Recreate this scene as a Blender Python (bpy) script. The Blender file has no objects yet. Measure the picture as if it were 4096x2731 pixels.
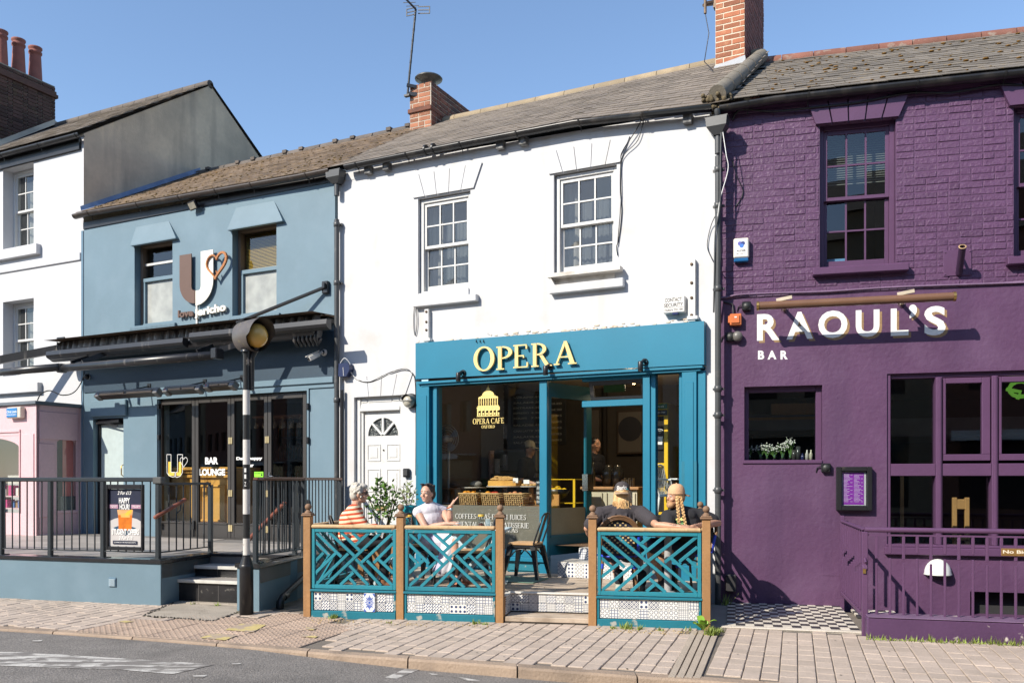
import bpy,bmesh,math,random
from mathutils import Vector,Matrix,Euler,noise as mnoise
from math import sin,cos,tan,pi,radians,sqrt,atan2,hypot
random.seed(11)
SC=bpy.context.scene
COL=SC.collection
# ------------------------------------------------------------------ camera, sky, sun, exposure
F_PX,CX,HY,HC=3450.0,2048.0,1917.0,1.41 # focal length, optical axis, eye level (in photo pixels), eye height (m)
cam_d=bpy.data.cameras.new('camera');cam=bpy.data.objects.new('camera',cam_d);COL.objects.link(cam)
cam.location=(0,0,HC);cam.rotation_euler=(pi/2,0,0)
cam_d.sensor_width=36.0;cam_d.lens=36.0*F_PX/4096.0
cam_d.shift_y=(HY-1365.5)/4096.0
cam_d.clip_start=0.05;cam_d.clip_end=3000
SC.camera=cam
SUN_AZ,SUN_EL=radians(52),radians(36)
LDIR=Vector((sin(SUN_AZ)*cos(SUN_EL),cos(SUN_AZ)*cos(SUN_EL),-sin(SUN_EL)))
sun_d=bpy.data.lights.new('sun','SUN');sun_d.energy=3.8;sun_d.angle=radians(0.53);sun_d.color=(1.0,0.92,0.80)
sun=bpy.data.objects.new('sun',sun_d);COL.objects.link(sun)
sun.rotation_euler=LDIR.to_track_quat('-Z','Y').to_euler();sun.location=(-20,-20,30)
world=bpy.data.worlds.new('World');SC.world=world;world.use_nodes=True
wn=world.node_tree.nodes;wl=world.node_tree.links
sky=wn.new('ShaderNodeTexSky');sky.sky_type='NISHITA';sky.sun_disc=False
sky.sun_elevation=SUN_EL;sky.sun_rotation=atan2(-LDIR.x,-LDIR.y)
sky.air_density=1.0;sky.dust_density=0.3;sky.ozone_density=2.6
wn['Background'].inputs['Strength'].default_value=0.125
wl.new(sky.outputs[0],wn['Background'].inputs['Color'])
SC.view_settings.view_transform='Standard';SC.view_settings.look='None'
SC.view_settings.exposure=0.85;SC.view_settings.gamma=1.0;SC.view_settings.use_curve_mapping=False
SC.cycles.max_bounces=7;SC.cycles.diffuse_bounces=3;SC.cycles.glossy_bounces=3
SC.cycles.transparent_max_bounces=16;SC.cycles.transmission_bounces=4
SC.cycles.caustics_reflective=False;SC.cycles.caustics_refractive=False
SC.cycles.use_denoising=True

# ------------------------------------------------------------------ frames: walls are planes; u along the wall, y into it, z up
class Frame:
    def __init__(s,ox,oy,th):
        s.o=(ox,oy);s.th=th;s.c=cos(th);s.s=sin(th)
        s.M=Matrix.Translation((ox,oy,0)) @ Matrix.Rotation(-th,4,'Z')
    def uz(s,px,py,off=0.0):
        a=(px-CX)/F_PX
        Z=(s.s*s.o[0]+s.c*s.o[1]-off)/(s.s*a+s.c)
        return (s.c*(a*Z-s.o[0])-s.s*(Z-s.o[1]),HC-(py-HY)*Z/F_PX)
    def u(s,px,off=0.0):return s.uz(px,HY,off)[0]
    def depth(s,px,u):
        a=(px-CX)/F_PX
        return (a*(s.o[1]-u*s.s)-s.o[0]-u*s.c)/(s.s-a*s.c)
    def loc(s,X,Y):
        dx,dy=X-s.o[0],Y-s.o[1]
        return (dx*s.c-dy*s.s,dx*s.s+dy*s.c)
    def world(s,u,y,z=0):return s.M @ Vector((u,y,z))
    def rect(s,x0,x1,yt,yb,off=0.0):
        xm=(x0+x1)/2
        return (s.u(x0,off),s.u(x1,off),s.uz(xm,yb,off)[1],s.uz(xm,yt,off)[1])
ID=Frame(0,0,0)
W=Frame(2.335,9.80,radians(26.4)) # white cafe, blue bar and the white house beyond share one building line
P=Frame(2.357,9.887,math.atan(0.2547)) # purple bar, its front turned a little more towards the street
T_=Frame(-3.94,9.67,radians(16.0)) # face of the bar's raised terrace
D=Frame(1.807,8.19,radians(10.4)) # face of the cafe's deck fence
def ground(px,py,z=0.0):
    Z=(HC-z)*F_PX/(py-HY);return ((px-CX)/F_PX*Z,Z)

# ------------------------------------------------------------------ mesh builder
class MB:
    def __init__(s):s.v=[];s.f=[];s.m=[];s.sm=[];s.mi=0;s.M=None
    def add(s,vs,fs,smooth=False):
        o=len(s.v)
        if s.M is not None:vs=[tuple(s.M @ Vector(v)) for v in vs]
        s.v+=[tuple(v) for v in vs]
        for f in fs:
            s.f.append([i+o for i in f]);s.m.append(s.mi);s.sm.append(smooth)
        return s
    def box(s,x0,x1,y0,y1,z0,z1,b=0.0):
        if x0>x1:x0,x1=x1,x0
        if y0>y1:y0,y1=y1,y0
        if z0>z1:z0,z1=z1,z0
        b=min(b,(x1-x0)*.4,(y1-y0)*.4,(z1-z0)*.4)
        if b<=0:
            vs=[(x,y,z) for x in (x0,x1) for y in (y0,y1) for z in (z0,z1)]
            return s.add(vs,[(0,1,3,2),(4,6,7,5),(0,4,5,1),(2,3,7,6),(0,2,6,4),(1,5,7,3)])
        vs=[];ix={}
        for i in (0,1):
            for j in (0,1):
                for k in (0,1):
                    c=[(x0,x1)[i],(y0,y1)[j],(z0,z1)[k]];d=[(1,-1)[i]*b,(1,-1)[j]*b,(1,-1)[k]*b]
                    for a in range(3):
                        p=[c[q]+(0 if q==a else d[q]) for q in range(3)]
                        ix[i,j,k,a]=len(vs);vs.append(p)
        fs=[]
        sg=lambda i,j,k:(i+j+k) % 2
        for a in range(3):
            o=[q for q in range(3) if q!=a]
            for side in (0,1):
                q=[]
                for (m,n) in ((0,0),(1,0),(1,1),(0,1)):
                    t=[0,0,0];t[a]=side;t[o[0]]=m;t[o[1]]=n;q.append(ix[t[0],t[1],t[2],a])
                if (side==0) ^ (a==1):q.reverse()
                fs.append(q)
        for a in range(3): # edges along axis a
            o=[q for q in range(3) if q!=a]
            for m in (0,1):
                for n in (0,1):
                    e=[]
                    for side in (0,1):
                        t=[0,0,0];t[a]=side;t[o[0]]=m;t[o[1]]=n;e.append(t)
                    q=[ix[(*e[0],o[0])],ix[(*e[0],o[1])],ix[(*e[1],o[1])],ix[(*e[1],o[0])]]
                    if (m==n) ^ (a==1):q.reverse()
                    fs.append(q)
        for i in (0,1):
            for j in (0,1):
                for k in (0,1):
                    q=[ix[i,j,k,0],ix[i,j,k,1],ix[i,j,k,2]]
                    if sg(i,j,k)==0:q.reverse()
                    fs.append(q)
        return s.add(vs,fs)
    def prism(s,poly,y0,y1): # polygon in (x,z), extruded along y
        n=len(poly);vs=[(x,y0,z) for x,z in poly]+[(x,y1,z) for x,z in poly]
        fs=[list(range(n)),list(range(2*n-1,n-1,-1))]+[(i,n+i,n+(i+1) % n,(i+1) % n) for i in range(n)]
        return s.add(vs,fs)
    def slab(s,poly,z0,z1): # polygon in (x,y), extruded along z
        n=len(poly);vs=[(x,y,z0) for x,y in poly]+[(x,y,z1) for x,y in poly]
        fs=[list(range(n-1,-1,-1)),list(range(n,2*n))]+[(i,(i+1) % n,n+(i+1) % n,n+i) for i in range(n)]
        return s.add(vs,fs)
    def beam(s,p0,p1,w,h,up=(0,0,1),b=0.0):
        p0,p1=Vector(p0),Vector(p1);ax=(p1-p0);L=ax.length
        if L<1e-6:return s
        ax.normalize();up=Vector(up)
        sd=ax.cross(up)
        if sd.length<1e-4:sd=ax.cross(Vector((1,0,0)))
        sd.normalize();up=sd.cross(ax)
        R=Matrix((ax,sd,up)).transposed().to_4x4();R.translation=p0
        old=s.M;s.M=R if old is None else old @ R
        s.box(0,L,-w/2,w/2,-h/2,h/2,b);s.M=old;return s
    def tube(s,path,r,n=8,caps=True,smooth=True):
        path=[Vector(p) for p in path];m=len(path)
        rs=r if isinstance(r,(list,tuple)) else [r]*m
        vs=[];nrm=None
        for i in range(m):
            t=(path[min(i+1,m-1)]-path[max(i-1,0)])
            if t.length<1e-9:t=Vector((0,0,1))
            t.normalize()
            if nrm is None:
                nrm=t.cross(Vector((0,0,1)))
                if nrm.length<1e-3:nrm=t.cross(Vector((0,1,0)))
            nrm=(nrm-t*nrm.dot(t));nrm.normalize();bi=t.cross(nrm)
            for k in range(n):
                a=2*pi*k/n;vs.append(path[i]+(nrm*cos(a)+bi*sin(a))*rs[i])
        fs=[(i*n+k,i*n+(k+1) % n,(i+1)*n+(k+1) % n,(i+1)*n+k) for i in range(m-1) for k in range(n)]
        s.add(vs,fs,smooth)
        if caps:
            s.add(vs[:n],[list(range(n-1,-1,-1))]);s.add(vs[-n:],[list(range(n))])
        return s
    def lathe(s,prof,c=(0,0,0),n=16,smooth=True,axis=None):
        R=Matrix.Translation(c)
        if axis is not None:R=R @ Vector(axis).to_track_quat('Z','Y').to_matrix().to_4x4()
        vs=[tuple(R @ Vector((r*cos(2*pi*k/n),r*sin(2*pi*k/n),z))) for r,z in prof for k in range(n)]
        m=len(prof)
        fs=[(i*n+k,i*n+(k+1) % n,(i+1)*n+(k+1) % n,(i+1)*n+k) for i in range(m-1) for k in range(n)]
        return s.add(vs,fs,smooth)
    def ball(s,c,r,n=12,m=8):
        if not isinstance(r,(tuple,list)):r=(r,r,r)
        vs=[(c[0],c[1],c[2]-r[2])]
        for i in range(1,m):
            p=-pi/2+pi*i/m
            vs+=[(c[0]+r[0]*cos(p)*cos(2*pi*k/n),c[1]+r[1]*cos(p)*sin(2*pi*k/n),c[2]+r[2]*sin(p)) for k in range(n)]
        vs.append((c[0],c[1],c[2]+r[2]));fs=[]
        for k in range(n):
            fs.append((0,1+(k+1) % n,1+k));fs.append((len(vs)-1,1+(m-2)*n+k,1+(m-2)*n+(k+1) % n))
        for i in range(m-2):
            for k in range(n):fs.append((1+i*n+k,1+i*n+(k+1) % n,1+(i+1)*n+(k+1) % n,1+(i+1)*n+k))
        return s.add(vs,fs,True)
    def cells(s,u0,u1,z0,z1,holes,y0,y1): # wall with rectangular openings, reveals included
        us=sorted({u0,u1,*[h[0] for h in holes],*[h[1] for h in holes]});us=[u for u in us if u0<=u<=u1]
        zs=sorted({z0,z1,*[h[2] for h in holes],*[h[3] for h in holes]});zs=[z for z in zs if z0<=z<=z1]
        def solid(i,k):
            if i<0 or k<0 or i>=len(us)-1 or k>=len(zs)-1:return False
            um,zm=(us[i]+us[i+1])/2,(zs[k]+zs[k+1])/2
            return not any(h[0]<um<h[1] and h[2]<zm<h[3] for h in holes)
        for i in range(len(us)-1):
            for k in range(len(zs)-1):
                if not solid(i,k):continue
                a,b,c,d=us[i],us[i+1],zs[k],zs[k+1]
                s.add([(a,y0,c),(b,y0,c),(b,y0,d),(a,y0,d)],[(0,1,2,3)])
                s.add([(a,y1,c),(b,y1,c),(b,y1,d),(a,y1,d)],[(3,2,1,0)])
                if not solid(i-1,k):s.add([(a,y0,c),(a,y0,d),(a,y1,d),(a,y1,c)],[(0,1,2,3)])
                if not solid(i+1,k):s.add([(b,y0,c),(b,y1,c),(b,y1,d),(b,y0,d)],[(0,1,2,3)])
                if not solid(i,k-1):s.add([(a,y0,c),(a,y1,c),(b,y1,c),(b,y0,c)],[(0,1,2,3)])
                if not solid(i,k+1):s.add([(a,y0,d),(b,y0,d),(b,y1,d),(a,y1,d)],[(0,1,2,3)])
        return s
    def mesh(s,name,mats=()):
        me=bpy.data.meshes.new(name);me.from_pydata(s.v,[],s.f)
        for m in mats:me.materials.append(m)
        me.polygons.foreach_set('material_index',s.m);me.polygons.foreach_set('use_smooth',s.sm)
        me.update();return me

THINGS=[]
def mkobj(name,me,parent=None,M=None):
    o=bpy.data.objects.new(name,me);COL.objects.link(o)
    if parent is not None:o.parent=parent
    if M is not None:o.matrix_local=M
    return o
def tup(m):return m if isinstance(m,(list,tuple)) else (m,)
class Thing:
    """One top-level thing: an Empty at its base that parents its parts; parts are modelled in the frame's (u, y, z)."""
    def __init__(s,name,label=None,cat=None,fr=ID,group=None,kind=None,recentre=True):
        s.fr=fr;s.e=bpy.data.objects.new(name,None);COL.objects.link(s.e);s.e.empty_display_size=.1
        s.e.matrix_world=fr.M;s.recentre=recentre
        if label:s.e['label']=label
        if cat:s.e['category']=cat
        if group:s.e['group']=group
        if kind:s.e['kind']=kind
        s.direct=[];THINGS.append(s)
    def part(s,name,mb,mat,parent=None,label=None,kind=None):
        o=mkobj(name,mb.mesh(name,tup(mat)),parent or s.e)
        if parent is None:s.direct.append(o)
        if label:o['label']=label
        if kind:o['kind']=kind
        return o
    def piece(s,name,me,M,parent=None):
        o=mkobj(name,me,parent or s.e,M)
        if parent is None:s.direct.append(o)
        return o
    def finish(s):
        if not s.recentre:return
        lo=[1e9]*3;hi=[-1e9]*3
        for o in s.direct:
            if o.type=='MESH' and len(o.data.vertices):
                n=len(o.data.vertices);a=[0.0]*(3*n);o.data.vertices.foreach_get('co',a)
                Ml=o.matrix_local
                ident=Ml==Matrix.Identity(4)
                for i in range(n):
                    p=(a[3*i],a[3*i+1],a[3*i+2])
                    if not ident:p=Ml @ Vector(p)
                    for k in range(3):
                        if p[k]<lo[k]:lo[k]=p[k]
                        if p[k]>hi[k]:hi[k]=p[k]
        if lo[0]>hi[0]:return
        b=Vector(((lo[0]+hi[0])/2,(lo[1]+hi[1])/2,lo[2]))
        s.e.matrix_world=s.e.matrix_world @ Matrix.Translation(b)
        for o in s.direct:o.location=o.location-b
def single(name,label,cat,fr,mb,mat,group=None,kind=None):
    """A thing that is one mesh; its origin is put at its base."""
    lo=[min(v[k] for v in mb.v) for k in range(3)];hi=[max(v[k] for v in mb.v) for k in range(3)]
    b=Vector(((lo[0]+hi[0])/2,(lo[1]+hi[1])/2,lo[2]))
    mb.v=[(v[0]-b.x,v[1]-b.y,v[2]-b.z) for v in mb.v]
    o=mkobj(name,mb.mesh(name,tup(mat)));o.matrix_world=fr.M @ Matrix.Translation(b)
    if label:o['label']=label
    if cat:o['category']=cat
    if group:o['group']=group
    if kind:o['kind']=kind
    return o
def copy_tree(o,M=None,label=None,parent=None):
    c=o.copy();COL.objects.link(c)
    if parent is not None:c.parent=parent
    for ch in list(o.children):copy_tree(ch,parent=c)
    if M is not None:c.matrix_world=M
    if label:c['label']=label
    return c

# ------------------------------------------------------------------ materials
MATS={}
def mat(name,col,rough=.7,var=.12,scale=4.0,bump=0.0,bscale=40.0,metal=0.0,rnd=0.0,stain=None,streak=None,sdir=(1,1,.12),spec=.5,fine=.06,coat=0.0,sss=0.0):
    """Paint, stone, wood ...: colour drift at two scales, relief, optional stains (colour, scale, threshold, softness, amount)."""
    if name in MATS:return MATS[name]
    m=bpy.data.materials.new(name);m.use_nodes=True;nt=m.node_tree;N=nt.nodes;L=nt.links
    bs=N['Principled BSDF'];tc=N.new('ShaderNodeTexCoord');co=tc.outputs['Object']
    if rnd:
        oi=N.new('ShaderNodeObjectInfo');mu=N.new('ShaderNodeMath');mu.operation='MULTIPLY';mu.inputs[1].default_value=37.0
        L.new(oi.outputs['Random'],mu.inputs[0]);va=N.new('ShaderNodeVectorMath');va.operation='ADD'
        L.new(co,va.inputs[0]);L.new(mu.outputs[0],va.inputs[1]);co=va.outputs[0]
    def noise(sc,det=4.0,vec=None):
        n=N.new('ShaderNodeTexNoise');n.inputs['Scale'].default_value=sc;n.inputs['Detail'].default_value=det
        L.new(vec or co,n.inputs['Vector']);return n.outputs['Fac']
    def remap(x,a,b,c,d):
        r=N.new('ShaderNodeMapRange');r.inputs[1].default_value=a;r.inputs[2].default_value=b;r.inputs[3].default_value=c;r.inputs[4].default_value=d
        L.new(x,r.inputs[0]);return r.outputs[0]
    def mul(a,b):
        x=N.new('ShaderNodeMath');x.operation='MULTIPLY';L.new(a,x.inputs[0]);L.new(b,x.inputs[1]);return x.outputs[0]
    def mix(f,a,b,mode='MIX'):
        x=N.new('ShaderNodeMix');x.data_type='RGBA';x.blend_type=mode
        if isinstance(f,float):x.inputs[0].default_value=f
        else:L.new(f,x.inputs[0])
        for i,q in ((6,a),(7,b)):
            if isinstance(q,tuple):x.inputs[i].default_value=(*q,1)
            else:L.new(q,x.inputs[i])
        return x.outputs[2]
    g=remap(noise(scale),.25,.75,1-var,1+var)
    if fine:g=mul(g,remap(noise(scale*14,6.0),.25,.75,1-fine,1+fine))
    if rnd:g=mul(g,remap(oi.outputs['Random'],0,1,1-rnd,1+rnd))
    c=mix(1.0,tuple(col),g,'MULTIPLY')
    for st in (stain,streak):
        if st:
            scol,ssc,th,soft,amt=st;th=th-.045 if th>.64 else th
            vec=co
            if st is streak:
                mp=N.new('ShaderNodeMapping');mp.inputs['Scale'].default_value=sdir;L.new(co,mp.inputs['Vector']);vec=mp.outputs[0]
            c=mix(remap(noise(ssc,7.0,vec),th-soft,th+soft,0,amt),c,tuple(scol))
    L.new(c,bs.inputs['Base Color'])
    bs.inputs['Roughness'].default_value=rough;bs.inputs['Metallic'].default_value=metal;bs.inputs['Specular IOR Level'].default_value=spec
    if coat:bs.inputs['Coat Weight'].default_value=coat;bs.inputs['Coat Roughness'].default_value=.08
    if sss:bs.inputs['Subsurface Weight'].default_value=sss;bs.inputs['Subsurface Radius'].default_value=(.012,.004,.002)
    if bump:
        b=N.new('ShaderNodeBump');b.inputs['Strength'].default_value=min(1.0,bump);b.inputs['Distance'].default_value=.012*max(1,bump)
        L.new(noise(bscale,5.0),b.inputs['Height']);L.new(b.outputs[0],bs.inputs['Normal'])
    MATS[name]=m;return m
def emit_mat(name,col,strength):
    if name in MATS:return MATS[name]
    m=mat(name,col,.4,0,fine=0);bs=m.node_tree.nodes['Principled BSDF']
    bs.inputs['Emission Color'].default_value=(*col,1);bs.inputs['Emission Strength'].default_value=strength;return m
def glass_mat(name,tint=(.95,.97,.96),rough=0.0,film=None):
    """Thin pane: clear, mirror-like at the Fresnel share; film = (colour, amount) for grime or frosting."""
    if name in MATS:return MATS[name]
    m=bpy.data.materials.new(name);m.use_nodes=True;nt=m.node_tree;N=nt.nodes;L=nt.links
    N.remove(N['Principled BSDF']);out=N['Material Output']
    tr=N.new('ShaderNodeBsdfTransparent');tr.inputs[0].default_value=(*tint,1)
    gl=N.new('ShaderNodeBsdfGlossy');gl.inputs['Roughness'].default_value=rough
    lw_=N.new('ShaderNodeLayerWeight');lw_.inputs['Blend'].default_value=.5;pw_=N.new('ShaderNodeMath');pw_.operation='POWER';pw_.inputs[1].default_value=4.0;L.new(lw_.outputs['Facing'],pw_.inputs[0]);fr=N.new('ShaderNodeMath');fr.operation='MULTIPLY_ADD';fr.inputs[1].default_value=.92;fr.inputs[2].default_value=.095;L.new(pw_.outputs[0],fr.inputs[0])
    tc=N.new('ShaderNodeTexCoord');nz=N.new('ShaderNodeTexNoise');nz.inputs['Scale'].default_value=1.3
    L.new(tc.outputs['Object'],nz.inputs['Vector']);bp=N.new('ShaderNodeBump');bp.inputs['Strength'].default_value=.015;bp.inputs['Distance'].default_value=.02
    L.new(nz.outputs['Fac'],bp.inputs['Height']);L.new(bp.outputs[0],gl.inputs['Normal'])
    mx=N.new('ShaderNodeMixShader');L.new(fr.outputs[0],mx.inputs[0]);L.new(tr.outputs[0],mx.inputs[1]);L.new(gl.outputs[0],mx.inputs[2])
    res=mx.outputs[0]
    if film:
        df=N.new('ShaderNodeBsdfDiffuse');df.inputs[0].default_value=(*film[0],1)
        n2=N.new('ShaderNodeTexNoise');n2.inputs['Scale'].default_value=5.0;n2.inputs['Detail'].default_value=6;L.new(tc.outputs['Object'],n2.inputs['Vector'])
        rm=N.new('ShaderNodeMapRange');rm.inputs[1].default_value=.3;rm.inputs[2].default_value=.7;rm.inputs[3].default_value=film[1]*.8;rm.inputs[4].default_value=min(1,film[1]*1.2)
        L.new(n2.outputs['Fac'],rm.inputs[0]);m2=N.new('ShaderNodeMixShader');L.new(rm.outputs[0],m2.inputs[0]);L.new(res,m2.inputs[1]);L.new(df.outputs[0],m2.inputs[2]);res=m2.outputs[0]
    L.new(res,out.inputs['Surface']);MATS[name]=m;return m

# ------------------------------------------------------------------ lettering
def text_data(s,weight=0.0,space=1.0):
    cu=bpy.data.curves.new('lettering','FONT');cu.body=s;cu.offset=weight;cu.space_character=space;cu.resolution_u=4
    ob=bpy.data.objects.new('lettering',cu);me=bpy.data.meshes.new_from_object(ob)
    vs=[tuple(v.co) for v in me.vertices];fs=[tuple(p.vertices) for p in me.polygons]
    bpy.data.objects.remove(ob);bpy.data.curves.remove(cu);bpy.data.meshes.remove(me);return vs,fs
def solid_letters(mb,vs,fs,y,depth):
    """flat faces in (x, z) pushed out of the wall by depth: front face plus rim"""
    vs=[(x,z) for x,z in vs];front=[(x,y-depth,z) for x,z in vs]
    fs2=[]
    cnt={}
    for f in fs:
        for i in range(len(f)):
            a,b=f[i],f[(i+1) % len(f)];cnt[(a,b)]=1
    back=[(x,y,z) for x,z in vs];n=len(vs)
    rim=[(a,b,n+b,n+a) for (a,b) in cnt if (b,a) not in cnt]
    mb.add(front+back,[tuple(f) for f in fs]+rim)
def fit_text(mb,s,u0,u1,z0,z1,y=0.0,depth=.002,weight=0.02,space=1.0,shear=0.0,dz=0.0,keep=False):
    vs,fs=text_data(s,weight,space)
    if not vs:return
    x0=min(v[0] for v in vs);x1=max(v[0] for v in vs);a0=min(v[1] for v in vs);a1=max(v[1] for v in vs)
    sx=(u1-u0)/(x1-x0);sz=(z1-z0)/(a1-a0)
    out=[]
    for v in vs:
        q=(v[1]-a0)*sz;p=(v[0]-x0)*sx
        out.append((u0+p+shear*q,z0+q+dz*(p/(u1-u0))))
    solid_letters(mb,out,fs,y,depth)
def _ring(cx,cz,rx,rz,tx,tz,a0=0.0,a1=360.0,n=22):
    ps=[]
    for i in range(n):
        q=[]
        for a in (a0+(a1-a0)*i/n,a0+(a1-a0)*(i+1)/n):
            c,s_=cos(radians(a)),sin(radians(a));q.append(((cx+rx*c,cz+rz*s_),(cx+(rx-tx)*c,cz+(rz-tz)*s_)))
        ps.append([q[0][0],q[1][0],q[1][1],q[0][1]])
    return ps
def _bar(x0,x1,z0,z1):return [(x0,z0),(x1,z0),(x1,z1),(x0,z1)]
def _stem(x,w=.14,lo=0,hi=1,sl=.07,sr=.07):
    r=[_bar(x,x+w,lo,hi)]
    if lo==0:r+=[_bar(x-sl,x,0,.05),_bar(x+w,x+w+sr,0,.05)]
    if hi==1:r+=[_bar(x-sl,x,.95,1),_bar(x+w,x+w+sr,.95,1)]
    return r
def serif_glyph(ch):
    K,t=.14,.055
    if ch=='O':return .92,_ring(.46,.5,.42,.52,.15,.06,n=30)
    if ch=='C':return .82,_ring(.45,.5,.42,.52,.15,.06,48,312)+[_bar(.70,.75,.70,.95),_bar(.70,.75,.08,.28)]
    if ch=='D':return .88,_stem(.1,K,0,1,.07,0)+_ring(.26,.5,.58,.5,.15,.055,-90,90,16)
    if ch=='P':return .70,_stem(.1,K,0,1,.07,0)+_ring(.26,.73,.40,.27,.14,.055,-90,90,14)+[_bar(.24,.34,0,.05)]
    if ch=='R':return .86,_stem(.1,K,0,1,.07,0)+_ring(.26,.74,.38,.26,.14,.055,-90,90,14)+[_bar(.24,.33,0,.05),[(.36,.475),(.50,.475),(.80,.0),(.62,.0)],_bar(.80,.87,0,.05)]
    if ch in 'EF':
        g=_stem(.1,K,0,1,.07,0)+[_bar(.24,.62,.95,1),_bar(.58,.64,.80,.95),_bar(.24,.50,.49,.54),_bar(.46,.51,.42,.49)]
        g+=[_bar(.24,.66,0,.05),_bar(.62,.68,.05,.22)] if ch=='E' else [_bar(.24,.33,0,.05)]
        return .74,g
    if ch=='A':return .88,[[(.40,1.0),(.52,1.0),(.82,.05),(.65,.05)],[(.40,.96),(.44,.80),(.16,.05),(.10,.05)],_bar(.235,.60,.30,.35),_bar(.02,.24,0,.05),_bar(.57,.90,0,.05)]
    if ch=='X':return .86,[[(.08,.95),(.25,.95),(.80,.05),(.63,.05)],[(.64,.95),(.70,.95),(.47,.54),(.44,.58)],[(.10,.05),(.16,.05),(.41,.47),(.38,.51)],_bar(.02,.32,.95,1),_bar(.56,.80,.95,1),_bar(.02,.26,0,.05),_bar(.56,.88,0,.05)]
    if ch=='S':return .62,_ring(.31,.74,.24,.27,.09,.06,30,250,12)+_ring(.31,.27,.26,.28,.11,.06,-150,80,12)+[[(.20,.60),(.30,.47),(.44,.40),(.30,.54)],_bar(.50,.54,.76,.97),_bar(.06,.10,.03,.24)]
    if ch=='T':return .78,_stem(.32,K,0,.95)+[_bar(.04,.74,.95,1),_bar(.04,.09,.78,.95),_bar(.69,.74,.78,.95)]
    if ch=='U':return .90,[_bar(.12,.26,.30,1),_bar(.04,.12,.95,1),_bar(.26,.34,.95,1),_bar(.70,.76,.30,1),_bar(.62,.70,.95,1),_bar(.76,.84,.95,1)]+_ring(.44,.32,.32,.34,.10,.07,180,360,12)
    if ch=='H':return .96,_stem(.1)+_stem(.68)+[_bar(.24,.68,.475,.53)]
    if ch=='I':return .40,_stem(.13)
    if ch=='J':return .46,[_bar(.20,.34,.10,1),_bar(.12,.20,.95,1),_bar(.34,.42,.95,1),[(.02,-.12),(.20,-.02),(.34,.10),(.20,.10)]]
    if ch=='L':return .70,_stem(.1)+[_bar(.31,.62,0,.05),_bar(.58,.64,.05,.24)]
    if ch=='N':return .94,[_bar(.12,.18,.05,1),_bar(.04,.26,0,.05),[(.18,1),(.30,1),(.80,.12),(.80,-.02),(.70,-.02),(.18,.86)],_bar(.80,.84,-.02,1),_bar(.70,.80,.95,1),_bar(.84,.92,.95,1)]
    if ch=='W':return 1.2,[[(.08,1),(.24,1),(.44,.0),(.34,0)],[(.54,.86),(.58,.98),(.42,.1),(.39,.1)],[(.50,1),(.66,1),(.88,0),(.76,0)],[(1.04,1),(1.10,1),(.86,.1),(.82,.2)],_bar(.0,.08,.95,1),_bar(1.1,1.16,.95,1)]
    if ch=='Z':return .76,[_bar(.08,.66,.95,1),_bar(.06,.68,0,.05),[(.50,.95),(.66,.95),(.24,.05),(.06,.05)],_bar(.06,.10,.8,.95),_bar(.64,.69,.05,.22)]
    if ch=='-':return .42,[_bar(.06,.36,.38,.46)]
    return .4,[]
def serif_text(mb,s,u0,u1,z0,z1,y=0.0,depth=.002,only=None):
    adv=[serif_glyph(c)[0] for c in s];tot=sum(adv);x=0.0
    sx=(u1-u0)/tot;sz=z1-z0
    for i,c in enumerate(s):
        if only is None or only==i:
            for k,poly in enumerate(serif_glyph(c)[1]):
                q=[(u0+(x+px)*sx,z0+pz*sz) for px,pz in poly]
                ar=sum(q[j][0]*q[(j+1) % len(q)][1]-q[(j+1) % len(q)][0]*q[j][1] for j in range(len(q)))
                if ar<0:q.reverse()
                solid_letters(mb,q,[tuple(range(len(q)))],y,depth+.00025*(k % 7))
        x+=adv[i]
# ================================================================== materials used all over
M_white=mat('white_render',(.545,.552,.565),.75,.05,1.2,.25,9,stain=((.46,.43,.38),2.2,.69,.08,.42),streak=((.48,.45,.40),4.0,.66,.08,.40),fine=.02)
M_white_left=mat('white_render_next_door',(.53,.535,.55),.75,.03,1.2,.12,12,stain=((.60,.57,.52),1.7,.72,.08,.35),fine=.02)
M_blue=mat('blue_render',(.125,.200,.250),.62,.07,1.3,.10,14,stain=((.18,.26,.32),2.5,.6,.12,.35),fine=.02)
M_blue_deep=mat('blue_woodwork',(.105,.185,.255),.5,.05,2,.03,30)
M_purple=mat('purple_paint',(.094,.042,.097),.48,.14,1.6,.4,22,stain=((.122,.066,.130),2.0,.58,.1,.6),streak=((.066,.031,.076),2.5,.60,.1,.5),rnd=0,fine=.04)
M_purple_wood=mat('purple_woodwork',(.098,.045,.102),.42,.08,4,.05,30)
M_purple_brick=mat('painted_brick',(.094,.042,.098),.48,.10,9,.8,30,rnd=.10,fine=.05)
M_teal=mat('teal_paint',(.006,.165,.265),.42,.06,2.0,.03,30,fine=.02)
M_teal_worn=mat('worn_teal_paint',(.008,.15,.205),.5,.07,3,.08,40,stain=((.45,.42,.36),9.0,.70,.03,.8),fine=.04)
M_teal_slat=mat('teal_slat_paint',(.020,.205,.265),.42,.08,5,.06,50,stain=((.33,.27,.2),16.0,.74,.02,.7),fine=.05,rnd=.10)
M_black=mat('black_paint',(.012,.012,.014),.38,.15,4,.05,40,stain=((.10,.085,.07),7,.72,.04,.35))
M_black_metal=mat('black_metal',(.016,.017,.019),.32,.15,5,.04,60,stain=((.14,.09,.06),14,.76,.02,.5))
M_rail=mat('dark_grey_rail_paint',(.030,.037,.043),.36,.1,5,.05,50,stain=((.22,.2,.18),18,.78,.02,.7))
M_gutter=mat('black_gutter',(.017,.017,.018),.34,.2,3,.03,40,streak=((.09,.08,.07),5,.66,.06,.4))
M_pipe=mat('grey_downpipe',(.055,.058,.060),.4,.12,3,.02,40,stain=((.15,.14,.13),6,.7,.05,.4))
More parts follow.
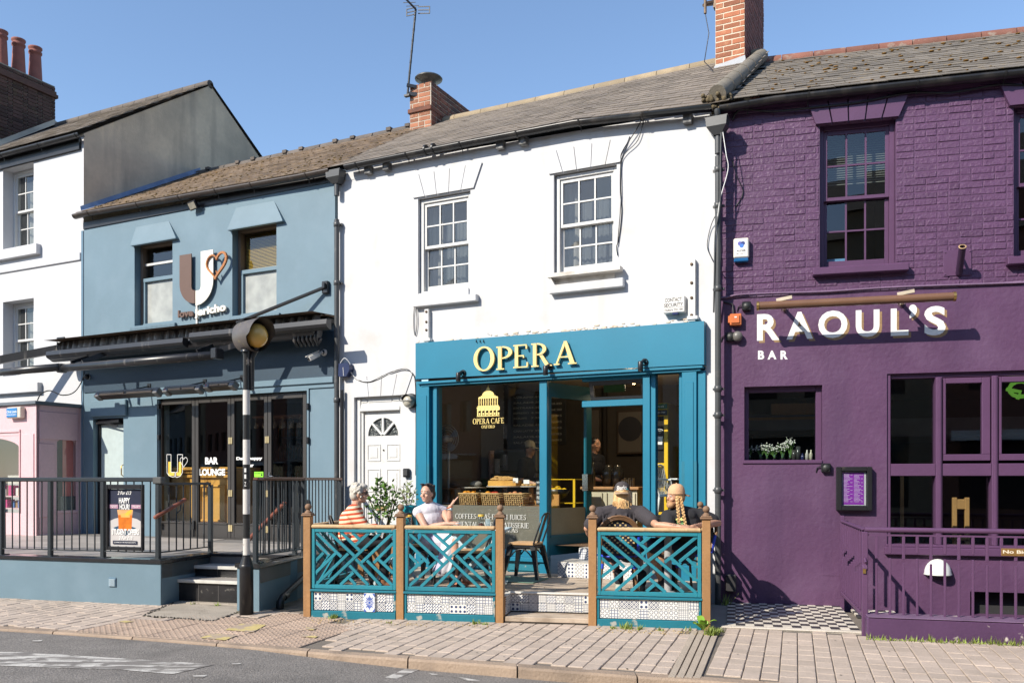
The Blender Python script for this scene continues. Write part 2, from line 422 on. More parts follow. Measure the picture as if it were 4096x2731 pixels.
M_slate=mat('grey_slate',(.185,.155,.125),.72,.16,3,.35,30,rnd=.22,stain=((.19,.165,.11),9,.68,.05,.5))
M_slate_old=mat('old_slate',(.165,.120,.082),.8,.2,3,.5,30,rnd=.28,stain=((.23,.145,.05),12,.60,.06,.7))
M_slate_purple=mat('lichened_slate',(.155,.135,.110),.75,.16,3,.4,30,rnd=.22,stain=((.24,.17,.07),14,.68,.04,.7))
M_underlay=mat('roof_underlay',(.045,.042,.04),.9)
M_moss=mat('moss',(.11,.075,.02),.95,.3,20,.8,60,rnd=.3)
M_lead=mat('lead_flashing',(.32,.34,.37),.5,.15,4,.1,20)
M_mortar=mat('mortar',(.42,.36,.29),.9,.15,8,.5,60)
M_brick_red=mat('red_brick',(.32,.125,.065),.82,.14,9,.5,60,rnd=.32,stain=((.42,.26,.17),16,.66,.06,.5))
M_brick_old=mat('dark_blotched_brick',(.20,.075,.045),.85,.2,9,.5,60,rnd=.35,stain=((.06,.045,.04),6,.55,.1,.7))  # darker red brick with random near-black blotches
M_brick_dark=mat('dark_brick',(.075,.036,.028),.85,.2,9,.5,60,rnd=.4,stain=((.10,.08,.03),8,.66,.06,.4))
M_terracotta=mat('terracotta',(.25,.085,.065),.8,.15,6,.2,40,stain=((.13,.07,.06),4,.6,.1,.4))
M_concrete=mat('concrete',(.30,.275,.235),.9,.12,3,.5,60)
M_cement=mat('cement_render',(.62,.50,.36),.92,.18,1.0,.4,40,stain=((.38,.32,.25),1.3,.58,.13,.7),streak=((.30,.25,.20),3.2,.60,.10,.6))
M_glass=glass_mat('window_glass',(.80,.84,.84))
M_glass_old=glass_mat('old_window_glass',(.70,.74,.76),0.02,((.26,.28,.29),.10))
M_glass_shop=glass_mat('shop_glass',(.90,.93,.91))
M_frosted=glass_mat('frosted_film',(.6,.58,.5),.3,((.36,.33,.27),.82))
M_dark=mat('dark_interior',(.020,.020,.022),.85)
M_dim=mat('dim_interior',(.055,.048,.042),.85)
M_cream=mat('cream_plaster',(.46,.42,.34),.8)
M_chrome=mat('steel',(.55,.55,.55),.25,.05,metal=1.0)
M_brass=mat('brass',(.52,.34,.11),.35,.1,metal=.9)
M_gold=mat('gold_leaf',(.86,.62,.24),.45,.10,9,.05,metal=.0)
M_gold_print=mat('gold_print',(.82,.64,.22),.5,.04)
M_white_print=mat('white_print',(.78,.78,.76),.5,.03)
M_wood=mat('pine_wood',(.34,.18,.072),.6,.16,3,.2,40,streak=((.25,.13,.055),14,.55,.1,.5),fine=.1)
M_wood_rail=mat('weathered_handrail',(.52,.36,.19),.6,.12,4,.2,50,streak=((.32,.2,.1),18,.6,.08,.5))
M_wood_brown=mat('brown_hardwood',(.14,.060,.035),.4,.2,5,.1,40)
M_deck=mat('grey_deck_board',(.40,.325,.25),.75,.14,3,.3,60,rnd=.16,stain=((.20,.145,.1),5,.58,.1,.6))
M_white_wood=mat('white_painted_wood',(.58,.58,.565),.5,.04,4,.08,40,stain=((.55,.5,.43),14,.73,.04,.6))
M_skin=mat('fair_skin',(.56,.32,.225),.5,.08,8,.06,90,sss=.08)
M_skin_tan=mat('tanned_skin',(.50,.27,.17),.48,.08,8,.06,90,sss=.08)

# ================================================================== ground, road, kerb, pavement
g=MB();g.box(-400,400,-300,600,-.6,-.30);single('ground',None,None,ID,g,mat('far_ground',(.16,.15,.13),.95),kind='structure')
kerb_px=[(-2600,2420),(-900,2466),(0,2513),(298,2531),(714,2561),(1190,2602),(1400,2619),(1750,2641),(2148,2673),(2582,2706),(2800,2719),(3300,2757),(4700,2850)]
kerb=[ground(*p) for p in kerb_px]
def kerb_y(X):
    for (x0,y0),(x1,y1) in zip(kerb,kerb[1:]):
        if x0<=X<=x1:return y0+(y1-y0)*(X-x0)/(x1-x0)
    return kerb[0][1]+.25*(kerb[0][0]-X) if X<kerb[0][0] else kerb[-1][1]-.3*(X-kerb[-1][0])
def smooth(a,b,x):
    t=min(1,max(0,(x-a)/(b-a)));return t*t*(3-2*t)
def road_z(X):return-.022-.060*smooth(-2.2,-.6,X)
def strip(mb,X0,X1,ya,yb,za,n=60,m=1):
    vs=[]
    for i in range(n+1):
        X=X0+(X1-X0)*i/n
        for k in range(m+1):
            f=k/m;vs.append((X,ya(X)*(1-f)+yb(X)*f,za(X)))
    mb.add(vs,[(i*(m+1)+k,(i+1)*(m+1)+k,(i+1)*(m+1)+k+1,i*(m+1)+k+1) for i in range(n) for k in range(m)])
M_asphalt=mat('asphalt',(.190,.174,.158),.9,.16,4.5,1.2,90,stain=((.07,.064,.058),.8,.62,.07,.6),fine=.5)
r=MB();strip(r,-60,40,lambda X:-7.2-.3*X*0,lambda X:kerb_y(X),road_z,140,2)
single('road',None,None,ID,r,M_asphalt,kind='structure')
# worn road paint, thin sheets on the asphalt
M_paint=mat('worn_road_paint',(.52,.50,.46),.8,.12,3,.6,120,stain=((.18,.165,.15),6,.56,.05,1.0),streak=((.18,.165,.15),9,.50,.05,1.0),sdir=(.22,1.3,1),fine=.2)
def road_mark(name,pts,matl):
    q=[ground(x,y,road_z(ground(x,y)[0])+.004) for x,y in pts]
    zz=[road_z(a[0])+.004 for a in q]
    m=MB();m.add([(a[0],a[1],z) for a,z in zip(q,zz)],[tuple(range(len(q)))]);single(name,None,None,ID,m,matl,kind='structure')
road_mark('road_marking',[(-300,2600),(110,2607),(860,2655),(690,2694),(480,2676),(-300,2650)],M_paint)
road_mark('road_marking',[(1640,2666),(1694,2670),(1588,2712),(1540,2708)],M_paint)
road_mark('road_marking',[(1790,2700),(1835,2705),(2010,2735),(1960,2740)],M_paint)
road_mark('road_marking',[(1715,2690),(1745,2694),(1775,2702),(1735,2700)],M_paint)
road_mark('road_marking',[(770,2700),(830,2697),(812,2708),(778,2708)],M_paint)
road_mark('road_marking',[(130,2560),(172,2557),(160,2566),(135,2566)],M_paint)
road_mark('road_marking',[(925,2652),(968,2650),(955,2656),(930,2657)],M_paint)
# pavement bed, then blocks one by one in courses across it
front_line=[(-30,17.2),(-6.12,10.3),(-3.94,9.67),(-2.72,9.25),(-2.12,8.93),(1.85,8.20),(2.02,8.13),(3.30,7.72),(9,6.1)]
def front_y(X):
    for (x0,y0),(x1,y1) in zip(front_line,front_line[1:]):
        if x0<=X<=x1:return y0+(y1-y0)*(X-x0)/(x1-x0)
    return 6.0
pv=MB();strip(pv,-24,8.5,lambda X:kerb_y(X)+.10,lambda X:front_y(X)+1.6,lambda X:-.012,120)
pave=Thing('pavement',fr=ID,kind='structure',recentre=False)
M_joint=mat('paving_joint',(.155,.132,.108),.95,.2,6,.5,80)
M_block=mat('paving_block',(.43,.350,.285),.88,.13,2.2,.45,70,rnd=.05,stain=((.33,.27,.215),1.6,.58,.09,.6),fine=.10)
M_tactile=mat('tactile_paving',(.385,.285,.215),.9,.1,2.2,.4,70,rnd=.08,stain=((.26,.20,.16),2.5,.62,.08,.5),fine=.1)
pave.part('paving_bed',pv,M_joint)
KT=radians(18.2);KO=(0.0,kerb_y(0.0));K=Frame(KO[0],KO[1],KT)
tact_poly=[ground(*p) for p in [(300,2530),(560,2478),(1015,2462),(1225,2452),(1420,2470),(1300,2590),(1190,2601),(714,2560)]]
patch_poly=[ground(*p) for p in [(575,2462),(700,2408),(960,2408),(975,2442),(850,2482)]]
drain_poly=[ground(*p) for p in [(2755,2515),(2880,2515),(2800,2716),(2660,2716)]]
def inside(pt,poly):
    c=False;n=len(poly)
    for i in range(n):
        (x1,y1),(x2,y2)=poly[i],poly[(i+1) % n]
        if (y1>pt[1])!=(y2>pt[1]) and pt[0]<(x2-x1)*(pt[1]-y1)/(y2-y1)+x1:c=not c
    return c
bw,bl=.128,.21
blk=[]
i0,i1=int(-10.5/bw),int(5.2/bw)
for i in range(i0,i1):
    off=random.random()*bl
    wv=random.choice((0,0,0,.0))
    for k in range(-1,22):
        u=(i+.5)*bw;v=-(k*bl+off) # v into the pavement is -y in the kerb frame
        p=K.world(u,(k*bl+off)+bl/2)
        X,Y=p.x,p.y
        if Y-bl*.30<kerb_y(X)+.12 or Y>front_y(X)+.10:continue
        if inside((X,Y),tact_poly) or inside((X,Y),patch_poly) or inside((X,Y),drain_poly):continue
        blk.append((hypot(X,Y),X,Y))
blk.sort()
me_blk=MB().box(-bw/2+.0035,bw/2-.0035,-bl/2+.003,bl/2-.003,-.05,0,.005).mesh('paving_block',(M_block,))
rest=MB()
for n,(d,X,Y) in enumerate(blk):
    dz=random.uniform(-.003,.002);M=Matrix.Translation((X,Y,dz)) @ Matrix.Rotation(-KT+random.gauss(0,.008),4,'Z') @ Matrix.Rotation(random.gauss(0,.006),4,'X') @ Matrix.Rotation(random.gauss(0,.006),4,'Y')
    if n<300:pave.piece('paving_block',me_blk,M)
    else:rest.M=M;rest.box(-bw/2+.0035,bw/2-.0035,-bl/2+.003,bl/2-.003,-.05,0,.005)
rest.M=None;pave.part('paving_blocks',rest,M_block,kind='stuff')
tm=MB();ts=.40;tm.box(-ts/2+.003,ts/2-.003,-ts/2+.003,ts/2-.003,-.05,0,.004)
for a in range(6):
    for b in range(6):
        x,y=(a-2.5)*ts/6,(b-2.5)*ts/6
        tm.lathe([(.0145,-.001),(.012,.004),(.0,.0055)],(x,y,0),6)
me_t=tm.mesh('tactile_slab',(M_tactile,))
for i in range(-30,10):
    for k in range(0,8):
        p=K.world((i+.5)*ts+.06,(k+.5)*ts+.13)
        if inside((p.x,p.y),tact_poly):pave.piece('tactile_slab',me_t,Matrix.Translation((p.x,p.y,random.uniform(-.002,.002))) @ Matrix.Rotation(-KT,4,'Z'))
c=MB();c.slab(patch_poly,-.04,.001);pave.part('concrete_patch',c,mat('patch_concrete',(.34,.295,.24),.95,.2,2.5,.8,60,stain=((.2,.17,.13),4,.6,.1,.6)))
c=MB()
for (a,b) in zip(patch_poly,patch_poly[1:]+patch_poly[:1]):
    n=int(hypot(b[0]-a[0],b[1]-a[1])/.022)
    for i in range(n):
        f=i/n;c.ball((a[0]+(b[0]-a[0])*f+random.gauss(0,.012),a[1]+(b[1]-a[1])*f+random.gauss(0,.012),.002),random.uniform(.006,.013),6,4)
pave.part('loose_gravel',c,mat('dark_gravel',(.07,.062,.052),.95,.3,20),kind='stuff')
M_yellow=mat('worn_yellow_paint',(.50,.40,.16),.85,.12,5,.3,60,stain=((.36,.28,.21),6,.50,.05,1.0))
for pts in ([(900,2520),(965,2495),(1065,2500),(1010,2530)],[(800,2552),(850,2535),(950,2542),(900,2562)],[(470,2487),(500,2483),(540,2486),(500,2492)],[(1225,2510),(1270,2512),(1250,2522),(1222,2518)],[(1205,2540),(1275,2545),(1260,2552),(1210,2548)]):
    q=[ground(*p) for p in pts];m=MB();m.add([(a[0],a[1],.0075) for a in q],[(0,1,2,3)]);pave.part('yellow_paint_patch',m,M_yellow)
# drain channel: long ribbed stones running to the kerb
q=[ground(*p) for p in [(2765,2522),(2880,2522),(2805,2712),(2668,2708)]]
for k in range(4):
    f0,f1=k/4+.025,(k+1)/4-.025
    a=(q[0][0]+(q[1][0]-q[0][0])*f0,q[0][1]+(q[1][1]-q[0][1])*f0);b=(q[0][0]+(q[1][0]-q[0][0])*f1,q[0][1]+(q[1][1]-q[0][1])*f1)
    d_=(q[3][0]+(q[2][0]-q[3][0])*f0,q[3][1]+(q[2][1]-q[3][1])*f0);c_=(q[3][0]+(q[2][0]-q[3][0])*f1,q[3][1]+(q[2][1]-q[3][1])*f1)
    m=MB();m.slab([d_,c_,b,a],-.05,.004);pave.part('drain_rib',m,mat('drain_stone',(.38,.315,.245),.9,.12,3,.5,60))
kb=Thing('kerb',fr=ID,kind='structure',recentre=False)
M_kerb=mat('kerb_stone',(.30,.225,.165),.88,.14,3,.6,50,rnd=.12,stain=((.17,.13,.10),4,.6,.1,.6),fine=.1)
pts=[];X=-12.0
while X<6:
    pts.append(X);X+=.86
for a,b in zip(pts,pts[1:]):
    gap=.006;m=MB();n=4;rows=[]
    for i in range(n+1):
        x=a+gap+(b-a-2*gap)*i/n;y=kerb_y(x);w=.004*mnoise.noise((x*7,0,0))
        rows.append([(x,y-.012+w,-.15),(x,y+w,-.016),(x,y+.016+w,.0),(x,y+.125,.001),(x,y+.125,-.15)])
    vs=[p for r_ in rows for p in r_];fs=[(i*5+k,(i+1)*5+k,(i+1)*5+k+1,i*5+k+1) for i in range(n) for k in range(4)]
    fs+=[(4,3,2,1,0),tuple(n*5+k for k in range(5))]
    m.add(vs,fs);kb.part('kerb_stone',m,M_kerb)
# ================================================================== shared builders for buildings
RIDGE_Z,RIDGE_Y=7.35,2.5
def interp(tab,u):
    if u<=tab[0][0]:return tab[0][1]
    for (a,za),(b,zb) in zip(tab,tab[1:]):
        if u<=b:return za+(zb-za)*(u-a)/(b-a)
    return tab[-1][1]
GUT=.13
W_EAVE=[W.uz(px,py,GUT) for px,py in [(300,860),(332,852),(770,776),(1200,701),(1384,664),(1850,572),(2300,487),(2850,424)]]
P_EAVE=[P.uz(px,py,GUT) for px,py in [(2880,412),(3100,386),(3560,334),(4096,277),(4600,226)]]
def eaveW(u):return interp(W_EAVE,u)
def eaveP(u):return interp(P_EAVE,u)
def slates(T,parent,u0,u1,eave,ridge,gauge,width,m,nmax=300,th=.007,jit=1.0,from_s=0.0,keep=None):
    """Courses of slates on a (slightly twisted) roof slope; the nearest nmax are parts, the others one part."""
    me=MB();w=width
    me.add([(-w/2+.002,0,0),(w/2-.002,0,0),(w/2-.002,gauge*1.35,0),(-w/2+.002,gauge*1.35,0),(-w/2+.002,0,th),(w/2-.002,0,th),(w/2-.002,gauge*1.35,th*.6),(-w/2+.002,gauge*1.35,th*.6)],
           [(3,2,1,0),(4,5,6,7),(0,1,5,4),(1,2,6,5),(2,3,7,6),(3,0,4,7)])
    mesh=me.mesh('slate',(m,));out=[]
    L=(Vector((0,*ridge((u0+u1)/2)))-Vector((0,*eave((u0+u1)/2)))).length
    rows=int(L/gauge)
    for i in range(rows):
        s=(i*gauge-.03)/L
        if s<from_s-.02:continue
        n=int((u1-u0)/w)+1
        for j in range(n+1):
            u=u0+(j+(.5 if i % 2 else 0))*w
            if u>u1 or u<u0-.001:continue
            ce,cr=Vector((u,*eave(u))),Vector((u,*ridge(u)));p=ce.lerp(cr,s);up=(cr-ce).normalized()
            q=Vector((u+.1,*eave(u+.1))).lerp(Vector((u+.1,*ridge(u+.1))),s);ex=(q-p).normalized()
            nn=ex.cross(up).normalized();
            if nn.z<0:nn=-nn
            ex=up.cross(nn)
            R=Matrix((ex,up,nn)).transposed().to_4x4();R.translation=p+nn*(.012+random.uniform(0,.003)*jit)
            R=R @ Matrix.Rotation(-.030+random.gauss(0,.006)*jit,4,'X') @ Matrix.Rotation(random.gauss(0,.012)*jit,4,'Z') @ Matrix.Rotation(random.gauss(0,.008)*jit,4,'Y')
            wp=T.fr.M @ p
            if keep and not keep(wp):continue
            out.append(((wp-Vector((0,0,HC))).length,R))
    out.sort(key=lambda a:a[0]);rest=MB()
    for k,(d,R) in enumerate(out):
        if k<nmax:T.piece('slate',mesh,R,parent)
        else:rest.M=R;rest.add(me.v,me.f)
    if rest.v:rest.M=None;T.part('slates',rest,m,parent,kind='stuff')
    return rows
def roof_deck(u0,u1,eave,ridge,n=12,u1r=None,u0r=None):
    m=MB();vs=[]
    for i in range(n+1):
        u=u0+(u1-u0)*i/n;v=(u0r or u0)+((u1r or u1)-(u0r or u0))*i/n;e,r_=eave(u),ridge(u);vs+=[(u,*e),(v,*r_)]
    m.add(vs,[(2*i,2*i+2,2*i+3,2*i+1) for i in range(n)])
    vs2=[] # rear slope, unseen from the street
    for i in range(n+1):
        u=u0+((u1r or u1)-u0)*i/n;e,r_=eave(u),ridge(u);vs2+=[(u,*r_),(u,2*r_[0]-e[0],e[1])]
    m.add(vs2,[(2*i,2*i+2,2*i+3,2*i+1) for i in range(n)]);return m
def bricks(T,parent,o,ex,ez,nrm,Wd,Hd,holes,m,nmax=300,course=.075,bond='flemish',proud=.008,start=0,jit=1.0,world_fr=None,mortar=.010):
    """Courses of separate bricks on a face with origin o and axes ex, ez; holes are skipped."""
    cache={};out=[]
    o,ex,ez,nrm=Vector(o),Vector(ex),Vector(ez),Vector(nrm)
    rows=int(round(Hd/course));st,hd=.225,.1125
    for i in range(rows):
        z=i*course;x=-random.choice((0,0)) ;k=0
        if bond=='stretcher':x=-(st/2 if (i+start) % 2 else 0)
        else:x=-(.056+.112*((i+start) % 2)*1.0)
        while x<Wd:
            if bond=='stretcher':w=st
            elif bond=='mixed':w=st if random.random()<.66 else hd
            else:w=st if (k+i) % 2==0 else hd
            a,b=max(0,x),min(Wd,x+w);x+=w;k+=1
            if b-a<.035:continue
            segs=[(a,b)]
            for h in holes:
                ns=[]
                for (p,q) in segs:
                    if z+course*.5>h[2] and z+course*.5<h[3]:
                        if q<=h[0] or p>=h[1]:ns.append((p,q))
                        else:
                            if h[0]-p>.03:ns.append((p,h[0]))
                            if q-h[1]>.03:ns.append((h[1],q))
                    else:ns.append((p,q))
                segs=ns
            for (p,q) in segs:out.append((p,q,z))
    res=[]
    for (p,q,z) in out:
        c=o+ex*((p+q)/2)+ez*(z+course/2);wp=T.fr.M @ c
        res.append(((wp-Vector((0,0,HC))).length,p,q,c))
    res.sort(key=lambda a:a[0]);rest=MB()
    for k,(d,p,q,c) in enumerate(res):
        w=round((q-p-mortar)*50)/50
        R=Matrix((ex,-nrm,ez)).transposed().to_4x4();R.translation=c+nrm*(random.uniform(-.0025,.002)*jit)
        R=R @ Matrix.Rotation(random.gauss(0,.008)*jit,4,'Y')
        h=course-mortar
        if k<nmax:
            if w not in cache:cache[w]=MB().box(-w/2,w/2,-proud,.03,-h/2,h/2,.006).mesh('brick',(m,))
            T.piece('brick',cache[w],R,parent)
        else:rest.M=R;rest.box(-w/2,w/2,-proud,.03,-h/2,h/2,.006)
    if rest.v:rest.M=None;T.part('bricks',rest,m,parent,kind='stuff')
def room(mb,u0,u1,y0,y1,z0,z1):
    mb.add([(u0,y0,z0),(u1,y0,z0),(u1,y1,z0),(u0,y1,z0),(u0,y0,z1),(u1,y0,z1),(u1,y1,z1),(u0,y1,z1)],[(0,1,2,3),(7,6,5,4),(3,2,6,7),(0,3,7,4),(2,1,5,6)])
def pane(T,u0,u1,z0,z1,y,m,parent,name='pane'):
    me=MB().add([(u0,y,z0),(u1,y,z0),(u1,y,z1),(u0,y,z1)],[(0,1,2,3)]);return T.part(name,me,m,parent)
def sash_window(T,u0,u1,z0,z1,y,cols,rt,rb,mf,mg,split=.5,stile=.045,barw=.018,name='window',open_bar=True,label=None):
    """Box frame, two sashes one behind the other, their bars, and every pane by itself."""
    f=MB();f.box(u0,u0+.05,y-.05,y+.06,z0,z1,.004);f.box(u1-.05,u1,y-.05,y+.06,z0,z1,.004);f.box(u0+.05,u1-.05,y-.05,y+.06,z1-.05,z1,.004);f.box(u0+.05,u1-.05,y-.055,y+.06,z0,z0+.035,.004)
    w=T.part(name,f,mf,label=label)
    a0,a1,b0,b1=u0+.05,u1-.05,z0+.035,z1-.05;zm=b0+(b1-b0)*split
    for (c0,c1,rows,yy,lo,hi) in ((zm-.02,b1,rt,y-.028,.04,.045),(b0,zm+.02,rb,y+.012,.075,.04)):
        s=MB();s.box(a0,a0+stile,yy,yy+.034,c0,c1,.003);s.box(a1-stile,a1,yy,yy+.034,c0,c1,.003)
        s.box(a0+stile,a1-stile,yy,yy+.034,c0,c0+lo,.003);s.box(a0+stile,a1-stile,yy,yy+.034,c1-hi,c1,.003)
        p0,p1,q0,q1=a0+stile,a1-stile,c0+lo,c1-hi
        for k in range(1,cols):x=p0+(p1-p0)*k/cols;s.box(x-barw/2,x+barw/2,yy+.003,yy+.03,q0,q1)
        for k in range(1,rows):z=q0+(q1-q0)*k/rows;s.box(p0,p1,yy+.0045,yy+.028,z-barw/2,z+barw/2)
        T.part('sash',s,mf,w)
        for i in range(cols):
            for k in range(rows):
                x0=p0+(p1-p0)*i/cols+(barw/2 if i else 0);x1=p0+(p1-p0)*(i+1)/cols-(barw/2 if i<cols-1 else 0)
                y0_=q0+(q1-q0)*k/rows+(barw/2 if k else 0);y1_=q0+(q1-q0)*(k+1)/rows-(barw/2 if k<rows-1 else 0)
                tl=random.gauss(0,.004);t2=random.gauss(0,.004);me=MB().add([(x0,yy+.017-tl,y0_),(x1,yy+.017+t2,y0_),(x1,yy+.017+tl,y1_),(x0,yy+.017-t2,y1_)],[(0,1,2,3)]);T.part('pane',me,mg,w)
    return w
def curtain(mb,u0,u1,z0,z1,y,amp=.02,waves=9):
    n=max(12,int((u1-u0)*60));vs=[]
    for i in range(n+1):
        u=u0+(u1-u0)*i/n;a=y+amp*sin(u*waves*6.3)+amp*.5*sin(u*waves*11+1);vs+=[(u,a,z0),(u,a+.01,z1)]
    mb.add(vs,[(2*i,2*i+2,2*i+3,2*i+1) for i in range(n)],True)
def gutter(T,fr,pts,off,r,m,brackets,parent=None,name='gutter',n=9):
    """half-round gutter along (u,z) points, with straps"""
    g=MB();vs=[]
    for (u,z) in pts:
        for k in range(n+1):
            a=pi+pi*k/n;vs.append((u,-off+r*cos(a),z+r*sin(a)))
        for k in range(n+1):
            a=2*pi-pi*k/n;vs.append((u,-off+(r-.008)*cos(a),z+(r-.008)*sin(a)))
    q=2*(n+1)
    g.add(vs,[(i*q+k,i*q+(k+1) % q,(i+1)*q+(k+1) % q,(i+1)*q+k) for i in range(len(pts)-1) for k in range(q)],True)
    g.add(vs[:q],[tuple(range(q))]);g.add(vs[-q:],[tuple(range(q-1,-1,-1))])
    o=T.part(name,g,m,parent)
    for u in brackets:
        z=interp(pts,u);b=MB();path=[(u,-off+(r+.004)*cos(pi+pi*k/8),z+(r+.004)*sin(pi+pi*k/8)) for k in range(9)]
        for p,q2 in zip(path,path[1:]):b.beam(p,q2,.02,.007)
        b.beam((u,-off+r+.004,z),(u,-.0,z+.01),.02,.012);b.beam((u,-off+.5*r,z-r),(u,-off+.5*r+.01,z-r-.05),.008,.008)
        T.part('gutter_bracket',b,m,o if parent is None else parent)
    return o
def downpipe(T,fr,px,off,r,z0,z1,m,collars,parent=None,hopper=None,name='downpipe'):
    u=fr.u(px,off);g=MB();g.tube([(u,-off,z0),(u,-off,z1)],r,14)
    for z in collars:
        g.lathe([(r+.001,z-.035),(r+.009,z-.03),(r+.009,z+.03),(r+.001,z+.035)],(u,-off,0),14);g.box(u-r-.03,u+r+.03,-off+r*.6,-off+r+.02,z-.012,z+.012)
    return T.part(name,g,m,parent),u
def hopper_head(mb,u,off,z0,z1,w=.135):
    h=[(z0,.045),(z0+(z1-z0)*.45,w*.92),(z1-.01,w),(z1-.01,w+.008),(z1,w+.008)]
    rings=[]
    for z,a in h:rings.append([(u-a,-off-min(a,.10),z),(u+a,-off-min(a,.10),z),(u+a,-off+.05,z),(u-a,-off+.05,z)])
    vs=[p for r_ in rings for p in r_]
    mb.add(vs,[(i*4+k,i*4+(k+1) % 4,(i+1)*4+(k+1) % 4,(i+1)*4+k) for i in range(len(h)-1) for k in range(4)])
    mb.add(rings[-1],[(0,1,2,3)])
def lintel(T,fr,b0,b1,t0,t1,zb,zt,n,m,depth=.022,gap=.009,dzb=0.0):
    """flat arch of n tapered stones, joints left open"""
    back=MB();back.prism([(b0,zb),(b1,zb+dzb),(t1,zt+dzb),(t0,zt)],-.004,.02);o=T.part('lintel',back,m)
    for k in range(n):
        f0,f1=k/n,(k+1)/n;g=gap/2
        q=[(b0+(b1-b0)*f0+g*(k>0),zb+dzb*f0),(b0+(b1-b0)*f1-g*(k<n-1),zb+dzb*f1),(t0+(t1-t0)*f1-g*(k<n-1),zt+dzb*f1),(t0+(t1-t0)*f0+g*(k>0),zt+dzb*f0)]
        s=MB();s.prism(q,-depth,.0);T.part('lintel_stone',s,m,o)
    return o

# ================================================================== the white cafe building
uL,uR=W.u(1352),W.u(2866)
cafe=Thing('cafe_building','white rendered two storey cafe building with teal shopfront and slate roof','building',W,recentre=False)
w1=W.rect(1672,1882,778,1166);w2=W.rect(2215,2467,677,1088)
dr=W.rect(1416,1607,1584,2330);dr=(dr[0],dr[1],-.05,dr[3])
zF0=W.uz(2240,1485)[1];zF1=W.uz(2240,1331)[1] # fascia bottom and top
sh=(W.u(1664),W.u(2822),-.05,zF0+.2)
wall=MB();wall.cells(uL,uR,-.05,5.66,[w1,w2,dr,sh],0,.14)
cw=cafe.part('wall',wall,M_white)
band=MB();band.prism([(uL,5.60),(uR,5.60),(uR,eaveW(uR)+.02),(uL,eaveW(uL)+.02)],-.004,.12);cafe.part('eaves_board',band,M_white)
# rough plaster edge above the fascia
rg=MB()
for i in range(90):
    u=W.u(1664)+(W.u(2800)-W.u(1664))*random.random();z=zF1+.005+abs(random.gauss(0,.022));s=random.uniform(.006,.022)
    rg.ball((u,.0,z),(s*1.8,.006,s*.7),6,4)
cafe.part('flaking_plaster',rg,mat('flaked_plaster',(.55,.44,.34),.95,.3,30,.5,60),kind='stuff')
for (win,nm) in ((w1,0),(w2,1)):
    sash_window(cafe,win[0]+.01,win[1]-.01,win[2]+.005,win[3]-.01,.10,3,2,2,M_white_wood,M_glass_old,stile=.035)
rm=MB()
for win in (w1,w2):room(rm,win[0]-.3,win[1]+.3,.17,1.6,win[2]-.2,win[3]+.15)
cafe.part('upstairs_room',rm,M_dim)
cu=MB()
for win in (w1,w2):
    curtain(cu,win[0]+.02,win[0]+(win[1]-win[0])*.30,win[2],win[3]+.05,.26,.02,12);curtain(cu,win[1]-(win[1]-win[0])*.12,win[1],win[2],win[3]+.05,.26,.02,12)
cafe.part('curtain',cu,mat('curtain_cloth',(.42,.38,.33),.9))
nt_=MB()
for win in (w1,w2):curtain(nt_,win[0]+.1,win[1]-.05,win[2],win[2]+(win[3]-win[2])*.80,.30,.012,16)
cafe.part('net_curtain',nt_,glass_mat('net_curtain',(.75,.75,.75),.6,((.30,.32,.33),.28)))
# sills
s=MB();a=W.rect(1652,1904,1188,1215,.08);s.box(a[0],a[1],-.085,.02,a[2],a[3],.006);s.box(w1[0]+.02,w1[1]-.02,-.02,.05,a[3],w1[2]+.006);cafe.part('window_sill',s,M_white)
s=MB();a=W.rect(2196,2492,1126,1160,.08);s.box(a[0],a[1],-.085,.02,a[2],a[3],.006);cafe.part('window_sill',s,M_white)
s=MB();b=W.rect(2193,2484,1080,1097,.10);s.box(b[0],b[1],-.13,-.02,b[2],b[3],.004);s.prism([(b[0]+.04,b[2]),(b[0]+.03,b[2]),(b[0]+.09,a[3])],-.12,-.02);s.box(w2[0]+.02,w2[1]-.02,-.018,.03,a[3]+.002,b[2]);cafe.part('flower_shelf',s,mat('weathered_white_board',(.62,.59,.54),.8,.15,5,.2,40,stain=((.40,.36,.30),8,.6,.08,.6)))
zl=W.uz(1777,773)[1];zt=W.uz(1777,680)[1]
lintel(cafe,W,W.u(1655),W.u(1896),W.u(1618),W.u(1930),zl,zt,5,M_white)
zl=W.uz(2341,674)[1];zt=W.uz(2341,580)[1]
lintel(cafe,W,W.u(2198),W.u(2482),W.u(2157),W.u(2520),zl,zt,5,M_white)
# lintel over the private door
zl=W.uz(1510,1584)[1]
lintel(cafe,W,W.u(1430),W.u(1622),W.u(1410),W.u(1652),zl,W.uz(1530,1500)[1],4,M_white,.012)
# private door: frame, transom, six-panel leaf with a fan of four panes
d0,d1=dr[0],dr[1];zD=W.uz(1530,1643,-.06)[1];zT=W.uz(1530,1600,-.03)[1]
f=MB();f.box(d0,d0+.07,.05,.13,-.05,dr[3],.006);f.box(d0+.07,d0+.11,.07,.13,-.05,zD+.02,.006);f.box(d1-.06,d1,.05,.13,-.05,dr[3],.006)
f.box(d0+.07,d1-.06,.035,.13,zD,zD+.05,.008);f.box(d0+.07,d1-.06,.055,.13,zD+.05,zD+.10,.006);f.box(d0+.07,d1-.06,.07,.13,zD+.10,dr[3],.0)
for k in range(3):
    x0=d0+.09+(d1-d0-.17)*(0,.17,.83)[k];x1=d0+.09+(d1-d0-.17)*(.14,.80,1)[k];f.box(x0,x1,.060,.075,zD+.125,dr[3]-.03,.005)
fd=cafe.part('door_frame',f,M_white_wood)
l0,l1,lz=d0+.115,d1-.065,.30
lw=l1-l0;fcx,fcz=(l0+l1)/2,W.uz(1538,1742,-.1)[1];fr_=lw*.41
leaf=MB();nseg=20
arc=[(fcx+fr_*cos(pi*k/nseg),fcz+fr_*.98*sin(pi*k/nseg)) for k in range(nseg+1)]
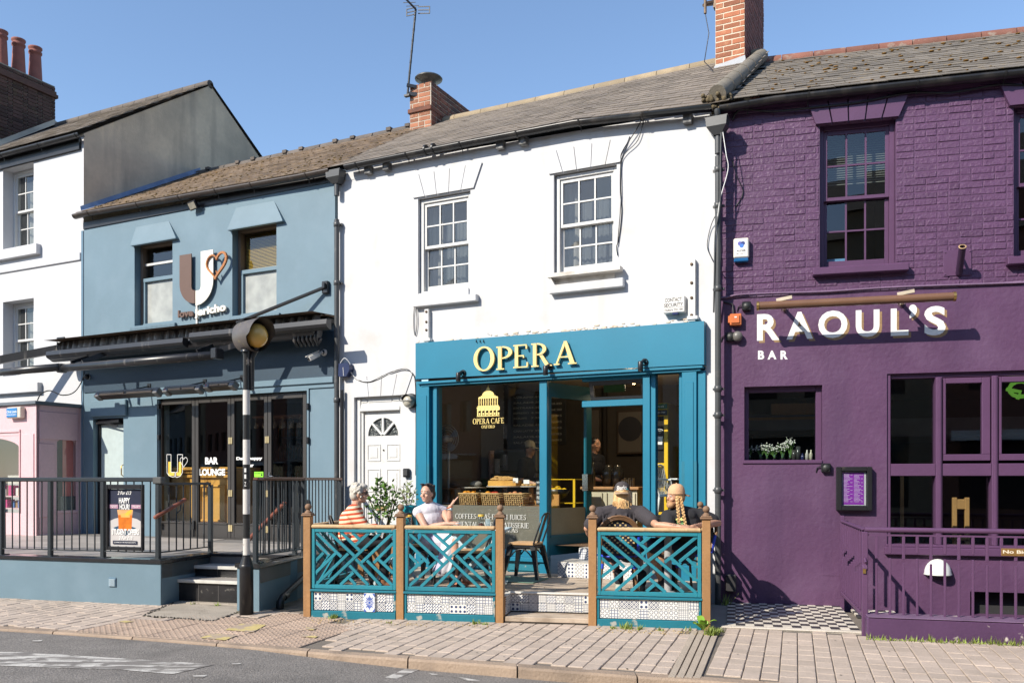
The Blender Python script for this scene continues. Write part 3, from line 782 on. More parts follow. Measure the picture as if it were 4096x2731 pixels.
yl=.095
leaf.prism([(l0,lz),(l1,lz),(l1,fcz),(arc[0][0],fcz),(arc[-1][0],fcz),(l0,fcz)],yl,yl+.04)
half=nseg//2
leaf.prism([(l1,fcz),(l1,zD),(fcx,zD)]+[arc[k] for k in range(half,-1,-1)],yl,yl+.04)
leaf.prism([(fcx,zD),(l0,zD),(l0,fcz)]+[arc[k] for k in range(nseg,half-1,-1)],yl,yl+.04)
door=cafe.part('door',leaf,M_white_wood)
for k in range(4):
    a0,a1=pi*k/4+.07,pi*(k+1)/4-.07;a0=.02 if k==0 else a0;a1=pi-.02 if k==3 else a1
    m=MB();q=[(fcx+.035*fr_*cos((a0+a1)/2)*3,fcz+.06*fr_)]+[(fcx+fr_*cos(a0+(a1-a0)*j/8),fcz+fr_*.98*sin(a0+(a1-a0)*j/8)) for j in range(9)]
    m.add([(x,yl+.022,z) for x,z in q],[tuple(range(len(q)))]);cafe.part('fanlight_pane',m,mat('patterned_glass',(.03,.035,.035),.12,.5,60,1.0,90,stain=((.30,.33,.33),55,.60,.04,.8)),door)
for k in (1,2,3):
    a=pi*k/4;m=MB();m.beam((fcx+.02*cos(a),yl+.008,fcz+.02*sin(a)),(fcx+fr_*cos(a),yl+.008,fcz+fr_*.98*sin(a)),.03,.035,(0,1,0));cafe.part('glazing_bar',m,M_white_wood,door)
for (za,zb) in ((1775,1844),(1874,1968),(2000,2110)):
    z1_,z0_=W.uz(1530,za,-.1)[1],W.uz(1530,zb,-.1)[1]
    for (xa,xb) in ((l0+lw*.07,l0+lw*.44),(l0+lw*.60,l0+lw*.96)):
        m=MB()
        for (p0,p1,q0,q1) in ((xa,xb,z1_-.018,z1_),(xa,xb,z0_,z0_+.018),(xa,xa+.018,z0_+.018,z1_-.018),(xb-.018,xb,z0_+.018,z1_-.018)):m.box(p0,p1,yl-.009,yl-.0005,q0,q1,.004)
        m.box(xa+.05,xb-.05,yl-.007,yl-.0005,z0_+.05,z1_-.05,.006);cafe.part('door_panel',m,M_white_wood,door)
m=MB();m.ball((l0+lw*.52,yl-.006,fcz-.20),.012,8,6);cafe.part('spyhole',m,M_black,door)
m=MB();m.box(l0+lw*.30,l0+lw*.62,yl-.02,yl-.001,.98,1.05,.006);cafe.part('letter_plate',m,mat('warm_brass',(.70,.50,.25),.35,.1,metal=.8),door)
m=MB();m.box(d0-.02,d1+.02,.0,.5,-.05,.28,.005);cafe.part('door_step',m,M_concrete)
# ------------------------------------------------------------------ shopfront
u0,u1=W.u(1662,.11),W.u(2816,.11);FO=.11
fa=MB();fa.prism([(u0,zF0),(u1,zF0-.035),(u1,zF1-.02),(u0,zF1)],-FO,.0);fas=cafe.part('fascia',fa,M_teal)
m=MB();m.box(u0+.02,u1-.02,-FO+.012,.12,zF0-.07,zF0-.037,.004);m.box(u0+.06,u1-.05,-FO+.04,.12,zF0-.10,zF0-.07,.004);cafe.part('fascia_moulding',m,M_teal,fas)
bo=W.u(2095,.11);m=MB();m.box(bo-.002,bo+.002,-FO-.001,-FO+.01,zF0,zF1-.012);cafe.part('fascia_joint',m,M_teal_worn,fas)
for px in (1905,1920,1934):
    q=W.uz(px,1360,FO);m=MB();m.tube([(q[0],-FO,q[1]),(q[0]+.01,-FO-.02,q[1]-.03)],.006,6);cafe.part('bolt',m,M_black,fas)
SZ=.43 # top of stall riser
def pil(x0,x1,nm):
    a,b=W.u(x0,.06),W.u(x1,.06);m=MB();m.box(a,b,-.06,.10,.22,zF0-.03,.005);m.box(a-.004,b+.004,-.075,.1,.22,.42,.005);p=cafe.part('pilaster',m,M_teal)
    m=MB();m.box(a-.001,b+.001,-.0612,.05,.425,ZP);cafe.part('repainted_foot',m,mat('older_teal_paint',(.010,.145,.215),.45,.06,2),p)
    m=MB();m.box(a+.035,b-.035,-.068,-.0605,.50,zF0-.22,.003);cafe.part('pilaster_panel',m,M_teal,p)
ZP=W.uz(2100,1850,.06)[1]
pil(1664,1716,0);pil(2727,2786,1)
m=MB();m.box(W.u(2788,.03),W.u(2822,.03),-.03,.10,.22,zF0-.09,.004);cafe.part('corner_board',m,M_teal)
m=MB();m.box(W.u(1722),W.u(1735),.0,.12,.22,zF0-.1,.003);m.box(W.u(1737),W.u(1750),-.02,.12,.22,zF0-.1,.003);cafe.part('pilaster_bead',m,M_teal)
g0,g1=W.u(1752),W.u(2160);zg0,zg1=W.uz(1956,2195)[1],W.uz(1956,1527)[1]
f=MB();f.box(W.u(1737),g0,.0,.1,zg0-.06,zF0-.1,.004);f.box(g1,W.u(2190),-.02,.1,SZ-.2,zF0-.1,.005);f.box(g0,g1,.0,.1,zg1,zF0-.1,.004);f.box(g0,g1,-.01,.1,zg0-.08,zg0,.004)
shopwin=cafe.part('shop_window',f,M_teal)
pane(cafe,g0,g1,zg0,zg1,.05,M_glass_shop,shopwin)
m=MB();zfilm=W.uz(1970,2021,-.055)[1];m.add([(g0,.056,zg0),(g1,.056,zg0),(g1,.056,zfilm),(g0,.056,zfilm)],[(0,1,2,3)]);cafe.part('grey_film',m,mat('grey_window_film',(.17,.155,.125),.5,.1,3),shopwin)
m=MB();m.box(W.u(1716),W.u(2190),-.05,.1,zg0-.135,zg0-.08,.006);cafe.part('window_sill',m,M_teal,shopwin)
m=MB();m.box(W.u(1716),W.u(2184),.0,.1,.20,zg0-.135,.004);cafe.part('stall_riser',m,mat('dark_teal_paint',(.008,.115,.16),.42,.08,3))
for k in range(3):
    a=W.u(1730)+(W.u(2180)-W.u(1730))*k/3+.05;b=W.u(1730)+(W.u(2180)-W.u(1730))*(k+1)/3-.05;m=MB();m.box(a,b,-.012,-.0005,.26,zg0-.18,.006);cafe.part('riser_panel',m,M_teal_worn)
# doorway: outer posts, transom light, narrow side light, door leaf folded inwards
jx0,jx1=W.u(2342),W.u(2573)
zTr=W.uz(2455,1598)[1];FL=.58
f=MB();f.box(W.u(2573),W.u(2602),-.02,.1,.42,zF0-.1,.005);f.box(W.u(2602),W.u(2622),.0,.1,.42,zF0-.1,.004);f.box(W.u(2716),W.u(2728),.0,.1,.42,zF0-.1,.004);f.box(W.u(2622),W.u(2716),.0,.1,W.uz(2665,1493)[1],zF0-.1,.004)
f.box(W.u(2622),W.u(2716),.0,.1,.42,.62,.004);sl=cafe.part('side_light',f,M_teal)
pane(cafe,W.u(2622),W.u(2716),.62,W.uz(2665,1493)[1],.05,M_glass_shop,sl)
# splayed return of the entrance, glazed, hinged on the post
HU=W.u(2182);ang=radians(74);LE=.90
def leafp(t,y):return (HU+t*cos(ang)+y*sin(ang),.03+t*sin(ang)-y*cos(ang))
def leafbox(mb,t0,t1,y0,y1,z0,z1):
    q=[leafp(t0,y0),leafp(t1,y0),leafp(t1,y1),leafp(t0,y1)];mb.slab(q,z0,z1)
f=MB()
for (a,b) in ((0,.07),(LE-.11,LE)):leafbox(f,a,b,-.022,.022,FL-.12,zF0-.12)
leafbox(f,.07,LE-.11,-.022,.022,zF0-.30,zF0-.12);leafbox(f,.07,LE-.11,-.022,.022,FL-.12,FL+.12);leafbox(f,.05,LE-.09,-.03,.03,FL+.10,FL+.13)
sd=cafe.part('shop_door',f,mat('shade_darkened_teal',(.008,.135,.19),.4,.06,3))  # the door's teal is darkened in its colour to stand for shade
for nm,(z0,z1,mt) in (('pane',(FL+.12,zF0-.30,M_glass_shop)),):
    q=[leafp(.07,0),leafp(LE-.11,0)];m=MB();m.add([(*q[0],z0),(*q[1],z0),(*q[1],z1),(*q[0],z1)],[(0,1,2,3)]);cafe.part(nm,m,mt,sd)
q=[leafp(.07,.004),leafp(LE-.11,.004)];m=MB();m.add([(*q[0],FL+.12),(*q[1],FL+.12),(*q[1],FL+.47),(*q[0],FL+.47)],[(0,1,2,3)]);cafe.part('grey_film',m,mat('pale_film',(.30,.28,.19),.5,.1,3),sd)
m=MB();leafbox(m,LE-.115,LE+.012,-.045,.045,1.26,1.48);cafe.part('door_lock',m,M_chrome,sd)
# head and transom light over the opening
f=MB();f.box(W.u(2325),W.u(2573),.02,.1,zTr-.075,zTr,.004);f.box(W.u(2325),W.u(2573),.02,.1,zF0-.14,zF0-.1,.004);tr=cafe.part('transom',f,M_teal)
m=MB();tz1=zF0-.14;q0,q1=W.u(2350),W.u(2572)
for (a,b,c,d) in ((q0,q0+.05,zTr,tz1),(q1-.05,q1,zTr,tz1),(q0+.05,q1-.05,zTr,zTr+.05),(q0+.05,q1-.05,tz1-.05,tz1)):
    m.add([(a,.04-(tz1-c)*-.35,c),(b,.04+(tz1-c)*.35,c),(b,.04+(tz1-d)*.35,d),(a,.04+(tz1-d)*.35,d),(a,.075+(tz1-c)*.35,c),(b,.075+(tz1-c)*.35,c),(b,.075+(tz1-d)*.35,d),(a,.075+(tz1-d)*.35,d)],[(0,1,2,3),(7,6,5,4),(0,4,5,1),(2,6,7,3),(1,5,6,2),(0,3,7,4)])
cafe.part('transom_light',m,M_black,tr)
# tiled steps up to the shop floor
def pat_tile_mats():
    out=[]
    for k,(kind,sc) in enumerate((('grid',34),('ring',22.5),('check',34),('diamond',32),('dots',22.5),('grid',56))):
        m=bpy.data.materials.new('patterned_tile_%s' % kind);m.use_nodes=True;nt=m.node_tree;N=nt.nodes;L=nt.links;bs=N['Principled BSDF'];bs.inputs['Roughness'].default_value=.25
        tc=N.new('ShaderNodeTexCoord');sp=N.new('ShaderNodeSeparateXYZ');L.new(tc.outputs['Object'],sp.inputs[0])
        def mth(op,a,b=None):
            x=N.new('ShaderNodeMath');x.operation=op
            for i,q in enumerate((a,b)):
                if q is None:continue
                if isinstance(q,(int,float)):x.inputs[i].default_value=q
                else:L.new(q,x.inputs[i])
            return x.outputs[0]
        X,Z=sp.outputs[0],sp.outputs[2]
        if kind=='diamond':X,Z=mth('MULTIPLY',mth('ADD',X,Z),.707),mth('MULTIPLY',mth('SUBTRACT',X,Z),.707)
        a,b=mth('SUBTRACT',mth('FRACT',mth('MULTIPLY',X,sc)),.5),mth('SUBTRACT',mth('FRACT',mth('MULTIPLY',Z,sc)),.5)
        d=mth('SQRT',mth('ADD',mth('MULTIPLY',a,a),mth('MULTIPLY',b,b)))
        if kind=='grid':v=mth('MAXIMUM',mth('GREATER_THAN',mth('ABSOLUTE',a),.36),mth('GREATER_THAN',mth('ABSOLUTE',b),.36))
        elif kind=='ring':v=mth('MULTIPLY',mth('GREATER_THAN',d,.27),mth('LESS_THAN',d,.45))
        elif kind=='check':v=mth('LESS_THAN',mth('MULTIPLY',a,b),0.0);v=mth('MULTIPLY',v,mth('LESS_THAN',d,.5))
        elif kind=='diamond':v=mth('MAXIMUM',mth('GREATER_THAN',mth('ABSOLUTE',a),.38),mth('LESS_THAN',mth('MAXIMUM',mth('ABSOLUTE',a),mth('ABSOLUTE',b)),.16));v=mth('MAXIMUM',v,mth('GREATER_THAN',mth('ABSOLUTE',b),.38))
        else:v=mth('LESS_THAN',d,.30)
        mx=N.new('ShaderNodeMix');mx.data_type='RGBA';L.new(v,mx.inputs[0]);mx.inputs[6].default_value=(.74,.73,.69,1);mx.inputs[7].default_value=((.20,.22,.28,1),(.24,.25,.28,1),(.05,.08,.18,1),(.10,.12,.18,1),(.05,.07,.15,1),(.26,.27,.30,1))[k]
        L.new(mx.outputs[2],bs.inputs['Base Color']);out.append(m)
    return out
TILE_M=pat_tile_mats()
_tile_me={}
def tile_row(T,parent,o,ex,nrm,n,w,h,seq=None):
    """patterned tiles side by side; o is the lower corner, ex along, z up"""
    ex,nrm=Vector(ex).normalized(),Vector(nrm).normalized()
    for k in range(n):
        mt=TILE_M[random.randrange(6)];key=(round(w,3),round(h,3),mt.name)
        if key not in _tile_me:_tile_me[key]=MB().box(-w/2+.001,w/2-.001,-.006,.004,-h/2+.001,h/2-.001,.0015).mesh('tile',(mt,))
        R=Matrix((ex,-nrm,Vector((0,0,1)))).transposed().to_4x4();R.translation=Vector(o)+ex*(w*(k+.5))+Vector((0,0,h/2))
        T.piece('tile',_tile_me[key],R,parent)
DZ=.25 # deck level
st=cafe
su0,su1=W.u(2232,.38),W.u(2420,.38);m=MB();m.box(su0,su1+.4,-.38,.06,DZ,.435,.003);sp1=cafe.part('entrance_step',m,mat('step_tread',(.42,.40,.36),.5,.1,4))
n=int((su1+.4-su0)/.10);tile_row(cafe,sp1,(su0,-.3805,DZ+.004),(1,0,0),(0,-1,0),n,(su1+.4-su0)/n,.17)
tile_row(cafe,sp1,(su0-.0005,.05,DZ+.004),(0,-1,0),(-1,0,0),4,.105,.17)
m=MB();m.box(W.u(2322,.0),W.u(2580,.0),-.05,.60,.43,FL,.003);sp2=cafe.part('entrance_step',m,MATS['step_tread'])
tile_row(cafe,sp2,(W.u(2322),-.0505,.437),(1,0,0),(0,-1,0),8,(W.u(2580)-W.u(2322))/8,.13)
# ------------------------------------------------------------------ roof, chimney, gutter, eaves
eW=lambda u:(-.07,eaveW(u)+.045);rW=lambda u:(RIDGE_Y,RIDGE_Z)
uRr=uR+.03
rf=cafe.part('roof',roof_deck(uL-.05,uR+.02,eW,rW,u1r=uRr),M_underlay)
slates(cafe,rf,uL-.02,uR+.08,eW,rW,.155,.235,M_slate)
n=int((uR-uL)/.45)
for k in range(n):
    a=uL+(uRr-uL)*k/n;b=uL+(uRr-uL)*(k+1)/n-.008;m=MB();m.tube([(a,RIDGE_Y,RIDGE_Z-.035),(b,RIDGE_Y,RIDGE_Z-.035)],.095,12);cafe.part('ridge_tile',m,mat('ridge_tile',(.30,.235,.15),.85,.15,5,.4,40,rnd=.2,stain=((.25,.2,.14),7,.6,.08,.7)),rf)
gt=gutter(cafe,W,[(u,z) for u,z in W_EAVE if u>uL-.1 and u<uR]+[(uR-.02,eaveW(uR-.02))],GUT,.062,M_gutter,[W.u(p,GUT) for p in (1430,1630,1845,2070,2320,2570)])
for px in (1704,1735):
    u=W.u(px,GUT);m=MB();m.tube([(u-.012,-GUT,eaveW(u)-.002),(u+.012,-GUT,eaveW(u)-.002)],.071,14);cafe.part('gutter_joint',m,M_gutter,gt)
for px in (1472,1545,2000,2092,2750):
    q=W.uz(px,1917,.06)[0];z=eaveW(q)-.085;m=MB();m.box(q-.05,q+.05,-.085,.02,z-.055,z+.055,.006);cafe.part('rafter_end',m,mat('grey_timber_end',(.10,.10,.10),.8,.2,8,.3,40,stain=((.4,.4,.38),9,.55,.05,.5)))
for (px0,px1) in ((1600,1640),(1805,1850),(2210,2260)): # crumbling mortar under the eaves
    pass
# stack with cowl
cu0,cu1=W.u(1637)*0,0
yb=2.08
def u_at(fr,px,y):return fr.uz(px,HY,-y)[0]
cu0,cu1=u_at(W,1639,yb),u_at(W,1725,yb);cz1=W.uz(1725,328,-yb)[1];cz0=W.uz(1725,515,-yb)[1]
ch=MB();ch.box(cu0+.002,cu1-.004,yb+.001,3.6,cz0-.7,cz1-.01);chm=cafe.part('chimney',ch,M_mortar)
cwid=cu1-cu0;Hc=cz1-cz0
bricks(cafe,chm,(cu0,yb+.006,cz0),(1,0,0),(0,0,1),(0,-1,0),cwid,Hc,[],M_brick_red,course=.077,bond='mixed',proud=.010)
bricks(cafe,chm,(cu1-.006,yb,cz0-.3),(0,1,0),(0,0,1),(1,0,0),1.5,Hc+.3,[],M_brick_old,course=.077,proud=.010)
zc=cz0+.077*4
m=MB();m.box(cu0-.025,cu1+.012,yb-.03,yb+1.52,zc,zc+.072,.008);cafe.part('chimney_band',m,M_brick_old,chm)
m=MB();m.prism([(cu0-.02,cz0-.10),(cu1+.03,cz0-.06),(cu1+.01,cz0+.03),(cu0,cz0+.02)],yb-.03,yb+.005)
m.add([(cu1+.004,yb-.02,cz0-.02),(cu1+.10,yb-.06,cz0-.06),(cu1+.09,yb+.5,cz0+.28),(cu1+.004,yb+.5,cz0+.34)],[(0,1,2,3)])
m.add([(cu0-.004,yb-.02,cz0-.02),(cu0-.10,yb-.09,cz0-.13),(cu0-.10,yb+.5,cz0+.20),(cu0-.004,yb+.5,cz0+.30)],[(3,2,1,0)]);cafe.part('lead_flashing',m,M_lead,chm)
cc=((cu0+cu1)/2+.02,yb+.22,cz1);m=MB();m.lathe([(.15,-.02),(.12,.02),(.11,.04)],cc,16);cafe.part('mortar_flaunching',m,M_mortar,chm)
m=MB();m.lathe([(.10,.0),(.10,.07),(.13,.08),(.13,.10),(.225,.13),(.23,.145),(.21,.165),(.12,.185),(.0,.19)],(cc[0],cc[1],cc[2]+.03),22);m.lathe([(.10,.05),(.10,.14)],(cc[0],cc[1],cc[2]+.03),16);cafe.part('chimney_cowl',m,mat('cowl_metal',(.10,.10,.095),.45,.3,6,.1,30,metal=.5),chm)
# aerial strapped to the stack
ae=Thing('tv_aerial','television aerial on a tall striped pole strapped to the cowl-topped chimney','aerial',W)
ub,ut=u_at(W,1630,yb-.05),u_at(W,1663,yb-.05);zb,zt_=W.uz(1630,380,-yb+.05)[1],W.uz(1663,38,-yb+.05)[1]
m=MB();m.tube([(ub,yb-.05,zb),(ut,yb-.05,zt_)],.018,10);ae.part('pole',m,M_black_metal)
for k in range(7):
    f0=.12+k*.125;m=MB();m.tube([(ub+(ut-ub)*f0,yb-.05,zb+(zt_-zb)*f0),(ub+(ut-ub)*(f0+.03),yb-.05,zb+(zt_-zb)*(f0+.03))],.0195,10);ae.part('tape_band',m,mat('black_tape',(.008,.008,.008),.5))
m=MB();m.beam((ub-.01,yb-.05,zb+.02),(ub+.15,yb+.01,zb+.0),.03,.06);m.beam((ub,yb-.07,zb+.15),(ub+.14,yb+.0,zb+.12),.03,.05);m.box(ub-.05,ub+.05,yb-.08,yb-.02,zb-.03,zb+.0);ae.part('clamp',m,M_black_metal)
bx=Vector((ut,yb-.05,zt_));m=MB();m.beam(bx,bx+Vector((-.10,-.75,.17)),.022,.022);ae.part('boom',m,mat('grey_aluminium',(.07,.07,.07),.6))
for k in range(9):
    c0=bx+Vector((-.10,-.75,.17))*((k+1)/9.5);m=MB();m.tube([c0+Vector((-.12+.004*k,0,.025)),c0+Vector((.12-.004*k,0,-.025))],.006,5);ae.part('element',m,MATS['grey_aluminium'])
m=MB()
for s_ in (-1,1):
    c0,c1=bx+Vector((.02*s_,.04,.0)),bx+Vector((.22*s_,.07,-.03*s_))
    for dz in (-.055,0,.055):m.beam(c0+Vector((0,0,dz)),c1+Vector((0,0,dz)),.012,.012)
    m.beam(c1+Vector((0,0,-.06)),c1+Vector((0,0,.06)),.012,.012)
ae.part('reflector',m,MATS['grey_aluminium'])
# rainwater pipes either side
lp=Thing('downpipe','black downpipe with a hopper between the blue bar and the white cafe','downpipe',W,group='rainwater downpipes')
g_,u=downpipe(lp,W,1347,.075,.036,.2,5.05,M_pipe,[4.98,W.uz(1347,1132,.07)[1],W.uz(1350,1600,.07)[1]])
m=MB();hz1=W.uz(1345,684,.1)[1];hz0=W.uz(1345,735,.1)[1];hopper_head(m,u,.075,hz0,hz1,.12);lp.part('hopper',m,M_pipe)
m=MB();m.tube([(u,-.075,hz0+.02),(u,-.075,hz0-.16)],.038,14);lp.part('hopper_outlet',m,M_pipe)
m=MB();m.tube([(u+.075,-.06,.2),(u+.075,-.06,W.uz(1350,1560,.07)[1])],.022,10);lp.part('waste_pipe',m,M_black)
rp=Thing('downpipe','grey downpipe with a hopper between the white cafe and the purple bar','downpipe',W,group='rainwater downpipes')
g_,u=downpipe(rp,W,2872,.075,.034,-.03,5.05,M_pipe,[4.9,W.uz(2872,823,.07)[1],W.uz(2872,1155,.07)[1],W.uz(2872,1555,.07)[1],W.uz(2872,1660,.07)[1],W.uz(2872,1960,.07)[1]])
hz1=W.uz(2877,472,.1)[1];hz0=W.uz(2877,540,.1)[1];m=MB();hopper_head(m,u,.075,hz0,hz1,.12);rp.part('hopper',m,M_pipe)
m=MB();m.tube([(u,-.075,hz0+.02),(u,-.075,hz0-.2)],.036,14);rp.part('hopper_outlet',m,M_pipe)
m=MB();m.tube([(u+.0,-GUT,eaveW(uR)-.05),(u+.01,-GUT,eaveW(uR)-.10),(u+.0,-.08,hz1+.0)],.032,12);rp.part('gutter_outlet',m,M_pipe)
# ================================================================== the blue bar
bL,bR=W.u(335),W.u(1340)
bar=Thing('bar_building','blue rendered bar building with black folding doors and mossy slate roof','building',W,recentre=False)
RD=.17
b1=(W.u(538),W.u(690),W.uz(610,1296)[1],W.uz(610,962)[1]);b2=(W.u(929),W.u(1106),W.uz(1018,1254)[1],W.uz(1018,896)[1])
bd=(W.u(634),W.u(1229),-.05,W.uz(930,1579)[1]);sdr=(W.u(372),W.u(494),-.05,W.uz(433,1672)[1])
m=MB();m.cells(bL,bR,-.05,5.70,[b1,b2,bd,sdr],0,.22);bar.part('wall',m,M_blue)
m=MB();m.box(bL+.01,bR,-.02,-.0,5.62,5.73);bar.part('eaves_board',m,M_black)
m=MB();m.box(bL-.05,bL-.003,-.012,.1,.5,5.6);bar.part('corner_trim',m,M_blue_deep)
for (t0,t1,tz,q0,q1,qz) in ((545,676,897,521,702,964),(945,1097,818,909,1129,898)):
    a,b,c,d=W.u(t0),W.u(t1),W.u(q0,.065),W.u(q1,.065);zt=W.uz((t0+t1)/2,tz)[1];zb=W.uz((q0+q1)/2,qz,.065)[1]
    m=MB();m.add([(a,-.004,zt),(b,-.004,zt),(d,-.065,zb),(c,-.065,zb),(c,0,zb),(d,0,zb),(d,-.065,zb-.018),(c,-.065,zb-.018),(c,0,zb-.018),(d,0,zb-.018)],[(3,2,1,0),(3,0,4),(2,5,1),(3,7,6,2),(7,8,9,6),(2,6,9,5),(3,4,8,7)]);bar.part('window_hood',m,M_blue)
for (x0,x1,ya,yb_) in ((518,699,1300,1319),(913,1116,1262,1283)):
    r4=W.rect(x0,x1,ya,yb_,.04);m=MB();m.box(r4[0],r4[1],-.04,.0,r4[2],r4[3]);sl_=bar.part('window_sill',m,mat('sill_grout',(.10,.17,.22),.8))
    n=int((r4[1]-r4[0])/.028)
    mo=MB();w_=(r4[1]-r4[0])/n
    for k in range(n):
        for j in range(2):
            h_=(r4[3]-r4[2])/2;mo.box(r4[0]+w_*k+.002,r4[0]+w_*(k+1)-.002,-.045,-.039,r4[2]+h_*j+.002,r4[2]+h_*(j+1)-.002)
    bar.part('mosaic_tiles',mo,M_blue,sl_,kind='stuff')
M_winbrown=mat('brown_window_frame',(.16,.12,.09),.5,.1,4)
M_milk=glass_mat('milky_glass',(.5,.52,.5),.05,((.52,.54,.51),.66))
for k,(wn_,ymid,ysil) in enumerate(((b1,1121,1262),(b2,1086,1240))):
    zm=W.uz((610,1018)[k],ymid,-RD)[1];x0,x1,z0,z1=wn_
    f=MB();f.box(x0,x0+.05,RD-.05,RD+.05,z0,z1);f.box(x1-.05,x1,RD-.05,RD+.05,z0,z1);f.box(x0+.05,x1-.05,RD-.05,RD+.05,z1-.05,z1);wf=bar.part('window',f,(M_winbrown if k==0 else M_winbrown))
    f=MB();f.box(x0+.05,x1-.05,RD-.045,RD+.02,zm-.03,zm+.03,.003);f.box(x0+.05,x1-.05,RD-.05,RD+.03,z0,z0+.05,.003);f.box(x0+.05,x0+.09,RD-.04,RD+.02,z0+.05,zm-.03,.003);f.box(x1-.09,x1-.05,RD-.04,RD+.02,z0+.05,zm-.03,.003);bar.part('sash',f,M_blue,wf)
    pane(bar,x0+.09,x1-.09,z0+.05,zm-.03,RD,M_milk,wf)
    pane(bar,x0+.05,x1-.05,zm+.03,z1-.05,RD+.02,M_glass,wf)
    if k==0:f=MB();zq=W.uz(640,1052,-RD)[1];f.box(x0+.05,x1-.05,RD,RD+.03,zq-.018,zq+.018);bar.part('sash_bar',f,M_white_wood,wf)
    if k==1:
        sl2=MB();n=26
        for i in range(n):
            z=zm+.04+(z1-.06-zm-.04)*i/n;sl2.add([(x0+.05,RD+.06,z),(x1-.05,RD+.06,z),(x1-.05,RD+.085,z+.018),(x0+.05,RD+.085,z+.018)],[(0,1,2,3)])
        bar.part('blind_slats',sl2,mat('yellow_blind',(.80,.54,.10),.6,.05,3),wf,kind='stuff')
rm=MB()
for wn_ in (b1,b2):room(rm,wn_[0]-.2,wn_[1]+.2,.24,1.8,wn_[2]-.2,wn_[3]+.2)
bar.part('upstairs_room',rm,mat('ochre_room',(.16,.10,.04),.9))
# fascia, cornice, pilasters
zc0=W.uz(1137,1541,.05)[1];zc1=W.uz(1137,1517,.05)[1]
m=MB();m.box(W.u(640,.05),bR-.005,-.05,-.001,zc0,zc1,.005);m.box(W.u(640,.02),bR-.005,-.022,-.001,zc0-.06,zc0);bar.part('cornice',m,M_blue)
zf1=W.uz(800,1362)[1];m=MB();m.box(bL+.02,bR-.008,-.018,-.001,zc1,zf1-.05,.004);bar.part('fascia',m,mat('deep_blue_fascia',(.020,.045,.072),.55,.06,2))
m=MB();m.box(bL+.02,W.u(1250),-.03,.0,zf1-.012,zf1+.008);bar.part('cable_trunking',m,M_white_wood)
m=MB();m.box(W.u(1231),W.u(1238),-.02,.0,-.05,bd[3]+.03);m.box(W.u(624),W.u(632),-.02,.0,-.05,bd[3]+.03);m.box(W.u(632),W.u(1231),-.02,.0,bd[3]+.0,bd[3]+.045);bar.part('door_architrave',m,M_blue)
a=W.rect(362,503,1600,1664,.04);m=MB();m.box(a[0],a[1],-.05,.0,a[2],a[3],.01);bar.part('door_canopy',m,M_blue)
# four folding leaves
edges=[636,782,925,1072,1228];TZ=.51
M_bronze=mat('dark_bronze_frame',(.038,.034,.031),.45,.12,4,.04,40)
for k in range(4):
    a,b=W.u(edges[k],-.05),W.u(edges[k+1],-.05);m=MB();y0,y1=.04,.09;z0,z1=TZ+.01,bd[3]-.012;s_=.068
    a+=.003;b-=.003
    m.box(a,a+s_,y0,y1,z0,z1,.005);m.box(b-s_,b,y0,y1,z0,z1,.005);m.box(a+s_,b-s_,y0,y1,z1-.08,z1,.004);m.box(a+s_,b-s_,y0,y1,z0,z0+.20,.004);m.box(a+s_,b-s_,y0-.012,y1,z0+.20,z0+.225,.003)
    dl=bar.part('folding_door',m,M_bronze);pane(bar,a+s_,b-s_,z0+.225,z1-.08,.065,M_glass_shop,dl)
    if k in (1,2):
        for zz in (.62,1.15,1.95,2.62):
            if zz<z1-.1:
                hx=b if k==1 else b
                h=MB();h.box(hx-.04,hx-.006,y0-.012,y0-.001,zz,zz+.10,.002);h.box(hx+.006,hx+.04,y0-.012,y0-.001,zz,zz+.10,.002);h.tube([(hx,y0-.010,zz),(hx,y0-.010,zz+.10)],.008,8);bar.part('hinge',h,mat('polished_brass',(.72,.58,.32),.3,.1,metal=.7),dl)
    if k==3:
        h=MB();zz=1.42;h.box(a+.02,a+.05,y0-.012,y0-.001,zz-.13,zz+.10,.006);h.tube([(a+.035,y0-.01,zz+.04),(a+.035,y0-.06,zz+.04),(a+.15,y0-.06,zz+.04)],.009,8);bar.part('handle',h,M_chrome,dl)
    if k==0:
        h=MB();h.box(b-.03,b+.01,y0-.03,y0-.001,TZ+.12,TZ+.26,.006);h.tube([(b-.01,y0-.02,TZ),(b-.01,y0-.02,TZ+.14)],.01,8);bar.part('floor_bolt',h,M_black_metal,dl)
m=MB();m.box(W.u(640),W.u(1226),-.02,.12,TZ-.03,TZ+.012);bar.part('threshold',m,M_bronze)
for px in (1229,):
    for pz in (1625,1760,2010):
        q=W.uz(px+3,pz,.03);h=MB();h.box(q[0]-.03,q[0]+.012,-.045,.0,q[1]-.045,q[1]+.045,.006);bar.part('door_stay',h,M_black)
for pz in (1625,1748,1992,2095):
    q=W.uz(632,pz,.03);h=MB();h.box(q[0]-.02,q[0]+.03,-.04,.0,q[1]-.04,q[1]+.04,.006);bar.part('door_stay',h,M_black)
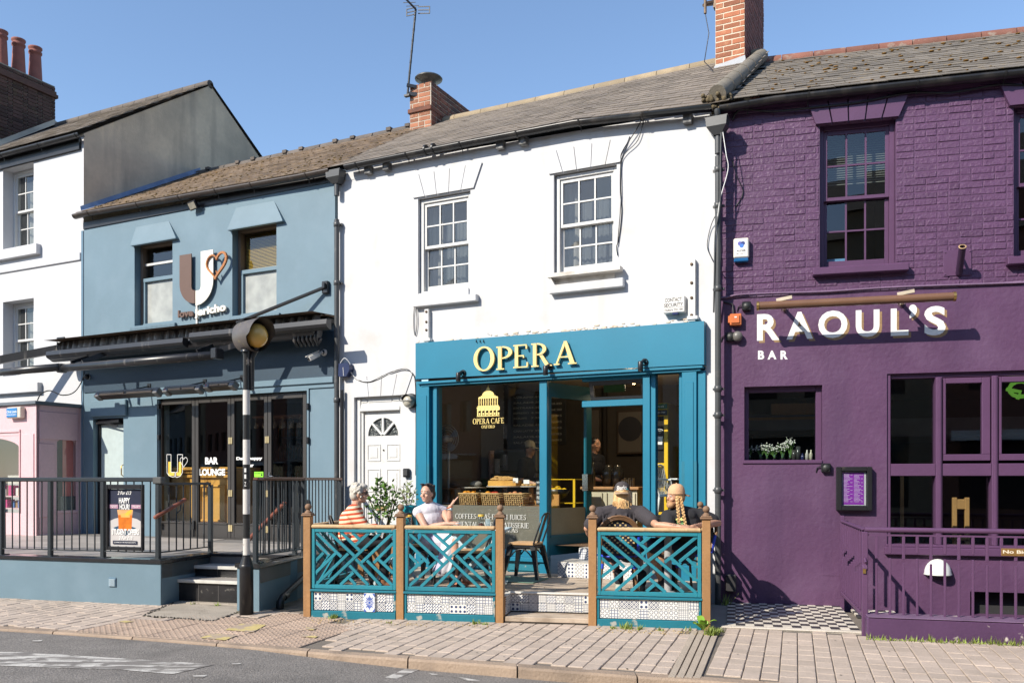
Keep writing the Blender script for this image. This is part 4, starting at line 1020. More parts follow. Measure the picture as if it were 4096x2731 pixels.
# side door, recessed, pale frosted glass
x0,x1=sdr[0]+.0,sdr[1];z1=sdr[3];f=MB();f.box(x0,x0+.05,.09,.17,-.05,z1);f.box(x1-.05,x1,.09,.17,-.05,z1);f.box(x0+.05,x1-.05,.09,.17,z1-.10,z1);f.box(x0+.05,x1-.05,.10,.17,-.05,TZ+.25);sdo=bar.part('side_door',f,M_black)
m=MB();m.box(x0+.05,x1-.05,.12,.135,TZ+.25,z1-.10);bar.part('frosted_panel',m,mat('frosted_white_glass',(.44,.52,.52),.25,.03,1),sdo)
m=MB();m.beam((x0+.02,.07,z1-.06),(x1-.12,.03,z1-.05),.05,.05);m.beam((x0+.12,.04,z1-.06),(x1-.14,.0,z1-.13),.02,.02);bar.part('door_closer',m,M_black_metal,sdo)
m=MB();m.tube([(x1-.10,.09,TZ+.95),(x1-.10,.04,TZ+.98),(x1-.10,.04,TZ+1.12),(x1-.10,.09,TZ+1.15)],.009,8);bar.part('pull_handle',m,M_brass,sdo)
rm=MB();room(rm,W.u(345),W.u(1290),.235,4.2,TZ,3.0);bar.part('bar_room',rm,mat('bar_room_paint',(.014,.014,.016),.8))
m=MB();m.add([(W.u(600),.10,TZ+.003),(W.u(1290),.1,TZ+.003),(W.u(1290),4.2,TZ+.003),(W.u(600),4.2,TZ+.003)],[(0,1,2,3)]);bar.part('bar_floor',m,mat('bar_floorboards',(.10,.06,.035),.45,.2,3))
# pine counter seen through the glass
ct=Thing('bar_counter','panelled pine bar counter behind the black folding doors','counter',W)
M_pine=mat('varnished_pine',(.62,.33,.075),.38,.14,2.2,.05,30,streak=((.46,.21,.04),7,.56,.1,.6),fine=.08)
cy=.45;cx0,cx1=W.u(575,-cy),W.u(928,-cy);cz1=W.uz(800,1868,-cy+.1)[1]
m=MB();m.box(cx0,cx1,cy,cy+.5,TZ,cz1-.05);ct.part('carcass',m,M_pine)
m=MB();m.box(cx0,cx1+.05,cy-.12,cy+.6,cz1-.05,cz1,.012);m.box(cx0,cx1+.03,cy-.07,cy,cz1-.10,cz1-.05,.01);m.box(cx0,cx1+.02,cy-.05,cy,cz1-.17,cz1-.12,.008);ct.part('counter_top',m,M_pine)
m=MB();m.box(cx0,cx1+.01,cy-.05,cy,TZ,TZ+.06,.006);m.box(cx0,cx1+.01,cy-.035,cy,TZ+.06,TZ+.11,.01);ct.part('plinth',m,M_pine)
for (pa,pb) in ((660,742),(800,905)):
    a,b=W.u(pa,-cy),W.u(pb,-cy);za,zb=TZ+.22,cz1-.28
    for (p,q,r_,t) in ((a,b,za,za+.04),(a,b,zb-.04,zb),(a,a+.04,za+.04,zb-.04),(b-.04,b,za+.04,zb-.04)):m=MB();m.box(p,q,cy-.025,cy-.001,r_,t,.012);ct.part('panel_moulding',m,M_pine)
for px in (775,):
    a=W.u(px,-cy);m=MB();m.box(a-.07,a+.07,cy-.02,cy-.0005,TZ+.11,cz1-.17,.008);ct.part('stile',m,M_pine)
# shelf of hanging glasses and bottles
gl=Thing('glass_rack','rack of wine glasses hanging above the bar inside','glass rack',W)
ry=1.1;gx0,gx1=W.u(1010,-ry),W.u(1205,-ry);gz=W.uz(1100,1668,-ry)[1]
m=MB();m.box(gx0,gx1,ry,ry+.4,gz,gz+.03);gl.part('shelf',m,M_wood_brown)
gm=glass_mat('drinking_glass',(.8,.8,.8),.05,((.6,.55,.5),.30))
for k in range(16):
    x=gx0+(gx1-gx0)*(k+.5)/16;m=MB();m.lathe([(.03,0),(.006,-.01),(.006,-.07),(.035,-.10),(.038,-.14),(.028,-.17)],(x,ry+.05+.12*(k % 3),gz),10);gl.part('wine_glass',m,gm)
bt=MB()
bs_=Thing('back_bar','dark shelves of bottles at the back of the blue bar','shelves',W)
for k in range(3):
    m=MB();z=1.35+.42*k;m.box(W.u(600),W.u(1200,-3.0),2.9,3.2,z,z+.03);bs_.part('shelf',m,M_dim)
    for j in range(26):
        x=W.u(600)+(W.u(1200,-3)-W.u(600))*(j+.5)/26;h=random.uniform(.2,.32);c_=random.choice(('bottle_green','bottle_amber','bottle_clear'));m=MB();m.lathe([(.0,0),(.035,0),(.035,h*.6),(.012,h*.75),(.012,h),(0,h)],(x,3.02,z+.03),8)
        bs_.part('bottle',m,mat(c_,{'bottle_green':(.03,.08,.03),'bottle_amber':(.2,.09,.02),'bottle_clear':(.3,.3,.28)}[c_],.1,.1))
# roof: small old slates, flashing against the taller gable, ridge tiles lifting
eB=lambda u:(-.07,eaveW(u)+.045)
rf=bar.part('roof',roof_deck(bL,uL-.05,eB,rW),M_underlay)
slates(bar,rf,bL+.03,uL-.06,eB,rW,.125,.19,M_slate_old,jit=1.6,th=.010)
for k in range(14):
    a=bL+(uL-bL)*k/14;b=bL+(uL-bL)*(k+1)/14;m=MB();t=random.uniform(.0,.05);m.tube([(a,RIDGE_Y,RIDGE_Z-.03),(b-.02,RIDGE_Y,RIDGE_Z-.03)],.085,10);(m.box(b-.09,b,RIDGE_Y-.10,RIDGE_Y+.05,RIDGE_Z+.0,RIDGE_Z+.045+t*.3) if k % 3!=1 else None);bar.part('ridge_tile',m,mat('dark_ridge_tile',(.12,.10,.085),.85,.2,5,.4,40,rnd=.2),rf)
mo=MB()
for k in range(260):
    u=bL+.1+(uL-bL-.2)*random.random();s=random.random()**1.5;e=Vector((u,*eB(u)));q=e.lerp(Vector((u,*rW(u))),s*.9);r_=random.uniform(.006,.016);mo.ball((q.x,q.y-.012,q.z+.022),(r_*1.9,r_*1.3,r_*.5),6,4)
bar.part('moss',mo,M_moss,rf,kind='stuff')
m=MB();vs=[]
for k in range(9):
    s=k/8;e=Vector((bL,*eB(bL))).lerp(Vector((bL,*rW(bL))),s*1.02);w_=.13+.02*sin(k*2.1);vs+=[(bL+.004,e.y,e.z+.11),(bL+.02,e.y,e.z+.035),(bL+w_,e.y,e.z+.03+.004)]
m.add(vs,[(i*3+k,i*3+k+1,(i+1)*3+k+1,(i+1)*3+k) for i in range(8) for k in range(2)]);bar.part('lead_flashing',m,mat('blue_lead',(.17,.22,.33),.45,.2,4,.2,20,stain=((.30,.36,.46),5,.6,.1,.6)),rf)
gutter(bar,W,[(u,z-.005) for u,z in W_EAVE if u<uL-.02]+[(uL-.03,eaveW(uL)-.005)],GUT,.066,mat('brown_gutter',(.045,.034,.028),.4,.25,3,.05,30,streak=((.13,.10,.08),6,.62,.06,.5)),[W.u(p,GUT) for p in (360,555,722,868,1010,1230)])

# ================================================================== the tall white house on the left
hL=W.u(-420);GY,GZ=2.82,9.20;EZ=W.uz(333,535)[1]
house=Thing('white_house','tall white house with grey rendered gable and pink shopfront','building',W,recentre=False)
h1=(W.u(12),W.u(135),W.uz(74,987)[1],W.uz(74,664)[1]);h2=(W.u(12),W.u(135),W.uz(74,1500)[1],W.uz(74,1200)[1])
m=MB();m.cells(hL,bL-.06,-.05,EZ-.05,[h1,h2],0,.28);house.part('wall',m,M_white_left)
m=MB();m.add([(bL-.058,0,0),(bL-.002,0,0),(bL-.002,0,EZ-.03),(bL-.058,0,EZ-.03)],[(0,1,2,3)]);house.part('wall_edge',m,M_white_left)
g=MB();gp=[(0.0,0.0),(6.0,0.0),(6.0,GZ-(6.0-GY)*.70),(GY,GZ),(0.0,EZ)]
g.add([(bL,y,z) for y,z in gp]+[(bL-.2,y+.002,z) for y,z in gp],[(0,1,2,3,4),(9,8,7,6,5),(0,4,9,5),(3,4,9,8),(2,3,8,7)]);house.part('gable_wall',g,M_cement)
for win in (h1,h2):sash_window(house,win[0],win[1],win[2]+.004,win[3]-.004,.24,3,2,2,M_white_wood,M_glass_old,stile=.04)
rm=MB()
for win in (h1,h2):room(rm,win[0]-.2,win[1]+.2,.30,1.7,win[2]-.2,win[3]+.2)
house.part('upstairs_room',rm,M_dim)
for win in (h1,h2):
    m=MB();curtain(m,win[0]+.1,win[0]+(win[1]-win[0])*.6,win[2],win[2]+(win[3]-win[2])*.9,.38,.015,10);house.part('curtain',m,mat('pale_curtain',(.55,.52,.45),.9))
for (x1_,ya,yb_) in ((147,990,1030),(152,1535,1572)):
    a=W.rect(-40,x1_,ya,yb_,.08);m=MB();m.box(a[0],a[1],-.09,.02,a[2],a[3],.006);house.part('window_sill',m,M_white_left)
zb=W.uz(165,1060)[1];m=MB();m.box(hL,bL-.06,-.03,-.001,zb-.035,zb+.10,.01);house.part('string_band',m,M_white_left)
eH=lambda u:(-.10,EZ+.02);rH=lambda u:(GY,GZ+.04)
rf=house.part('roof',roof_deck(hL,bL+.03,eH,rH),M_underlay)
slates(house,rf,W.u(-160),bL+.05,eH,rH,.17,.26,M_slate)
for k in range(16):
    a=bL-(bL-hL)*k/16;b=bL-(bL-hL)*(k+1)/16;m=MB();m.tube([(a,GY,GZ+.02),(b+.01,GY,GZ+.02)],.085,10);house.part('ridge_tile',m,MATS['dark_ridge_tile'],rf)
gz_=W.uz(200,567,GUT)[1]
gutter(house,W,[(hL,gz_+.01),(W.u(322,GUT),gz_)],GUT,.062,M_gutter,[W.u(p,GUT) for p in (10,160,310)])
m=MB();m.box(hL,bL-.062,-.045,-.001,gz_-.20,gz_-.01);house.part('eaves_board',m,M_black)
# tall stack with three clay pots
s_=4.70;CU=bL-s_;ck=MB();zt=W.uz(222,352,-GY)[1]
cb=W.depth(222,CU);zt=HC-(352-HY)*((W.world(CU,cb)).y)/F_PX
ck.box(CU-.43,CU-.012,.9,cb-.012,7.0,zt);chm=house.part('chimney',ck,mat('dark_mortar',(.25,.23,.20),.9,.2,8))
bricks(house,chm,(CU-.006,1.25,zt-20*.078),(0,1,0),(0,0,1),(1,0,0),cb-1.25,20*.078,[],M_brick_dark,course=.078,proud=.012)
m=MB();m.box(CU-.5,CU+.045,.9,cb+.045,zt-.24,zt-.16,.01);m.box(CU-.47,CU+.02,.9,cb+.02,zt-.16,zt-.09,.01);house.part('chimney_band',m,M_brick_dark,chm)
m=MB();m.box(CU-.45,CU-.004,.95,cb-.004,zt,zt+.03,.01);house.part('chimney_cap',m,MATS['dark_mortar'],chm)
for px in (3,74,141):
    y=W.depth(px,CU-.2);z0=zt+.02;m=MB();m.lathe([(.15,0),(.14,.08),(.118,.55),(.112,.60),(.135,.62),(.138,.66),(.118,.68),(.118,.70),(.142,.73),(.142,.76),(.10,.77),(.09,.5)],(CU-.2,y,z0),18);house.part('chimney_pot',m,M_terracotta,chm)
m=MB();q0=Vector((CU,1.2,EZ+(GZ-EZ)*1.2/GY));q1=Vector((CU,GY,GZ+.06));m.add([(CU+.004,q0.y,q0.z+.16),(CU+.16,q0.y,q0.z+.05),(CU+.16,q1.y,q1.z+.03),(CU+.004,q1.y,q1.z+.14)],[(0,1,2,3)]);house.part('cement_fillet',m,M_cement,chm)
# pink shop bay
M_pink=mat('pink_paint',(.66,.43,.45),.45,.03,2,.03,30)
BO=.80;pz1=W.uz(145,1618,BO)[1];px1=W.u(145,BO);pbx=W.u(325)
bay=MB();pT=.50
def holebox(mb,u0,u1,y0,y1,z0,z1):mb.box(u0,u1,y0,y1,z0,z1)
fw=(W.u(-60,BO),W.u(78,BO),W.uz(40,2050,BO)[1],W.uz(40,1742,BO)[1])
bay.cells(hL,px1,pT-.1,pz1,[(fw[0]-1,fw[1],fw[2],fw[3])],-BO,-BO+.06)
sy0,sy1=W.depth(228,px1),W.depth(303,px1)
swz0=HC-(2040-HY)*W.world(px1,(sy0+sy1)/2).y/F_PX;swz1=HC-(1740-HY)*W.world(px1,(sy0+sy1)/2).y/F_PX
def sidewall(y0,y1,z0,z1):bay.add([(px1,y0,z0),(px1,y1,z0),(px1,y1,z1),(px1,y0,z1)],[(0,1,2,3)]);bay.add([(px1-.06,y0,z0),(px1-.06,y1,z0),(px1-.06,y1,z1),(px1-.06,y0,z1)],[(3,2,1,0)])
sidewall(-BO,sy0,pT-.1,pz1);sidewall(sy1,0,pT-.1,pz1);sidewall(sy0,sy1,swz1,pz1);sidewall(sy0,sy1,pT-.1,swz0)
bayp=house.part('shop_bay',bay,M_pink)
m=MB()
for (y0,y1,z0,z1) in ((-BO+.04,sy0-.05,swz0-.1,pz1-.62),(-BO+.05,-.06,pz1-.55,pz1-.10),(sy0-.04,sy1+.04,swz0-.05,swz0)):m.box(px1+.001,px1+.016,y0,y1,z0,z1,.006)
house.part('bay_panel',m,M_pink,bayp)
m=MB();nA=12;ym=(sy0+sy1)/2;ry_=(sy1-sy0)/2
arc=[(ym+ry_*cos(pi*k/nA),swz1-.16+.10*sin(pi*k/nA)) for k in range(nA+1)];poly=[(sy1,swz1-.16),(sy1,swz1),(sy0,swz1),(sy0,swz1-.16)]+arc[::-1][1:-1]
m.add([(px1-.02,y,z) for y,z in poly],[tuple(range(len(poly)))]);house.part('arched_head',m,M_pink,bayp)
m=MB();m.add([(px1-.03,sy0,swz0),(px1-.03,sy1,swz0),(px1-.03,sy1,swz1),(px1-.03,sy0,swz1)],[(0,1,2,3)]);house.part('pane',m,M_glass_shop,bayp)
m=MB();m.add([(px1-.06,sy0+(sy1-sy0)*.42,swz0),(px1-.06,sy1,swz0),(px1-.06,sy1,swz1),(px1-.06,sy0+(sy1-sy0)*.42,swz1)],[(0,1,2,3)]);house.part('red_screen',m,mat('coral_panel',(.72,.22,.20),.6,.05,2),bayp)
arc=[((fw[0]+fw[1])/2-.5+(fw[1]-(fw[0]+fw[1])/2+.5)*cos(pi*k/16),fw[3]-.22+.20*sin(pi*k/16)) for k in range(9)]
m=MB();q=[(fw[1],fw[3])]+[(arc[8][0],fw[3])]+[arc[k] for k in range(8,-1,-1)];m.prism(q,-BO+.004,-BO+.05);house.part('arched_head',m,M_pink,bayp)
m=MB();m.box(fw[1],fw[1]+.03,-BO-.016,-BO-.001,fw[2],fw[3]+.05,.005);m.box(fw[1]+.06,px1-.05,-BO-.014,-BO-.001,pT,fw[3]+.02,.005);m.box(hL,fw[1]+.03,-BO-.02,-BO-.001,fw[3]+.05,fw[3]+.10,.006);house.part('bay_moulding',m,M_pink,bayp)
pane(house,fw[0]-1,fw[1],fw[2],fw[3],-BO+.04,M_glass_shop,bayp)
m=MB();m.slab([(hL,-BO-.05),(px1+.05,-BO-.05),(px1+.05,0),(hL,0)],pz1+.012,pz1+.06);m.slab([(hL,-BO-.03),(px1+.03,-BO-.03),(px1+.03,0),(hL,0)],pz1,pz1+.012);house.part('bay_roof',m,mat('lead_roof',(.11,.125,.145),.5,.1,3,.05,30),bayp)
rm=MB();room(rm,hL,px1-.08,-BO+.07,2.2,pT,pz1);house.part('shop_room',rm,M_dark)
m=MB();m.box(W.u(200,.3),W.u(252,.3),-.34,-.02,.5,1.13,.01);house.part('meter_box',m,mat('grey_box',(.15,.15,.15),.6))
dsp=Thing('book_display','window display of books and gifts inside the pink shop','shop display',W)
for k,z in enumerate((.62,.92,1.12)):
    m=MB();m.box(fw[1]-.95,fw[1]-.03,-BO+.10,-BO+.5,z,z+.02);dsp.part('shelf',m,mat('pink_shelf',(.7,.5,.52),.5))
    for j in range(9):
        x=fw[1]-.93+.1*j;h=random.uniform(.10,.2);col=random.choice(((.7,.7,.68),(.55,.06,.22),(.06,.16,.4),(.75,.5,.05),(.5,.5,.5),(.3,.18,.08)));m=MB();m.box(x,x+.07,-BO+.14+random.random()*.1,-BO+.30,z+.021,z+.021+h,.002);dsp.part('book',m,mat('book_%d%d%d' % tuple(int(v*99) for v in col),col,.6,.1,20))
# ================================================================== the purple bar
pR=5.2
pub=Thing('purple_bar_building','purple painted brick bar building with lichened slate roof and tall front windows','building',P,recentre=False)
zB=P.uz(3450,1166)[1] # brickwork above, smooth render below
pw=(P.u(3279),P.u(3583),P.uz(3430,1068)[1],P.uz(3430,484)[1]);pw2=(P.u(4055),P.u(4055)+(pw[1]-pw[0]),pw[2],pw[3])
pe=5.72
m=MB();m.cells(.0,pR,zB-.1,pe,[pw,pw2],.0015,.22);pwall=pub.part('wall',m,M_purple)
holes=[(h[0],h[1],h[2]-zB,h[3]-zB) for h in (pw,pw2)]
bricks(pub,pwall,(.0,0,zB),(1,0,0),(0,0,1),(0,-1,0),4.25,pe-zB,holes,M_purple_brick,course=.0745,bond='mixed',proud=.0045,jit=1.5,mortar=.009)
q1=(P.u(2977),P.u(3288),P.uz(3130,1852)[1],P.uz(3130,1544)[1]);q2=(P.u(3546),pR-.3,P.uz(3760,2196)[1],P.uz(3760,1490)[1])
q3=(P.u(3878),P.u(4135),P.uz(3990,2462)[1],P.uz(3990,2366)[1])
m=MB();m.cells(.0,pR,-.05,zB,[q1,q2,q3],-.028,.20);pub.part('wall',m,M_purple,label='smooth purple render below the brickwork')
m=MB()
for k in range(60):
    a=pR*k/60;b=pR*(k+1)/60;z=zB+.0+.006*mnoise.noise((k*.5,2,0));m.box(a,b,-.045,.01,z-.008,z+.018,.006)
pub.part('string_ledge',m,mat('pale_purple_ledge',(.19,.12,.20),.5,.2,6,.2,40))
m=MB()
for (xa,xb,ya,yb_) in ((3295,3345,2230,2330),):pass
m.box(P.u(3290,.03),P.u(3372,.03),-.031,-.0275,P.uz(3330,2300)[1],P.uz(3330,2208)[1]);pub.part('patch_repair',m,M_purple)
lintel(pub,P,P.u(3262),P.u(3592),P.u(3226),P.u(3640),P.uz(3430,487)[1],P.uz(3430,385)[1],5,M_purple_wood,.05,.016)
lintel(pub,P,pw2[0]-.05,pw2[1]+.05,pw2[0]-.16,pw2[1]+.16,P.uz(3430,487)[1],P.uz(3430,385)[1],5,M_purple_wood,.05,.016)
for win in (pw,pw2):
    sash_window(pub,win[0],win[1],win[2],win[3],.13,3,2,2,M_purple_wood,M_glass,stile=.04)
    m=MB();m.box(win[0]-.08,win[1]+.12,-.10,.06,win[2]-.085,win[2]-.003,.008);pub.part('window_sill',m,M_purple_wood)
rm=MB()
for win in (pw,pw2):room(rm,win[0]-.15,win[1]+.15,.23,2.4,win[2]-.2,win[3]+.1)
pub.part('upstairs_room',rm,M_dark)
bl=MB();z0=pw[2]+(pw[3]-pw[2])*.62
for k in range(22):
    z=z0+.026*k;bl.add([(pw[0]+.05,.25,z),(pw[1]-.05,.25,z),(pw[1]-.05,.262,z+.012),(pw[0]+.05,.262,z+.012)],[(0,1,2,3)])
pub.part('blind_slats',bl,mat('grey_blind',(.17,.18,.17),.6),kind='stuff')
m=MB();m.box(pw[0]+.06,pw[0]+.30,.24,.26,pw[2]+.05,pw[2]+.16);pub.part('blue_box_file',m,mat('light_blue_card',(.16,.36,.62),.6))
# small front window
zs0,zs1=q1[2],q1[3];x0,x1=q1[0],q1[1]
f=MB();f.box(x0,x0+.05,.05,.16,zs0,zs1,.004);f.box(x1-.06,x1,.05,.16,zs0,zs1,.004);f.box(x0+.05,x1-.06,.05,.16,zs1-.06,zs1,.004);f.box(x0-.02,x1,-.045,.14,zs0-.005,zs0+.035,.006);swp=pub.part('small_window',f,M_purple_wood)
pane(pub,x0+.05,x1-.06,zs0+.035,zs1-.06,.10,M_glass,swp)
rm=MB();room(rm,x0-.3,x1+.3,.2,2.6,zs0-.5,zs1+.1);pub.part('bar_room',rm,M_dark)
m=MB();m.box(x0,x1,.165,.42,zs0-.02,zs0+.034);pub.part('inner_shelf',m,M_purple_wood,swp)
m=MB();m.box(x0+.33,x1+.1,.8,.9,zs1-.26,zs1-.13);m.box(x0-.1,x1+.2,.85,1.3,zs1-.32,zs1-.29);pub.part('timber_beam',m,M_wood)
m=MB();m.box(x0-.3,x1+.3,.9,2.0,zs0+.42,zs0+.62);pub.part('inner_canopy',m,mat('grey_canopy',(.16,.17,.19),.7))
# tall windows
zt0,zt1=q2[2],q2[3];ztr0,ztr1=P.uz(3670,1903)[1],P.uz(3670,1854)[1]
f=MB();f.box(q2[0],q2[0]+.04,-.01,.16,zt0,zt1,.004);f.box(q2[0]+.04,q2[1],.02,.16,zt1-.05,zt1,.004);f.box(q2[0]-.03,q2[1],-.085,.14,zt0-.06,zt0+.02,.006);f.box(q2[0]-.01,q2[1],-.05,.14,zt0+.02,zt0+.05,.005);tw=pub.part('tall_window',f,M_purple_wood)
mull=[(3742,3768),(3966,3991)]
bays=[];prev=q2[0]+.04
for (a,b) in mull+[(4196,4222)]:
    ua,ub=P.u(a,.0),P.u(b,.0);m=MB();m.box(ua,ub,-.02,.14,zt0+.05,zt1-.05,.006);m.box(ua+.015,ub-.015,-.032,-.02,zt0+.05,zt1-.05,.004);pub.part('mullion',m,M_purple_wood,tw);bays.append((prev,ua));prev=ub
for k,(a,b) in enumerate(bays):
    m=MB();m.box(a,b,-.005,.13,ztr0,ztr1,.005);pub.part('transom',m,M_purple_wood,tw)
    pane(pub,a,b,zt0+.05,ztr0,.09,M_glass,tw)
    if k==0:pane(pub,a,b,ztr1,zt1-.05,.09,M_glass,tw)
    else:
        zo=ztr1+.03;m=MB()
        for (p,q,r_,t) in ((a+.01,a+.04,zo+.07,zt1-.06),(b-.09,b-.01,zo+.07,zt1-.06),(a+.01,b-.01,zo,zo+.07),(a+.04,b-.09,zt1-.12,zt1-.06)):m.box(p,q,.0,.07,r_,t,.005)
        pub.part('opening_light',m,M_purple_wood,tw);pane(pub,a+.04,b-.09,zo+.07,zt1-.12,.04,M_glass,tw)
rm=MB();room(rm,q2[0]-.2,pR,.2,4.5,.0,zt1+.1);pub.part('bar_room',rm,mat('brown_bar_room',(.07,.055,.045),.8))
m=MB();m.box(q2[0]-.2,pR,2.2,4.4,1.98,2.22);m.box(q2[0]-.2,pR,2.6,4.4,1.50,1.58);pub.part('inner_canopy',m,MATS['grey_canopy'])
m=MB();m.box(q2[0]+.02,q2[0]+.32,.8,.84,1.52,1.58);m.box(q2[0]+.28,q2[0]+.32,.8,.84,.5,1.52);m.box(q2[0]+.0,q2[0]+.16,1.3,1.4,.1,1.3);pub.part('timber_frame',m,mat('bar_timber',(.42,.24,.09),.5,.1,4))
cst=Thing('bar_chair','wooden chair inside the tall purple window','chair',P)
for px in (3820,3870):m=MB();u=P.u(px,-.9);m.box(u-.025,u+.025,.9,.95,.25,1.20,.006);cst.part('leg',m,MATS['bar_timber'])
m=MB();m.box(P.u(3815,-.9),P.u(3880,-.9),.88,1.3,.70,.74,.01);cst.part('seat',m,MATS['bar_timber'])
m=MB();m.box(P.u(3815,-.9),P.u(3880,-.9),.905,.93,1.06,1.18,.008);cst.part('backrest',m,MATS['bar_timber'])
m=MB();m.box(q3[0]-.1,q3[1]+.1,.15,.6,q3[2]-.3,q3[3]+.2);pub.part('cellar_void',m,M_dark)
gsn=Thing('neon_sign','green glowing loop of a sign inside the right hand tall window','sign',P)
m=MB();c=P.uz(4090,1555,-.4);m.tube([(c[0]+.11*cos(a*.5)-.02,.4,c[1]+.085*sin(a*.5)) for a in range(0,11)],.022,8);m.tube([(c[0]-.16,.4,c[1]+.0),(c[0]-.02,.4,c[1]-.03),(c[0]-.05,.4,c[1]-.11)],.02,8);gsn.part('tube',m,emit_mat('green_neon',(.16,.42,.05),.35))
# roof, verge tiles, gutter
PR_Z,PR_Y=7.285,2.5
eP_=lambda u:(-.07,eaveP(u)+.045);rP_=lambda u:(PR_Y,PR_Z)
rf=pub.part('roof',roof_deck(.02,pR,eP_,rP_,u0r=P.loc(*W.world(.05,2.5).xy)[0]),M_underlay)
slates(pub,rf,-.5,4.7,eP_,rP_,.165,.27,M_slate_purple,jit=1.5,keep=lambda w:W.loc(w.x,w.y)[0]>.06)
for k in range(12):
    a,b=.42+.42*k,.42+.42*(k+1)-.012;m=MB();m.tube([(a,PR_Y,PR_Z-.03),(b,PR_Y,PR_Z-.03)],.10,12);pub.part('ridge_tile',m,mat('red_ridge_tile',(.20,.085,.06),.85,.2,5,.4,40,rnd=.2,stain=((.30,.27,.22),9,.66,.05,.6)),rf)
mo=MB()
for k in range(170):
    u=.5+4.0*random.random();s=random.random();e=Vector((u,*eP_(u)));q=e.lerp(Vector((u,*rP_(u))),s*.92);r_=random.uniform(.006,.022)*(.5+.5*min(1,u/1.5));mo.ball((q.x,q.y-.012,q.z+.022),(r_*1.7,r_*1.2,r_*.5),7,4)
pub.part('moss',mo,mat('orange_moss',(.19,.10,.02),.95,.3,20,.8,60),rf,kind='stuff')
m6=6;_l=lambda u,y:Vector((*P.loc(*W.world(u,y).xy),0));vt0=_l(.02,-.10);vt0.z=eP_(0)[1]+.03;vt1=_l(.04,2.45);vt1.z=PR_Z-.0
for k in range(m6):
    a=vt0.lerp(vt1,k/m6);b=vt0.lerp(vt1,(k+.97)/m6);m=MB();m.tube([a,b],[.10,.097],14);pub.part('verge_tile',m,mat('concrete_verge_tile',(.20,.175,.135),.85,.12,4,.4,50,stain=((.12,.11,.09),6,.6,.1,.5)),rf)
mo=MB()
for k in range(60):mo.ball((random.gauss(-.04,.07),-.14+random.gauss(0,.03),vt0.z-.05+random.gauss(0,.045)),random.uniform(.012,.035),7,5)
pub.part('moss_clump',mo,mat('dead_moss',(.13,.10,.055),.95,.4,20,.8,60),rf,kind='stuff')
gutter(pub,P,[(.02,eaveP(.02)-.05)]+[(u,z-.02) for u,z in P_EAVE if u>.1],GUT,.064,M_gutter,[P.u(p,GUT) for p in (2990,3232,3668,4018)])
m=MB();m.box(.0,pR,-.05,.0,5.60,eaveP(1)-.02);pub.part('eaves_board',m,M_purple)
# right-hand stack on the party wall
yb=2.0;a0,a1=u_at(W,2861,yb),u_at(W,2979,yb);zz0=W.uz(2920,256,-yb)[1];zz1=zz0+1.75
ch=MB();ch.box(a0+.002,a1-.004,yb+.001,yb+1.38,zz0-.8,zz1);stk=Thing('brick_chimney','tall red brick chimney stack between the white and purple roofs','chimney',W,recentre=False)
c_=stk.part('stack_core',ch,mat('light_mortar',(.60,.52,.40),.9,.1,8,.3,50))
bricks(stk,c_,(a0,yb+.006,zz0-.05),(1,0,0),(0,0,1),(0,-1,0),a1-a0,1.75,[],mat('orange_brick',(.33,.115,.055),.8,.12,9,.4,60,rnd=.30,stain=((.46,.24,.13),12,.66,.06,.5)),course=.0755,bond='stretcher',proud=.010)
bricks(stk,c_,(a1-.006,yb,zz0-.35),(0,1,0),(0,0,1),(1,0,0),1.39,2.05,[],mat('shade_darkened_brick',(.20,.07,.055),.85,.15,9,.4,60,rnd=.3),course=.0755,proud=.010)  # side bricks coloured darker than the front to paint in that face's shade
m=MB();m.prism([(a0-.06,zz0-.16),(a1+.02,zz0-.02),(a1+.01,zz0+.06),(a0,zz0+.0)],yb-.035,yb+.004);m.add([(a0-.003,yb,zz0),(a0-.12,yb-.08,zz0-.16),(a0-.12,yb+.5,zz0+.15),(a0-.003,yb+.5,zz0+.3)],[(3,2,1,0)]);stk.part('lead_flashing',m,M_lead)
ab=Thing('aerial_bracket','rusty aerial bracket with a hanging cable on the tall red chimney','bracket',W)
q=W.uz(2821,20,-yb+.1);m=MB();m.tube([(q[0],yb-.1,q[1]-.12),(q[0],yb-.1,q[1]+.8)],.02,10);ab.part('pole',m,mat('rusty_steel',(.17,.12,.08),.6,.3,8,.1,40,metal=.4))
m=MB();m.beam((q[0]-.03,yb-.1,q[1]),(a0,yb+.05,q[1]+.06),.03,.03);m.beam((q[0],yb-.1,q[1]+.02),(a0,yb+.05,q[1]+.10),.03,.03);m.box(a0-.03,a0+.01,yb,yb+.1,q[1]-.01,q[1]+.15);ab.part('bracket_arm',m,MATS['rusty_steel'])
r0=W.uz(2852,292,-yb+.35);m=MB();m.tube([(q[0],yb-.1,q[1]-.12),(q[0]+.05,yb-.1,q[1]-.4),(q[0]-.0,yb-.15,q[1]-.8),(r0[0],yb-.35,r0[1]+.03)],.006,6);ab.part('cable',m,M_black)
